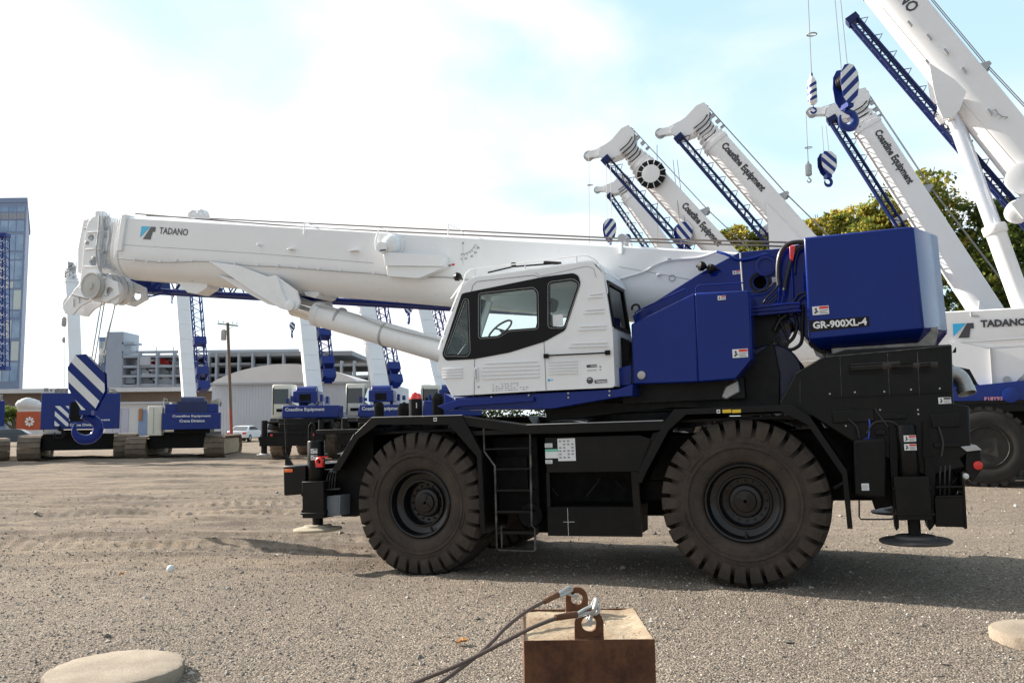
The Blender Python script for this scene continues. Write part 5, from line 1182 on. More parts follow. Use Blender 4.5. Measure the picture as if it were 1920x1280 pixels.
def small_cab(fr, u0, w0, z0, parent, off, m=cream, L_=1.9, W_=.95, H_=1.65):
    q_ = MB(); prof = [(u0, z0), (u0+L_*.85, z0), (u0+L_, z0+.5), (u0+L_*.72, z0+H_*.93), (u0+L_*.6, z0+H_), (u0+.12, z0+H_), (u0, z0+H_*.85)]
    q_.prism(prof, w0, w0+W_, 0, lambda a_, b_, c_: fr(a_, c_, b_)); c = q_.build('cab', m, parent, bevel=.04, off=off)
    for w_ in (w0-.012, w0+W_+.002):
        q_ = MB(); q_.prism([(u0+.15, z0+.75), (u0+L_*.8, z0+.6), (u0+L_*.68, z0+H_*.88), (u0+.15, z0+H_*.88)], w_, w_+.01, 0, lambda a_, b_, c_: fr(a_, c_, b_)); q_.build('window', glassd, c, off=off)
    q_ = MB(); fbox(q_, fr, u0-.012, u0-.002, w0+.1, w0+W_-.1, z0+.7, z0+H_*.86); q_.build('window', glassd, c, off=off)
    q_ = MB(); fbox(q_, fr, u0-.014, u0-.001, w0+.06, w0+.10, z0+.15, z0+H_*.9); fbox(q_, fr, u0-.03, u0, w0+.25, w0+W_-.25, z0+.3, z0+.45); q_.build('cab_fitting', dark, c, off=off)
    return c
def rt_body(P, f, label, group, cat='mobile crane', scale=1., cwtext=None, off_cw=2.0, wheelm=None, cabu=-.2):
    e = empty('rough_terrain_crane', P, label, cat, group); off = P
    fr0, f, r_ = bframe(V(P), f); s = scale
    def fr(u, w_, z): return fr0(u*s, w_*s, z*s)
    q_ = MB(); fbox(q_, fr, -4.6, 4.8, -.7, .7, 1.0, 1.75); fbox(q_, fr, -4.4, 4.6, -1.45, 1.45, 1.75, 1.85); q_.build('carrier_frame', blacksat, e, bevel=.03, off=off)
    for u in (-2.2, 2.5):
        for sg in (-1, 1):
            wheel_simple('wheel', fr(u, sg*1.62, .93), r_*-sg, .93*s, .66*s, e, off, wheelm)
            q_ = MB(); q_.prism([(u-1.3, 1.5), (u-.85, 2.0), (u+.85, 2.0), (u+1.3, 1.5), (u+1.2, 1.45), (u+.8, 1.92), (u-.8, 1.92), (u-1.2, 1.45)], sg*.8, sg*1.58, 0, lambda a_, b_, c_: fr(a_, c_, b_)); q_.build('fender', blacksat, e, off=off)
    for u in (-4.7, 4.7):
        q_ = MB(); fbox(q_, fr, u-.25, u+.25, -1.5, 1.5, .7, 1.15)
        for sg in (-1, 1): q_.cyl(fr(u, sg*1.35, .35), fr(u, sg*1.35, 1.9), .14*s, n=14)
        ob = q_.build('outrigger', blacksat, e, off=off)
        for sg in (-1, 1): q_ = MB(); float_disc(q_, fr(u, sg*1.35, .28), .33*s); q_.build('outrigger_float', greyl, ob, off=off)
    q_ = MB(); q_.lathe([(.8*s, 0), (.8*s, .3*s)], fr(0, 0, 1.85), Z3, 28); q_.build('slewing_ring', blacksat, e, off=off)
    q_ = MB(); fbox(q_, fr, -2.6, 1.6, -1.15, 1.15, 2.05, 2.35); fbox(q_, fr, -1.9, .6, .35, .5, 2.3, 3.1); fbox(q_, fr, -1.9, .6, -.5, -.35, 2.3, 3.1); sup = q_.build('superstructure', bluefar, e, bevel=.02, off=off)
    q_ = MB(); fbox(q_, fr, -off_cw-1.5, -off_cw-.4, -1.45 if not cwtext else -1.0, 1.45 if not cwtext else 1.8, 2.0, 2.78 if not cwtext else 2.62); cw = q_.build('counterweight', bluefar, e, bevel=.05, off=off)
    q_ = MB(); fbox(q_, fr, -off_cw-1.0, -off_cw+.1, -.62, .62, 2.78, 3.35); q_.lathe([(.3, -.5), (.3, .5)], fr(-off_cw-.6, 0, 3.3), r_, 16); q_.build('winch', bluefar, e, bevel=.03, off=off)
    q_ = MB(); fbox(q_, fr, -off_cw-1.03, -off_cw-.99, -.28, .28, 2.85, 3.2); q_.build('winch_opening', dark, e, off=off)
    q_ = MB()
    for k in range(9): q_.obox(fr(-off_cw-1.0+random.random()*.9, -1.1+k*.27, 2.85+random.random()*.2), f*.12, r_*.07, Z3*(.08+.1*random.random()))
    q_.build('deck_equipment', bluefar, e, off=off)
    if cwtext:
        o = fr(-off_cw-1.503, -.85, 2.3); text(cwtext, o, r_, Z3, 1.95*s, .22*s, letterw, cw, depth=.003, off=off, bold=.03)
    small_cab(fr, cabu if not cwtext else -1.6, -1.45 if not cwtext else -1.98, 2.05, e, off, cream, H_=1.65 if not cwtext else 1.7)
    q_ = MB(); fbox(q_, fr, -4.3, -2.6, -.85, .95, 1.2, 1.98); fbox(q_, fr, -4.72, -4.6, -1.2, 1.2, 1.0, 1.35); q_.build('engine_housing', blacksat, e, bevel=.03, off=off)
    for sg in (-1, 1):
        q_ = MB(); q_.lathe([(.07, 0), (.07, .02)], fr(-4.73, sg*1.0, 1.2), -f, 12); q_.build('tail_light', redp, e, off=off)
    return e, fr, f, r_
def from_px(A, B): return pt(*A), pt(*B)
def right_crane(label, A, B, h, hw, grp='cranes with raised booms behind the front crane', pos_f=None, **k):
    A, B = from_px(A, B); f = V((B.x-A.x, B.y-A.y, 0)).normalized(); c = A+f*(1.6 if pos_f is None else pos_f); P = V((c.x, c.y, gz(c.x, c.y)))
    e, fr, f_, r_ = rt_body(P, f, label, grp, scale=max(1, (A.z-P.z)/2.6))
    foot = A+f*2.0-Z3*.7
    bo, bfr, ln = boom_on(e, P, A, B, h, hw, cylfoot=foot, **k); return e, bfr, ln, P
GR = 'cranes with raised booms behind the front crane'
TXT = 'Coastline Equipment'
eF, fF, lF, oF = right_crane('white crane boom with a black and white spoked drum on its side', (1636, 748, 27.5), (1176, 246, 30.5), .92, .42, lettering=TXT, tx=(.71, .555), ncol=5, fairing=.22, txh=.36, bold=.045)
c = fF(lF*.835, -.42, .47); sF = (fF(0, 0, 1)-fF(0, 0, 0))
q_ = MB(); q_.lathe([(.50, 0), (.52, .03), (.52, .16), (.34, .18), (.34, .1)], c, sF, 40); dr = q_.build('jib_hose_drum', dark, eF, off=oF)
q_ = MB(); q_.lathe([(.335, .0), (.335, .2), (.1, .22)], c, sF, 32)
u_ = sF.orthogonal().normalized(); w_ = sF.cross(u_)
for k in range(12): an_ = k*math.pi/6; d = u_*math.cos(an_)+w_*math.sin(an_); q_.tube([c+d*.33+sF*.185, c+d*.525+sF*.185, c+d*.53], .014, 5)
q_.build('drum_spokes', whitefar, dr, off=oF)
eG, fG, lG, oG = right_crane('smaller, most distant raised boom, below the boom with the spoked drum', (1480, 770, 42), (1170, 332, 45), .85, .38, ncol=3, fairing=.3)
eH, fH, lH, oH = right_crane('raised white boom lettered in black, clear of its neighbours above the machinery housing', (1800, 748, 27), (1316, 204, 30), .95, .43, lettering=TXT, tx=(.87, .70), ncol=4, fairing=.56, txh=.36, bold=.045)
eI, fI, lI, oI = right_crane('raised white lettered boom passing behind the blue counterweight', (1990, 750, 27), (1614, 176, 29), .95, .43, lettering=TXT, tx=(.87, .69), ncol=3, fairing=.20, jr=(.97, .45), txh=.36, bold=.045)
eJ, fJ, lJ, oJ = right_crane('crane with the largest white boom, rising out of the frame at top right', (2305, 705, 20.5), (1637, -110, 23.5), 1.15, .50, lettering='TADANO', tx=(.925, .82), ncol=3, fairing=None, txh=.3, jr=(.90, .30), jib_='under', jdrop=.36, jv=.24, jw=(-1.15, -.55), pos_f=-1.6)
# J: bracket and long cylinder placed where the photograph shows them
aJ = (fJ(1, 0, 0)-fJ(0, 0, 0)); nJ = (fJ(0, 1, 0)-fJ(0, 0, 0)); sJ = (fJ(0, 0, 1)-fJ(0, 0, 0))
def at_depth(px, py, off_w):
    """point in J's boom plane, off_w to the side"""
    v = ray(px, py); p0 = fJ(0, 0, off_w); t_ = (p0-CAM).dot(sJ)/v.dot(sJ); return CAM+v*t_
def uv(p): d = p-fJ(0, 0, 0); return (d.dot(aJ), d.dot(nJ))
q_ = MB(); fp = [uv(at_depth(*p, .6)) for p in ((1742, 118), (1790, 150), (1812, 172), (1800, 205), (1785, 222), (1768, 222), (1758, 200), (1750, 165))]
for sg in (.57, -.57): q_.prism(fp, sg, sg+(.05 if sg > 0 else -.05), 0, fJ)
q_.prism([uv(at_depth(*p, .6)) for p in ((1760, 190), (1800, 180), (1795, 212), (1780, 218))], -.5, .5, 0, fJ)
q_.build('cylinder_bracket', whitefar, eJ, off=oJ)
c0 = at_depth(1790, 222, 0); c1 = at_depth(1926, 600, 0); c1 = c1+(c1-c0)*.25
q_ = MB(); q_.cyl(c0-(c1-c0)*.02, c0+(c1-c0)*.5, .205, n=28); q_.build('piston_rod', paint('rod_silver', (.80, .82, .88), .22, metal=.5, amt=.1), eJ, off=oJ)
q_ = MB(); m_ = c0+(c1-c0)*.435; q_.cyl(m_, c1, .255, n=28); q_.lathe([(.29, 0), (.31, .03), (.31, .22), (.29, .25)], m_, c1-c0, 28); q_.build('lift_cylinder', whitefar, eJ, off=oJ)
q_ = MB(); c = at_depth(1909, 395, .9); q_.lathe([(.18, -.3), (.30, -.25), (.30, .0), (.2, .05)], c, sJ, 24); q_.obox(c+nJ*.25, aJ*.25, nJ*.3, sJ*.1); q_.build('jib_mount', whitefar, eJ, off=oJ)
q_ = MB(); c = at_depth(1918, 335, .58); q_.lathe([(.42, -.05), (.42, .05), (.3, .08)], c, sJ, 32); q_.build('cable_reel', whitefar, eJ, off=oJ)
q_ = MB()
for a_ in ((1706, 45), (1742, 70), (1774, 97), (1808, 132), (1856, 210), (1740, 118), (1790, 155)): q_.obox(at_depth(*a_, .56), aJ*.09, nJ*.03, sJ*.04)
q_.build('boom_fitting', greyl, eJ, off=oJ)
q_ = MB(); q_.tube([at_depth(1655, 15, .57), at_depth(1760, 140, .57), at_depth(1920, 325, .57)], .012, 5); q_.build('boom_cable', greyl, eJ, off=oJ)
q_ = MB(); sc = [at_depth(*p, .57) for p in ((1866, 205), (1872, 214), (1880, 219), (1890, 220))]; q_.tube(sc, .012, 4)
for p in sc: q_.tube([p, p-nJ*.1], .008, 4)
q_.build('angle_scale', inkgrey, eJ, off=oJ)
# hook blocks and weights on the right (one crane's block each)
def top_at(fr_, ln_, h_, w_=0, u_=0): return fr_(ln_-.12+u_, -h_-.4, w_)
hooks = []
def hang(px, py, d, top, wpx, hpx, label, thick=.22, hookr=.13, sw=.1, stripe=(1, -1), group='striped hook blocks hanging on the right', two=True, facing=(1, .15), **k):
    p = pt(px, py, d); sc_ = d/FPX; r_ = [(-.1, 0, top), (.08, .03, V(top)+V((.15, 0, 0)))] if two else [(0, 0, top)]
    return hook_block(p, facing, wpx*sc_, hpx*sc_, thick, label, group, bluefar, ropes=r_, hookr=hookr, sw=sw, stripe=stripe, **k)
rp_ = [(-.25, .47), (0, .5), (.25, .47), (.46, .28), (.5, .0), (.34, -.4), (.2, -.5), (-.2, -.5), (-.4, -.35), (-.5, 0), (-.46, .28)]
hang(1586, 162, 22.5, pt(1560, -60, 22.5), 38, 78, 'large navy and white striped hook block below the biggest boom', .4, .24, .13, stripe=(1, 1), poly=rp_, hook_out=(1, .2, 0))
hang(1551, 308, 28.5, pt(1541, 236, 28.7), 31, 46, 'striped hook block beside the silver weight at the right', .26, .13, .14, stripe=(1, -.8), hook_out=(1, .2, 0))
hang(1143, 430, 29.5, pt(1137, 308, 30.2), 24, 40, 'striped hook block seen above the rope, left of the distant boom', .2, .1, .11, stripe=(1, 1.3), poly=rp_)
hang(1281, 436, 29.3, pt(1262, 300, 29.6), 32, 38, 'striped hook block hanging in front of the boom with the spoked drum', .3, .12, .13, stripe=(1, -1.2), poly=rp_)
hang(1176, 450, 44, pt(1176, 395, 44.5), 14, 22, 'smallest striped block just above the front boom, under the distant boom', .2, .12, .14, poly=rp_)
def weight(px, py, d, hpx, wpx, top, label, m=whitefar, striped=False, group='overhaul weights hanging on single lines'):
    p = pt(px, py, d); s_ = d/FPX; r_ = wpx*s_/2; h_ = hpx*s_; e = empty('overhaul_weight', p, label, 'crane weight', group); q_ = MB()
    q_.lathe([(r_*.5, -h_*.5), (r_, -h_*.42), (r_, h_*.30), (r_*.75, h_*.40), (r_*.35, h_*.5)], (0, 0, 0), Z3, 24)
    if striped:
        for k in range(3):   # helical stripe made of thin raised bands
            n_ = 20; vs = []; fs = []
            for i in range(n_+1):
                an_ = 2*math.pi*i/n_; zc = -h_*.36+k*h_*.24+r_*math.cos(an_)*.55
                for dz in (0, h_*.12): vs.append((math.cos(an_)*r_*1.012, math.sin(an_)*r_*1.012, min(max(zc+dz, -h_*.41), h_*.29)))
            for i in range(n_): fs.append((2*i, 2*i+2, 2*i+3, 2*i+1))
            q_.add(vs, fs, 1)
    q_.build('weight_body', [m, bluefar], e); q_ = MB(); hook_shape(q_, V((0, 0, -h_*.5-r_*1.4)), (1, 0, 0), Z3, r_*.6, r_*.25); q_.tube([(0, 0, h_*.45), (0, 0, h_*.62)], r_*.3, 8); q_.build('hook', greyl if not striped else bluefar, e)
    q_ = MB(); q_.tube([V((0, 0, h_*.4)), V(top)-p], .012, 5); q_.build('rope', ropel, e); return e, p
w1_, pw = weight(1523, 170, 22.3, 56, 17, pt(1514, -30, 22.3), 'striped cylinder weight on a single line left of the largest hook block', letterw, True)
q_ = MB(); c = pt(1522, 65, 22.3)-pw; q_.arc(c, (1, 0, 0), (0, 1, .1), .13, .02, n=20); q_.build('trip_ring', ropel, w1_)
w2_, pw = weight(1516, 318, 28.6, 26, 12, pt(1511, 208, 28.6), 'small silver weight on a single line left of the striped block', greyl)
q_ = MB(); c = pt(1516, 277, 28.6)-pw; q_.arc(c, (1, 0, 0), (0, 1, .1), .12, .015, n=20); q_.build('trip_ring', ropel, w2_)
w3_, pw = weight(1105, 478, 30.4, 20, 9, pt(1104, 292, 30.6), 'weight half hidden behind the front boom, on the line from the leftmost raised head', greyl)
q_ = MB(); c = pt(1106, 347, 30.4)-pw; q_.arc(c, (1, 0, 0), (0, 1, .1), .1, .015, n=20); q_.build('trip_ring', ropel, w3_)
w4_, pw = weight(1233, 480, 30, 20, 10, pt(1232, 272, 30), 'weight half hidden behind the front boom, on the line from the lettered boom head', greyl)
# crane K: next crane behind, boom lowered, seen at the right edge
fK = (pt(1300, 700, 25)-pt(2050, 700, 20.5)); fK.z = 0; fK.normalize()
cK = pt(2050, 905, 22.2); PK = V((cK.x, cK.y, gz(cK.x, cK.y))); PK = PK - fK*.3
eK, frK, fK_, rK_ = rt_body(PK, fK, 'neighbouring crane', 'cranes parked with lowered booms', scale=1.12, cabu=-1.9)
eK['label'] = 'neighbouring crane at the right edge with its white boom lowered, one black wheel showing'; del eK['group']
def planeK(px, py, w_=0.):
    v = ray(px, py); o = PK+rK_*w_; t_ = (o-CAM).dot(rK_)/v.dot(rK_); return CAM+v*t_
wK = -.75
AK, BK = planeK(2180, 567, wK-.0), planeK(1330, 612, wK)
boK, fKb, lK = boom_on(eK, PK, AK, BK, 1.42, .62, jib_=None, ncol=3, fairing=None, rope_=False, aux=False)
sK = fKb(0, 0, 1)-fKb(0, 0, 0); aK = fKb(1, 0, 0)-fKb(0, 0, 0); nK = fKb(0, 1, 0)-fKb(0, 0, 0)
def onK(px, py, w_=.635):
    v = ray(px, py); p0 = fKb(0, 0, w_); t_ = (p0-CAM).dot(sK)/v.dot(sK); return CAM+v*t_
def uvK(px, py, w_=.635): d = onK(px, py, w_)-fKb(0, 0, 0); return (d.dot(aK), d.dot(nK))
q_ = MB(); fp = [uvK(*p) for p in ((1775, 668), (1790, 640), (1856, 655), (1930, 650), (1930, 690), (1905, 715), (1875, 731), (1858, 730), (1838, 722), (1800, 700))]
q_.prism(fp, .64, .70, 0, fKb); q_.prism([uvK(*p) for p in ((1795, 680), (1900, 680), (1880, 718), (1858, 724), (1840, 716))], -.5, .6, 0, fKb)
q_.build('cylinder_bracket', whitefar, boK, off=PK)
q_ = MB(); q_.prism([uvK(*p) for p in ((1855, 652), (1859, 652), (1864, 729), (1860, 729))], .70, .80, 0, fKb); c = onK(1888, 711, .71); q_.lathe([(.09, -.02), (.09, .03)], c, sK, 18); q_.build('bracket_rib', greyl, boK, off=PK)
q_ = MB(); c0, c1 = onK(1908, 706, .1), onK(2120, 735, .1); q_.cyl(c0, c1, .30, n=24); q_.build('lift_cylinder', whitefar, boK, off=PK)
q_ = MB(); q_.tube([onK(1776, 643), onK(1930, 634)], .012, 5); q_.tube([onK(1490, 680), onK(1530, 676)], .02, 5); q_.tube([onK(1820, 585), onK(1821, 592), onK(1835, 592)], .02, 6); q_.build('boom_cable', greyl, boK, off=PK)
o = onK(1788, 634); wl2 = (onK(1827, 632)-o).length; hl2 = (onK(1788, 607)-o).length
logo(None, eK, wl2, hl2, o-PK, -aK, nK, sK*.01, [cyan, inkm]).name = 'emblem'
o = onK(1839, 614, .65); text('TADANO', o, -aK, nK, (onK(1925, 606, .65)-o).length, (onK(1840, 600, .65)-o).length, inkm, boK, depth=0, off=PK, bold=.05)
# K: blue machinery, lettering, pipe frame; a wheel where the photograph shows it
def frKp(px, py, w_):
    v = ray(px, py); o = PK+rK_*w_; t_ = (o-CAM).dot(rK_)/v.dot(rK_); p = CAM+v*t_; d = p-PK; return (d.dot(fK_), d.z)
side = -1 if rK_.dot(CAM-PK) < 0 else 1
wq = side*1.7
q_ = MB(); q_.prism([frKp(*p, wq) for p in ((1700, 735), (1930, 712), (1930, 753), (1700, 762))], wq, wq-side*1.2, 0, lambda a_, b_, c_: PK+fK_*a_+rK_*c_+Z3*b_); q_.build('machinery_housing', bluefar, eK, bevel=.02, off=PK)
q_ = MB(); q_.prism([frKp(*p, wq) for p in ((1700, 762), (1930, 753), (1930, 770), (1700, 776))], wq+side*.02, wq-side*1.6, 0, lambda a_, b_, c_: PK+fK_*a_+rK_*c_+Z3*b_); q_.build('deck_beam', black, eK, off=PK)
a_ = frKp(1846, 751, wq+side*.06); b_ = frKp(1880, 750, wq+side*.06); o = PK+fK_*a_[0]+rK_*(wq+side*.06)+Z3*a_[1]
text('P18Y93', o, -fK_, Z3, abs(a_[0]-b_[0]), .10, paint('lettering_pink', (.6, .25, .3), .5), eK, depth=0, off=PK, bold=.03)
q_ = MB(); kx = frKp(1895, 740, wq+side*.05); q_.lathe([(.2, 0), (.2, .04), (.14, .05)], PK+fK_*kx[0]+rK_*(wq+side*.05)+Z3*kx[1], rK_*side, 20); q_.build('side_fitting', bluefar, eK, off=PK)
# ---- left: two crawler cranes seen from behind
def track(fr, w0, w1, L_, H_, parent, off):
    e = empty('track', (0, 0, 0)); e.parent = parent; q_ = MB(); r_ = H_/2; n_ = 46; P_ = []
    per = 2*L_+2*math.pi*r_
    for i in range(n_):
        s_ = per*i/n_
        if s_ < L_: P_.append((-L_/2+s_, H_, (1, 0)))
        elif s_ < L_+math.pi*r_: a_ = (s_-L_)/r_; P_.append((L_/2+r_*math.sin(a_), r_+r_*math.cos(a_), (math.cos(a_), -math.sin(a_))))
        elif s_ < 2*L_+math.pi*r_: P_.append((L_/2-(s_-L_-math.pi*r_), 0, (-1, 0)))
        else: a_ = (s_-2*L_-math.pi*r_)/r_; P_.append((-L_/2-r_*math.sin(a_), r_-r_*math.cos(a_), (-math.cos(a_), math.sin(a_))))
    c0 = fr(0, 0, 0); du = fr(1, 0, 0)-c0; dw = fr(0, 1, 0)-c0
    for (u, z, (tx_, tz_)) in P_:
        c = fr(u, (w0+w1)/2, max(z, .03)+.02); t_ = du*tx_+Z3*tz_; q_.obox(c, t_*(per/n_*.46), dw*(abs(w1-w0)/2), t_.cross(dw).normalized()*.035)
    q_.build('track_shoes', trackm, e, off=off); q_ = MB()
    q_.prism([(-L_/2, .15), (L_/2, .15), (L_/2+r_*.6, r_), (L_/2, H_-.12), (-L_/2, H_-.12), (-L_/2-r_*.6, r_)], w0+.12, w1-.12, 0, lambda a_, b_, c_: fr(a_, c_, b_)); q_.build('track_frame', paint('frame_sand', (.30, .24, .16), .7, amt=.7, dirt=(.1, .08, .06)) if 'frame_sand' not in MATS else MATS['frame_sand'], e, off=off)
    return e
def crawler(px, d, label, dyaw, A, B, cw_px, grp='crawler cranes parked at the far side', textl=None, cab=True, striped=False, tw=2.55, tilt=0, bodyw=1.95, ztop=2.9, headb=True, boff=0., hwb=.34, tH=1.1, tW=.42, zlo=1.25):
    c = pt(px, 800, d); yaw = math.atan2(c.x, c.y)+dyaw; P = V((c.x, c.y, gz(c.x, c.y)-.02)); f = V((math.sin(yaw), math.cos(yaw), 0))
    e = empty('crawler_crane', P, label, 'crawler crane', grp); fr_, f, r_ = bframe(P, f); fr = lambda u, w_, z: fr_(u, w_+boff, z)
    fr2, f2, r2 = bframe(P, V((math.sin(yaw+tilt), math.cos(yaw+tilt), 0)))
    for sg in (-1, 1): track(fr2, sg*tw-tW, sg*tw+tW, 4.4, tH, e, P)
    q_ = MB(); fbox(q_, fr2, -2.2, 2.0, -tw+.55, tw-.55, .5, 1.35); q_.lathe([(.9, 0), (.9, .35)], fr2(0, 0, .95), Z3, 24); q_.build('car_body', blacksat, e, off=P)
    q_ = MB(); fbox(q_, fr, -2.9, 2.3, -.9, .9, 1.3, 1.55); q_.build('superstructure', blacksat, e, off=P)
    q_ = MB(); fbox(q_, fr, -3.4, -2.3, -bodyw, bodyw, zlo, 2.38 if not striped else ztop)
    if not striped: fbox(q_, fr, -3.1, -2.2, -bodyw+.1, bodyw-.15, 2.38, 2.85)
    cw = q_.build('counterweight', bluefar, e, bevel=.03, off=P)
    q_ = MB(); fbox(q_, fr, -3.2, -1.8, -.75, .75, 1.9, 3.0); q_.lathe([(.35, -.6), (.35, .6)], fr(-2.7, 0, 2.9), r_, 18); q_.build('winch', paint('blue_dark_far', (.01, .02, .09), .5) if 'blue_dark_far' not in MATS else MATS['blue_dark_far'], e, bevel=.03, off=P)
    q_ = MB()
    for k in range(26): q_.obox(fr(-2.9+random.random()*1.5, -bodyw+.1+2*(bodyw-.1)*random.random(), (2.75 if not striped else ztop)+.05+random.random()*.2), f*(.05+.1*random.random()), r_*(.04+.12*random.random()), Z3*(.03+.12*random.random()))
    q_.build('deck_equipment', MATS['frame_dim'] if 'frame_dim' in MATS else paint('frame_dim', (.35, .33, .28), .6, amt=.8, dirt=(.05, .05, .05)), e, off=P)
    hr_ = MB()
    for w_ in (-bodyw+.05, bodyw-.1):
        hr_.tube([fr(-3.2, w_, 2.7), fr(-3.2, w_, 3.15), fr(-1.5, w_, 3.15), fr(-1.5, w_, 2.7)], .02, 5)
    hr_.build('hand_rail', greyl, e, off=P)
    if textl:
        for (t_, w0, z_, wd, hh) in textl: text(t_, fr(-3.405, w0, z_), r_, Z3, wd, hh, letterw, cw, depth=.004, off=P, bold=.03)
    if cab: small_cab(fr, -.2, -bodyw-.15, 1.35, e, P, cream)
    if cab and not striped:
        q_ = MB(); fbox(q_, fr, -3.2, -1.2, -bodyw-.72, -bodyw-.02, 1.2, 2.75); q_.build('side_housing', cream, e, bevel=.05, off=P)
        q_ = MB(); fbox(q_, fr, -3.21, -3.2, -bodyw-.45, -bodyw-.4, 1.3, 2.65); q_.build('housing_seam', greyl, e, off=P)
    if striped:
        q_ = MB(); fbox(q_, fr, -3.46, -3.405, -bodyw+.62, -.55, 1.75, 2.8); sp_ = q_.build('striped_plate', bluefar, e, off=P); q_ = MB()
        for pg in clip_stripes([(-bodyw+.63, 1.76), (-.56, 1.76), (-.56, 2.79), (-bodyw+.63, 2.79)], (1, -1), .17, .1): q_.prism(pg, -3.466, -3.461, 0, lambda a_, b_, c_: fr(c_, a_, b_))
        q_.build('white_stripe', letterw, sp_, off=P)
        q_ = MB(); fbox(q_, fr, -3.41, -2.3, -.5, .5, 2.0, 3.0); q_.build('winch_opening', dark, e, off=P)
        q_ = MB(); hook_shape(q_, fr(-3.5, -.95, 1.35), r_, Z3, .22, .08); q_.build('stowed_hook', blacksat, e, off=P)
    Aw, Bw = from_px(A, B); boom_on(e, P, Aw, Bw, .72, hwb, jib_='side' if not striped else None, ncol=3, fairing=None, aux=False, rope_=False, head=headb)
    return e, fr, P
crawler(352, 47, 'crawler crane with a cream cab seen from behind, right of the big hook block', R(4), (359, 772, 47), (336, 462, 50), None, textl=[('Coastline Equipment', -.95, 2.12, 1.9, .15), ('Crane Division', -.6, 1.88, 1.25, .15)], tilt=R(9), headb=False, boff=.42, bodyw=1.45, tw=2.0, tW=.52, hwb=.36, zlo=1.5)
crawler(156, 46, 'crawler crane with a striped rear plate, behind the large hanging hook block', R(2), (146, 775, 46), (134, 492, 48.5), None, textl=[('Coastline Equipment', -.55, 1.98, 1.9, .15), ('Crane Division', -.5, 1.75, 1.25, .14)], striped=True, ztop=3.45, bodyw=1.82, tilt=R(3), tw=2.22, tW=.52, tH=1.25, zlo=1.6)
crawler(-92, 44, 'crane cut off by the left edge, only a blue corner and track visible', R(0), (-70, 775, 43), (-78, 470, 45), None, cab=False, tw=2.1, bodyw=2.25, ztop=3.1, striped=True, headb=False, tW=.5, zlo=1.8)
xc = [o for o in bpy.data.objects if o.name.startswith('crawler_crane')][-1]
p0, p1 = pt(4, 690, 41), pt(4, 440, 42); ax_ = (p1-p0).normalized()
lattice(lambda u, v_, w_: p0+ax_*u+V((1, 0, 0))*v_+V((0, 1, 0))*w_, 0, (p1-p0).length, -.2, .16, 0, .35, 'lattice_jib', bluefar, xc, xc.location, rc=.045, rl_=.025, step=.5)
# rough terrain cranes seen from behind
def rear_crane(label, px, d, yaw, A, B, cwtext, jib_='side', scale=1.):
    c = pt(px, 800, d); P = V((c.x, c.y, gz(c.x, c.y))); f = V((math.sin(yaw), math.cos(yaw), 0))
    e, fr, f_, r_ = rt_body(P, f, label, 'rough terrain cranes seen from behind', cwtext=cwtext, scale=scale, off_cw=1.6, wheelm=rubberlit)
    Aw, Bw = from_px(A, B); boom_on(e, P, Aw, Bw, .8, .42, jib_=jib_, ncol=3, fairing=None, aux=False, rope_=False, head=False); return e
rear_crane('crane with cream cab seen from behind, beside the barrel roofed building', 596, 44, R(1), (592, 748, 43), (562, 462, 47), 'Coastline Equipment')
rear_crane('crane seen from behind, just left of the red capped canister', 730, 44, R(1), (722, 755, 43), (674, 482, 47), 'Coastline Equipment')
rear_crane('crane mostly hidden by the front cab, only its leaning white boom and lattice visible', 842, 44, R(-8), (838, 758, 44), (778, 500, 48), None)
# little hooks hanging far off
hook_block(pt(548, 612, 41), (1, .1), .25, .42, .14, 'small dark hook block hanging beside the boom over the barrel roof', 'distant dark hook blocks', ropes=[(0, 0, pt(548, 540, 41))], hookr=.12, sw=.08)
hook_block(pt(766, 578, 38), (1, .3), .36, .50, .25, 'dark hook block hanging against the sky left of the front cab', 'distant dark hook blocks', ropes=[(0, 0, pt(767, 505, 38))], hookr=.16, sw=.08)
hook_block(pt(323, 551, 44), (1, .3), .2, .45, .14, 'tiny hook block hanging just under the front lattice jib', 'distant dark hook blocks', ropes=[(0, 0, pt(323, 500, 44))], hookr=.1, sw=.08)

# ================================================================== BUILDINGS AND FAR THINGS
def wz(px, py, d): p = pt(px, py, d); return p.x, p.z
def wbox(q_, x0, x1, y0, y1, z0, z1, m=0): q_.box(min(x0, x1), max(x0, x1), min(y0, y1), max(y0, y1), min(z0, z1), max(z0, z1), m)
def pbox(q_, px0, py0, px1, py1, d, th, m=0):
    xm, ym = (px0+px1)/2, (py0+py1)/2; wbox(q_, wz(px0, ym, d)[0], wz(px1, ym, d)[0], d, d+th, wz(xm, py1, d)[1], wz(xm, py0, d)[1], m)
wallgrey = paint('wall_grey', (.46, .49, .54), .8, amt=.3, scale=.3)
wallwhite = paint('wall_white', (.60, .61, .63), .8, amt=.3, scale=.3)
def towerglass():
    m, t, b = newmat('curtain_glass'); n = noise(t, .35, 3, .5)
    t.links.new(ramp(t, n, [(.35, (.17, .27, .42)), (.65, (.32, .43, .58))]), b.inputs['Base Color']); b.inputs['Roughness'].default_value = .18; b.inputs['Metallic'].default_value = .3; return m
tglass = towerglass(); tframe = paint('tower_frame', (.20, .26, .40), .5, amt=.2); tpale = paint('tower_pale_panel', (.55, .62, .62), .5, amt=.3)
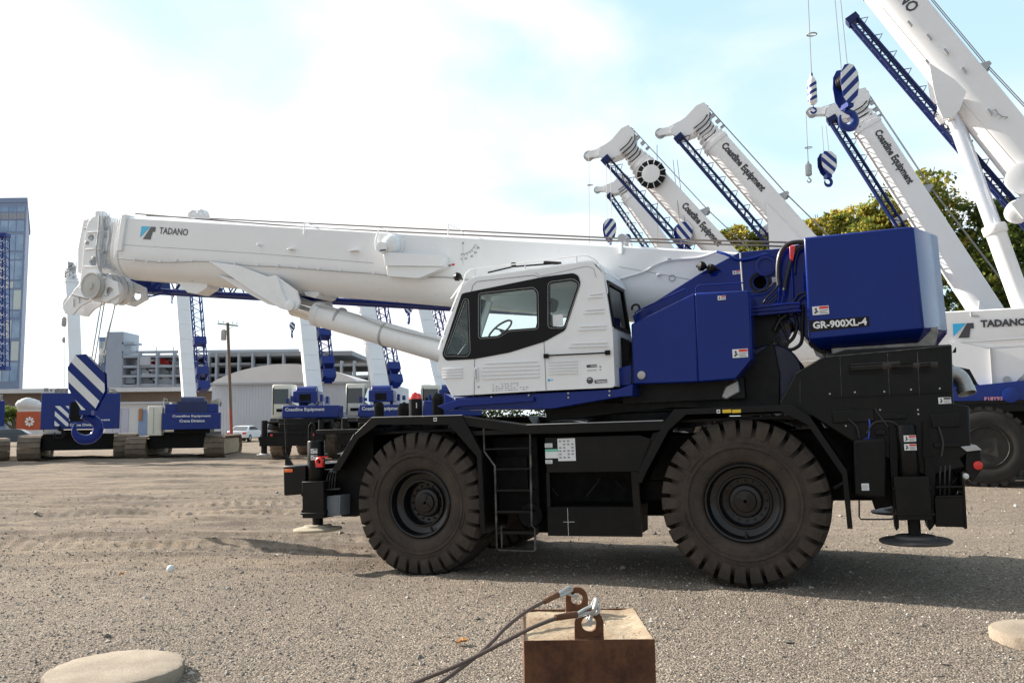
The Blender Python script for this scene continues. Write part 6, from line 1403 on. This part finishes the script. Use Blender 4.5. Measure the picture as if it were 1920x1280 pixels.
# glass office tower
dT = 150; x1, _ = wz(41, 600, dT); _, zt = wz(20, 380, dT); x0 = x1-30; eT = empty('office_tower', (x1-15, dT+15, .5), 'blue glass office tower at the left edge of the frame', 'building'); oT = eT.location
kx = x1*26/dT+.8        # the side wall recedes to the left
q_ = MB(); q_.prism([(x0, dT), (x1, dT), (x1+kx, dT+26), (x0+kx, dT+26)], .3, zt, 0, lambda a_, b_, c_: V((a_, b_, c_))); q_.build('wall', tframe, eT, off=oT)
q_ = MB(); q_.prism([(x0, dT-.12), (x1+.12, dT-.12), (x1+kx+.12, dT+26.2), (x0+kx, dT+26.2)], zt, zt+.9, 0, lambda a_, b_, c_: V((a_, b_, c_))); q_.build('roof', tframe, eT, off=oT)
zs = []
for r_, (pa, pb) in enumerate(((388, 397), (399, 412), (414, 434), (440, 470), (474, 486), (489, 524), (528, 540), (544, 580), (584, 596), (600, 634), (640, 676), (680, 715))):
    za, zb = wz(20, pa, dT)[1], wz(20, pb, dT)[1]
    for c in range(4):
        xa = x1-.35-c*1.5; q_ = MB(); wbox(q_, xa-1.35, xa, dT-.05, dT+.1, zb, za); q_.build('window', tframe if r_ == 1 else (tpale if (r_ > 4 and (c+r_) % 3 == 1) else tglass), eT, off=oT)
q_ = MB()
for k in range(24): wbox(q_, x1-6+k*.25, x1-5.88+k*.25, dT-.1, dT, wz(20, 411, dT)[1], wz(20, 400, dT)[1])
q_.build('louvre', greyl, eT, off=oT)
# parking garage with open levels
dG = 190; eG_ = empty('parking_garage', (wz(330, 790, dG)[0], dG+10, .5), 'open concrete parking garage with a tall stair tower, left of the boom lift cylinder', 'building'); oG_ = eG_.location
def gpart(name, m, boxes, th=None):
    for b_ in boxes:
        q_ = MB(); pbox(q_, *b_[:4], dG+(b_[5] if len(b_) > 5 else 0), b_[4]); q_.build(name, m, eG_, off=oG_)
gpart('stair_tower', wallgrey, [(197, 622, 229, 800, 8)]); gpart('stair_tower', MATS['tower_frame'], [(183, 632, 197, 800, 6, 1)])
gpart('window', tpale, [(185, 640, 190, 680, 1, .5), (191, 640, 196, 680, 1, .5)])
gpart('canopy', wallgrey, [(229, 641, 252, 645, 4)])
gpart('floor_slab', wallgrey, [(229, y_, 560, y_+4.5, 26) for y_ in (664, 683, 701, 719)])
gpart('floor_slab', concg, [(395, 659, 660, 667, 26, -4), (395, 680, 470, 684, 20, -4), (600, 681, 720, 686, 22, -6), (600, 703, 720, 708, 22, -6), (600, 722, 720, 727, 22, -6)])
gpart('column', wallgrey, [(x_, 658, x_+3.5, 800, 1.5, -.5) for x_ in (256, 290, 322, 356, 388)]+[(x_, 662, x_+3.5, 800, 1.5, -4.5) for x_ in (402, 422, 444, 470, 500, 528)]+[(x_, 676, x_+4, 800, 1.5, -6.5) for x_ in (614, 637, 661, 690)])
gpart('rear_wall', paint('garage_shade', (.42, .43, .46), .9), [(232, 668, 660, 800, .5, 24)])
gpart('roof_panel', wallwhite, [(262, 668, 281, 684, .6, -.6)])
gpart('parapet', wallgrey, [(229, 656, 560, 661, .4)])
gpart('light_pole', greyl, [(x_, 650, x_+.8, 660, .3) for x_ in (244, 256, 292, 324)])
for k, (x_, y_, m_) in enumerate(((262, 701, white), (300, 683, redp), (310, 719, white), (336, 701, wallwhite), (270, 719, greyl), (240, 719, white), (347, 683, white), (372, 701, wallwhite), (300, 701, greyl))):
    q_ = MB(); X_, Z_ = wz(x_, y_-.5, dG+2); l_ = 2.1
    q_.prism([(X_-l_, Z_), (X_-l_, Z_+.7), (X_-l_*.55, Z_+.8), (X_-l_*.3, Z_+1.35), (X_+l_*.4, Z_+1.35), (X_+l_*.7, Z_+.85), (X_+l_, Z_+.7), (X_+l_, Z_)], dG+2, dG+3.7, 0, lambda a_, b_, c_: V((a_, c_, b_)))
    o = q_.build('parked_car', m_); tag(o, None, 'car', 'cars parked on the levels of the garage'); o['label'] = 'small pale car parked on a level of the distant garage' if m_ is not redp else 'small red car parked on an upper level of the distant garage'
# long flat canopy roof
dO = 105; eO = empty('long_canopy', (wz(200, 790, dO)[0], dO, .5), 'long low flat canopy roof over a shaded area, behind the crawler cranes', 'canopy'); oO = eO.location
q_ = MB(); pbox(q_, -260, 728, 452, 736, dO, 9); q_.build('roof', wallwhite, eO, off=oO)
q_ = MB(); pbox(q_, -260, 737, 452, 757, dO+1.5, 7); q_.build('roof_shade_block', paint('canopy_shade_brown', (.17, .13, .10), .8, scale=.4), eO, off=oO)  # solid brown block painting the shade beneath the canopy roof
for x_ in (12, 62, 230, 345, 440): q_ = MB(); pbox(q_, x_, 757, x_+5, 804, dO+2, .5); q_.build('column', wallgrey, eO, off=oO)
q_ = MB(); pbox(q_, 225, 757, 300, 772, dO+3.5, .4); pbox(q_, 225, 762, 300, 764, dO+3.2, .2, 1); q_.build('railing', [wallgrey, greyl], eO, off=oO)
# barrel roofed building
dB = 92; xB0, zw = wz(398, 719, dB); xB1, _ = wz(720, 719, dB); xc0 = wz(500, 700, dB)[0]; ztop = wz(500, 683, dB)[1]
eB = empty('barrel_roof_building', ((xB0+xB1)/2, dB+10, .5), 'pale sheet metal building with a curved barrel roof behind the parked cranes', 'building'); oB = eB.location
q_ = MB(); wbox(q_, xB0, xB1, dB, dB+22, 0, zw)
for k in range(60): X_ = xB0+(xB1-xB0)*k/60; wbox(q_, X_, X_+.05, dB-.04, dB, .3, zw-.1)
q_.build('wall', paint('sheet_wall', (.56, .58, .63), .7, amt=.4, scale=.2), eB, off=oB)
q_ = MB(); xe = wz(672, 719, dB)[0]; arc_ = [(xB0+(xe-xB0)*i/24, zw+(ztop-zw)*max(0, math.sin(math.pi*i/24))**.75) for i in range(25)]
q_.prism(arc_, dB-.4, dB+22, 0, lambda a_, b_, c_: V((a_, c_, b_))); q_.build('roof', paint('roof_buff', (.72, .68, .67), .7, amt=.3, scale=.2), eB, off=oB)
q_ = MB(); wbox(q_, xB0-.1, xB1+.1, dB-.5, dB-.3, zw-.15, zw+.05); q_.build('eaves', greyl, eB, off=oB)
q_ = MB(); X_ = wz(452, 700, dB)[0]
# white low shed with a blue door
dS = 80; eS = empty('low_shed', (wz(260, 800, dS)[0], dS+3, .45), 'low white shed with a blue grey door, between the two crawler cranes', 'building'); oS = eS.location
q_ = MB(); pbox(q_, 196, 757, 300, 822, dS, 7); q_.build('wall', wallwhite, eS, off=oS)
q_ = MB(); pbox(q_, 192, 753, 304, 757, dS-.3, 7.6); q_.build('roof', wallgrey, eS, off=oS)
q_ = MB(); pbox(q_, 259, 768, 284, 818, dS-.08, .1); q_.build('door', paint('door_blue', (.22, .30, .48), .6), eS, off=oS)
q_ = MB(); pbox(q_, 260, 766, 266, 788, dS-.2, .1); q_.build('sign', paint('sign_brown', (.35, .16, .06), .6), eS, off=oS)
for x_ in (199, 214, 228): q_ = MB(); pbox(q_, x_, 766, x_+12, 818, dS-.07, .08); q_.build('panel', paint('panel_lilac', (.45, .47, .58), .6) if 'panel_lilac' not in MATS else MATS['panel_lilac'], eS, off=oS)
# utility pole
dP = 72; b0, t0 = pt(435, 822, dP), pt(427, 605, dP); b0.z = ground_h(0, dP)-.2; eP = empty('utility_pole', b0, 'leaning wooden utility pole with crossarm, grey transformer and red patches low down', 'utility pole')
q_ = MB(); q_.tube([V((0, 0, 0)), (t0-b0)*.5, t0-b0], .13, 10); q_.build('pole', paint('pole_wood', (.16, .11, .08), .85, amt=.6, scale=1), eP)
q_ = MB(); h_ = (t0-b0)*.985; q_.tube([h_+V((-.9, 0, .1)), h_+V((.9, 0, -.12))], .06, 6); q_.tube([h_+V((0, 0, -.5)), h_+V((.6, 0, 0))], .02, 5); q_.build('crossarm', MATS['pole_wood'], eP)
for x_ in (-.8, -.4, .4, .8): q_ = MB(); q_.lathe([(.05, 0), (.06, .06), (.03, .16)], h_+V((x_, 0, .12-x_*.11)), Z3, 8); q_.build('insulator', greyl, eP)
q_ = MB(); c = pt(419, 628, dP)-b0; q_.lathe([(.22, -.45), (.24, -.4), (.24, .4), (.15, .48)], c, Z3, 16); q_.tube([c, c+V((.35, 0, .1))], .03, 5); q_.build('transformer', greyl, eP)
for k in range(9):
    f_ = .06+k*.026; c = (t0-b0)*f_; q_ = MB(); q_.lathe([(.138, 0), (.138, .16)], c, t0-b0, 10); q_.build('red_patch', paint('patch_red', (.45, .05, .03), .7, amt=.6) if 'patch_red' not in MATS else MATS['patch_red'], eP)
# cars
def car(px, py, d, yaw, m, label, name='parked_car', s=1.):
    p = pt(px, py, d); P = V((p.x, p.y, ground_h(p.x, p.y))); e = empty(name, P, label, 'car'); fr, f, r_ = bframe(V((0, 0, 0)), (math.sin(yaw), math.cos(yaw)))
    body = [(-2.2, .35), (-2.25, .75), (-2.1, .98), (-1.2, 1.02), (1.0, .98), (1.9, .82), (2.25, .6), (2.25, .35)]; roof = [(-1.75, 1.0), (-1.1, 1.40), (.1, 1.44), (.55, 1.36), (1.15, .98)]
    F_ = lambda a_, b_, c_: fr(a_, c_, b_)
    q_ = MB(); q_.prism(body, -.88, .88, 0, F_); q_.build('body', m, e, bevel=.06)
    q_ = MB(); vs = []; 
    for w_, k_ in ((-.84, 0), (.84, 0)):
        for (u, z) in roof: vs.append(fr(u, w_*(1 if z < 1.1 else .78), z))
    n_ = len(roof); q_.add(vs, [tuple(range(n_)), tuple(range(2*n_-1, n_-1, -1))]+[(i, (i+1) % n_, (i+1) % n_+n_, i+n_) for i in range(n_)]); q_.build('cabin', m, e, bevel=.03)
    q_ = MB(); q_.add([fr(-1.76, -.70, 1.03), fr(-1.76, .70, 1.03), fr(-1.19, .60, 1.36), fr(-1.19, -.60, 1.36)], [(0, 1, 2, 3)]); q_.v = [(V(v_)-f*.012+Z3*.008) for v_ in q_.v]; q_.build('rear_window', glassd, e)
    for sg in (-1, 1):
        q_ = MB(); q_.add([fr(-1.45, sg*.83, 1.06), fr(-1.0, sg*.71, 1.34), fr(.2, sg*.70, 1.37), fr(.85, sg*.82, 1.06)], [(0, 1, 2, 3)]); q_.v = [V(v_)+r_*sg*.02 for v_ in q_.v]; q_.build('side_window', glassd, e)
        for u in (-1.35, 1.4):
            q_ = MB(); q_.lathe([(.2, .02), (.33, 0), (.33, .22), (.2, .2)], fr(u, sg*.90, .33), r_*-sg, 20); w_ = q_.build('wheel', rubberfar, e); q_ = MB(); q_.lathe([(.19, 0), (.17, .03), (.02, .02)], fr(u, sg*.89, .33), r_*-sg, 16); q_.build('hubcap', greyl, w_)
        q_ = MB(); fbox(q_, fr, -2.27, -2.2, sg*.86, sg*.55, .68, .84); q_.build('tail_light', redp, e)
    q_ = MB(); fbox(q_, fr, -2.275, -2.25, -.26, .26, .72, .86); q_.build('number_plate', labelw, e); q_ = MB(); fbox(q_, fr, -2.3, -2.2, -.85, .85, .38, .52); q_.build('bumper', m, e, bevel=.03); return e
car(462, 820, 76, R(4), white, 'white sedan seen from behind, parked in front of the barrel roofed building')
car(29, 822, 70, R(72), paint('car_dark', (.035, .05, .075), .4, coat=.4), 'dark blue grey car parked at the far left beside the orange container')
# orange container with a pale mark
dC = 84; eC = empty('shipping_container', (wz(56, 790, dC)[0], dC+1.2, .45), 'orange shipping container with a pale flower mark, at the far left', 'container'); oC = eC.location
orc = paint('container_orange', (.46, .105, .045), .65, amt=.5, scale=1); q_ = MB(); pbox(q_, 31, 771, 84, 806, dC, 2.4)
xa, xb = wz(31, 790, dC)[0], wz(84, 790, dC)[0]; za, zb = wz(56, 804, dC)[1], wz(56, 773, dC)[1]
for k in range(14): X_ = xa+(xb-xa)*(k+.2)/14; wbox(q_, X_, X_+.09, dC-.04, dC, za, zb)
q_.build('container_body', orc, eC, off=oC); q_ = MB(); cX, cZ = wz(56, 790, dC)
for k in range(8): a_ = k*math.pi/4; q_.prism([(cX+math.cos(a_+t_)*r_, cZ+math.sin(a_+t_)*r_) for t_, r_ in ((-.25, .14), (-.3, .42), (0, .5), (.3, .42), (.25, .14))], dC-.07, dC-.045, 0, ident)
q_.build('emblem', letterw, eC, off=oC)
# pale tarped load and shrubs behind the container
q_ = MB(); 
for (a_, b_, r_) in ((45, 757, .9), (52, 755, 1.0), (62, 757, .9), (70, 760, .7)): c = pt(a_, b_, 96); q_.lathe([(r_*.2, -r_*.7), (r_*.9, -r_*.5), (r_, 0), (r_*.7, r_*.45), (r_*.2, r_*.6)], c, Z3, 12)
q_.box(pt(38, 760, 96).x, pt(76, 760, 96).x, 95.5, 96.8, .4, pt(50, 760, 96).z); tag(q_.build('tarped_load', wallwhite, angle=80), 'pale tarp covered load showing above the orange container', 'tarp')
# ================================================================== TREES
def leafmat(name, stops, tr=.35):
    m = bpy.data.materials.new(name); m.use_nodes = True; t = m.node_tree; t.nodes.clear()
    o = t.nodes.new('ShaderNodeOutputMaterial'); d = t.nodes.new('ShaderNodeBsdfDiffuse'); l = t.nodes.new('ShaderNodeBsdfTranslucent'); mx = t.nodes.new('ShaderNodeMixShader'); mx.inputs[0].default_value = tr
    g_ = t.nodes.new('ShaderNodeNewGeometry'); n = noise(t, .55, 3, .6)
    a_ = t.nodes.new('ShaderNodeMath'); a_.operation = 'MULTIPLY_ADD'; t.links.new(g_.outputs['Random Per Island'], a_.inputs[0]); a_.inputs[1].default_value = .45; 
    s_ = t.nodes.new('ShaderNodeMath'); s_.operation = 'MULTIPLY_ADD'; t.links.new(n, s_.inputs[0]); s_.inputs[1].default_value = 1.5; s_.inputs[2].default_value = -.5; t.links.new(s_.outputs[0], a_.inputs[2])
    c = ramp(t, a_.outputs[0], stops)
    t.links.new(c, d.inputs[0]); t.links.new(c, l.inputs[0]); t.links.new(d.outputs[0], mx.inputs[1]); t.links.new(l.outputs[0], mx.inputs[2]); t.links.new(mx.outputs[0], o.inputs[0]); return m
leafy = leafmat('leaves_turning', [(.1, (.07, .11, .03)), (.4, (.18, .22, .05)), (.6, (.42, .36, .08)), (.95, (.70, .48, .10))], .62)
leafg = leafmat('leaves_green', [(.1, (.055, .095, .035)), (.5, (.14, .19, .05)), (.8, (.31, .31, .08)), (1, (.56, .42, .10))], .6)
leafd = leafmat('leaves_dark', [(.1, (.012, .024, .012)), (.6, (.03, .05, .02)), (1, (.08, .09, .03))], .3)
bark = paint('bark', (.09, .07, .05), .9, amt=.5)
def tree(px, d, blobs, leaf, label, nleaf, seed, cat='tree', lsz=.15, trunk_px=None, name='tree'):
    rg = np.random.default_rng(seed); sc_ = d/FPX; bc = pt(px, 780, d); bz = ground_h(bc.x, bc.y); base = V((bc.x, bc.y, bz)); e = empty(name, base, label, cat, 'trees behind the raised booms' if cat == 'tree' else None)
    C_ = []; 
    for (bx, by, br) in blobs:
        c = pt(bx, by, d+rg.uniform(-1.2, 1.2)); C_.append((np.array(c-base), br*sc_*(1.12 if cat == 'tree' else 1)))
    tk_ = MB(); top = V(C_[0][0]); tk_.lathe([(.34, 0), (.24, top.z*.25), (.2, top.z*.45)], (0, 0, 0), Z3, 12); fork = V((0, 0, top.z*.42))
    for c, r_ in C_:
        m_ = fork.lerp(V(c), .5)+V((rg.uniform(-.3, .3), rg.uniform(-.3, .3), -.3)); P_ = curve([fork-V((0, 0, .3)), m_, V(c)], 4)
        for i in range(len(P_)-1): tk_.cyl(P_[i], P_[i+1], .16*(1-i/len(P_))+.03, .16*(1-(i+1)/len(P_))+.03, 7)
        for k in range(5):
            dr_ = V(rg.normal(size=3)); dr_.normalize(); tk_.tube([V(c), V(c)+dr_*r_*.45, V(c)+dr_*r_*.85+V((0, 0, .1))], .022, 4)
    tk_.build('trunk', bark, e)
    tot = sum(r_**2 for _, r_ in C_); cs = []
    for c, r_ in C_:
        n_ = int(nleaf*r_**2/tot); nt_ = max(8, int(24*(r_/1.2)**2))
        # leaf tufts: clumps on twig ends inside and at the rim of each limb's crown
        dirs = rg.normal(size=(nt_, 3)); dirs /= np.linalg.norm(dirs, axis=1)[:, None]; rad_ = r_*(.25+.75*rg.random(nt_)**.55); tc_ = c+dirs*rad_[:, None]*np.array([1.05, 1, .85])
        w_ = rg.integers(0, nt_, n_); ts = (.12+.20*rg.random(nt_))*min(1.5, r_)*.85
        off = rg.normal(size=(n_, 3))*ts[w_][:, None]*np.array([1.15, 1.15, .5]); cs.append(tc_[w_]+off)
    P_ = np.concatenate(cs); n_ = len(P_)
    u = rg.normal(size=(n_, 3)); u /= np.linalg.norm(u, axis=1)[:, None]; w_ = rg.normal(size=(n_, 3)); w_[:, 2] += .8; w_ = np.cross(u, w_); w_ /= np.linalg.norm(w_, axis=1)[:, None]
    s_ = lsz*(.55+.8*rg.random(n_))[:, None]; q4 = np.stack([P_-u*s_, P_+w_*s_*.55, P_+u*s_, P_-w_*s_*.55], 1)
    fc = np.arange(n_*4).reshape(n_, 4); o = np_mesh('crown', q4.reshape(-1, 3), fc, leaf, False); o.parent = e; return e
T1 = [(1725, 372, 42), (1690, 350, 30), (1765, 395, 36), (1745, 340, 26), (1700, 405, 42), (1650, 395, 34), (1790, 430, 34), (1720, 440, 48), (1670, 450, 44), (1780, 480, 50), (1730, 510, 50), (1630, 432, 30)]
tree(1730, 52, T1, leafy, 'tall tree with yellowing leaves between the two right hand booms', 18000, 3)
T2 = [(1860, 420, 36), (1835, 392, 24), (1890, 400, 34), (1920, 440, 44), (1870, 465, 48), (1830, 500, 46), (1915, 500, 50), (1965, 450, 44), (1870, 545, 48), (1940, 560, 52), (1820, 570, 44)]
tree(1880, 50, T2, leafg, 'dense green tree at the right edge behind the long lift cylinder', 21000, 5)
T3 = [(1590, 430, 34), (1560, 410, 24), (1535, 425, 24), (1620, 410, 28), (1560, 460, 40), (1610, 460, 38), (1510, 448, 22), (1525, 475, 30), (1580, 510, 50), (1650, 480, 40)]
tree(1580, 55, T3, leafy, 'spreading tree just above the blue counterweight', 12500, 8)
T4 = [(1378, 448, 26), (1362, 440, 14), (1400, 462, 24), (1355, 458, 16), (1440, 450, 22), (1452, 438, 13), (1430, 466, 22), (1475, 458, 18), (1410, 490, 34), (1460, 492, 32)]
tree(1415, 58, T4, leafy, 'low tree tops showing over the ropes left of the machinery housing', 9500, 9)
T5 = [(900, 795, 40), (960, 800, 42), (1020, 800, 45), (1080, 800, 45), (1700, 600, 60), (1780, 610, 60), (1850, 620, 55), (1620, 600, 60), (1520, 600, 60), (1930, 620, 60), (1480, 640, 50), (1560, 680, 60), (1650, 690, 60), (1760, 690, 60)]
tree(1700, 60, T5, leafd, 'dark green hedge row low down behind the parked cranes', 26000, 12, cat='hedge', name='hedge')
T6 = [(50, 768, 12), (30, 770, 12), (70, 766, 10), (14, 775, 14), (4, 780, 14), (22, 786, 12)]
tree(28, 98, T6, leafg, 'low shrubs around the orange container', 3500, 13, cat='shrub', lsz=.16, name='shrub')
# ================================================================== FOREGROUND
def pz(px, py, z):
    v = ray(px, py); t_ = (z-EYE)/v.z; return CAM+v*t_
# steel clad concrete test weight
dK = 4.0; x0 = pt(983, 1240, dK).x; x1 = pt(1229, 1240, dK).x; zt = pt(1105, 1199, dK).z; yb_ = pz(1090, 1140, zt).y
eW = empty('ballast_block', ((x0+x1)/2, (dK+yb_)/2, 0), 'rusty steel clad concrete block with two lifting lugs, in the foreground centre', 'ballast block'); oW = eW.location
q_ = MB(); q_.box(x0, x1, dK, dK+.006, .0, zt); q_.box(x0, x0+.006, dK+.0061, yb_, 0, zt-.005); q_.box(x1-.006, x1, dK+.0061, yb_, 0, zt-.005); q_.box(x0, x1, yb_+.0001, yb_+.006, 0, zt-.003); q_.build('steel_casing', rust, eW, off=oW)
nx2, ny2 = 60, 60; X_, Y_ = np.meshgrid(np.linspace(x0+.007, x1-.007, nx2), np.linspace(dK+.007, yb_-.001, ny2)); Zc = zt-.012+.010*fbm(X_*22, Y_*22, 91, 4)+.008*fbm(X_*6, Y_*6, 95, 3)
Zc += .012*smooth(.10, .0, np.abs(X_-x1)) ; co_t = np.stack([X_, Y_, Zc], -1).reshape(-1, 3)-np.array(oW); ix = np.arange(nx2*ny2).reshape(ny2, nx2)
o = np_mesh('concrete_top', co_t, np.stack([ix[:-1, :-1], ix[:-1, 1:], ix[1:, 1:], ix[1:, :-1]], -1).reshape(-1, 4), conc); o.parent = eW
q_ = MB(); q_.box(x0+.008, x1-.008, dK+.008, yb_-.002, 0, zt-.035); q_.build('concrete_core', conc, eW, off=oW)
q_ = MB()
for k in range(90): a_ = rng.random(3); c = V((x0+.03+a_[0]*(x1-x0-.06), dK+.03+a_[1]*(yb_-dK-.06), zt-.006)); r_ = .002+.006*a_[2]**3; q_.add([c+V((r_, 0, 0)), c+V((0, r_, 0)), c+V((-r_, 0, 0)), c+V((0, -r_, 0)), c+V((0, 0, r_))], [(0, 1, 4), (1, 2, 4), (2, 3, 4), (3, 0, 4)])
g2 = q_.build('grit', stonemat(), eW, off=oW, angle=10); g2['kind'] = 'stuff'
def lug(px, pyb, d, wpx, hpx):
    s_ = d/FPX; c = pt(px, pyb, d); W_ = wpx*s_; H_ = hpx*s_; hw = W_/2; o = [(-hw, -.03), (hw, -.03), (hw, H_-hw)]+[(hw*math.cos(a_), H_-hw+hw*math.sin(a_)) for a_ in np.linspace(.15, math.pi-.15, 12)]+[(-hw, H_-hw)]
    hl = [(hw*.52*math.cos(a_), H_-hw*1.02+hw*.52*math.sin(a_)) for a_ in np.linspace(0, 2*math.pi, 20, endpoint=False)]
    q_ = MB(); q_.prism([o, hl], 0, .022, 0, lambda a_, b_, c_: V((c.x+a_, d+c_, zt+b_))); l_ = q_.build('lifting_lug', rust, eW, off=oW, bevel=.002)
    q_ = MB(); q_.tube([(c.x-hw, d-.004, zt-.004), (c.x+hw, d-.004, zt-.004)], .007, 6); q_.build('weld_bead', rust, l_, off=oW); return V((c.x, d, zt+H_-hw*1.02)), hw
l1, h1 = lug(1105, 1198, 4.03, 53, 52); l2_, h2 = lug(1082, 1141, 4.60, 41, 42)
# bow shackles in the lugs
def shackle(c, r_, up, label):
    e = empty('shackle', c, label, 'shackle', None); up = V(up).normalized(); n_ = V((0, 1, 0)); q_ = MB(); side_ = V((0, 1, 0)); pts = []
    for i in range(13): a_ = R(-35+250*i/12); pts.append(up*r_*1.5+side_*math.cos(a_)*r_*.9+up*math.sin(a_)*r_*.9)
    pts = [side_*r_*.62]+pts+[-side_*r_*.62]; q_.tube(pts, r_*.24, 10); q_.build('bow', steel, e)
    q_ = MB(); q_.cyl(-side_*r_*.95, side_*r_*.95, r_*.27, n=12); q_.lathe([(r_*.42, 0), (r_*.42, r_*.2)], side_*-r_*1.0, -side_, 6); q_.build('shackle_pin', steel, e); return e
shackle(l1+V((0, .011, .015)), .043, (.35, 0, .9), 'galvanised shackle through the nearer lifting lug'); shackle(l2_+V((-.01, .011, .012)), .030, (-.8, -.1, .4), 'galvanised shackle through the farther lifting lug')
slr = paint('sling_wire', (.12, .085, .07), .6, metal=.4, scale=60, amt=.7)
def sling(pts, label, eyep):
    P_ = [pt(*p) for p in pts]; e = empty('wire_rope_sling', P_[0], label, 'wire rope', 'wire rope slings lying off the block'); q_ = MB(); cv_ = curve(P_, 8); q_.tube([p-P_[0] for p in cv_], .0095, 8); q_.build('wire_rope', slr, e)
    d0 = (P_[1]-P_[0]).normalized(); q_ = MB(); q_.cyl(V((0, 0, 0)), d0*.115, .016, .014, n=12); q_.build('ferrule', rust, e)
    q_ = MB(); Q = [pt(*p)-P_[0] for p in eyep]; q_.tube(curve([V((0, 0, 0))]+Q+[V((0, 0, -.012))], 6), .009, 8); q_.build('rope_eye', steel, e); return e
sling([(1081, 1151, 3.98), (1050, 1156, 3.94), (1000, 1175, 3.85), (950, 1200, 3.78), (900, 1226, 3.7), (850, 1250, 3.62), (800, 1270, 3.58), (755, 1290, 3.52), (650, 1340, 3.4)], 'nearer rusty wire rope sling running from the front lug down to the left', [(1098, 1141, 4.0), (1112, 1136, 4.03), (1123, 1141, 4.03), (1117, 1150, 4.02), (1102, 1149, 4.0)])
sling([(1046, 1114, 4.5), (1015, 1130, 4.4), (985, 1147, 4.3), (950, 1174, 4.15), (925, 1200, 4.0), (900, 1224, 3.86), (870, 1247, 3.75), (825, 1280, 3.6), (780, 1310, 3.5)], 'farther wire rope sling running from the back lug, crossing under the other', [(1056, 1107, 4.55), (1068, 1100, 4.58), (1072, 1105, 4.58), (1062, 1112, 4.56)])
# round concrete discs
def disc(px, py, h_, r_, label, m):
    c = pz(px, py, h_); e = MB(); n_ = 72; rj = [1+.012*math.sin(k*1.7)+.01*math.sin(k*.61+2)+random.uniform(-.006, .006) for k in range(n_)]; vs = []
    rings = [(.0, h_+.004), (.5, h_+.003), (.93, h_), (.985, h_-.01), (1.0, h_-.03), (.99, 0), (.98, -.05)]
    for (f_, z_) in rings:
        for k in range(n_): a_ = 2*math.pi*k/n_; vs.append((max(f_, .001)*r_*rj[k]*math.cos(a_), max(f_, .001)*r_*rj[k]*math.sin(a_), z_))
    fs = [(i*n_+k, i*n_+(k+1) % n_, (i+1)*n_+(k+1) % n_, (i+1)*n_+k) for i in range(len(rings)-1) for k in range(n_)]
    e.add(vs, fs); o = e.build('concrete_disc', m); o.location = (c.x, c.y, float(ground_z(np.array([c.x]), np.array([c.y]))[0])); tag(o, label, 'concrete disc', 'flat round concrete discs lying on the gravel'); return o
disc(217, 1249, .10, .485, 'round concrete disc lying on the gravel at the lower left', concd); disc(1953, 1180, .10, .385, 'round concrete disc cut by the right edge of the frame', concd)
# golf ball sized white ball and a few dry leaves
c = pz(320, 1068, .03); q_ = MB(); q_.lathe([(.05*math.sin(a_), -.05*math.cos(a_)) for a_ in np.linspace(.02, math.pi-.02, 12)], c+V((0, 0, .015)), Z3, 18, caps=False); tag(q_.build('white_ball', labelw, angle=80), 'small white ball lying alone on the gravel', 'ball')
dl_ = paint('dry_leaf', (.50, .24, .08), .8, scale=20, amt=.5)
for i, (a_, b_, s_, lab) in enumerate(((862, 1203, .065, 'curled orange dry leaf on the gravel left of the ballast block'), (227, 1076, .04, 'small dry leaf left of the white ball'), (1175, 1192, .03, None))):
    if lab is None: continue
    c = pz(a_, b_, .02); q_ = MB(); vs = []; n_ = 14
    for k in range(n_): t_ = 2*math.pi*k/n_; r_ = s_*(1 if k % 2 else .62)*(1+.3*math.cos(t_)); vs.append((c.x+r_*math.cos(t_), c.y+r_*.8*math.sin(t_), c.z+.02*math.sin(t_*1.5)+.015*(k % 2)))
    for v_ in list(vs): vs.append((v_[0], v_[1], v_[2]+.002))
    q_.add(vs, [tuple(range(n_)), tuple(range(2*n_-1, n_-1, -1))]+[(k, (k+1) % n_, (k+1) % n_+n_, k+n_) for k in range(n_)]); tag(q_.build('dry_leaf', dl_), lab, 'leaf', 'dry leaves on the gravel')
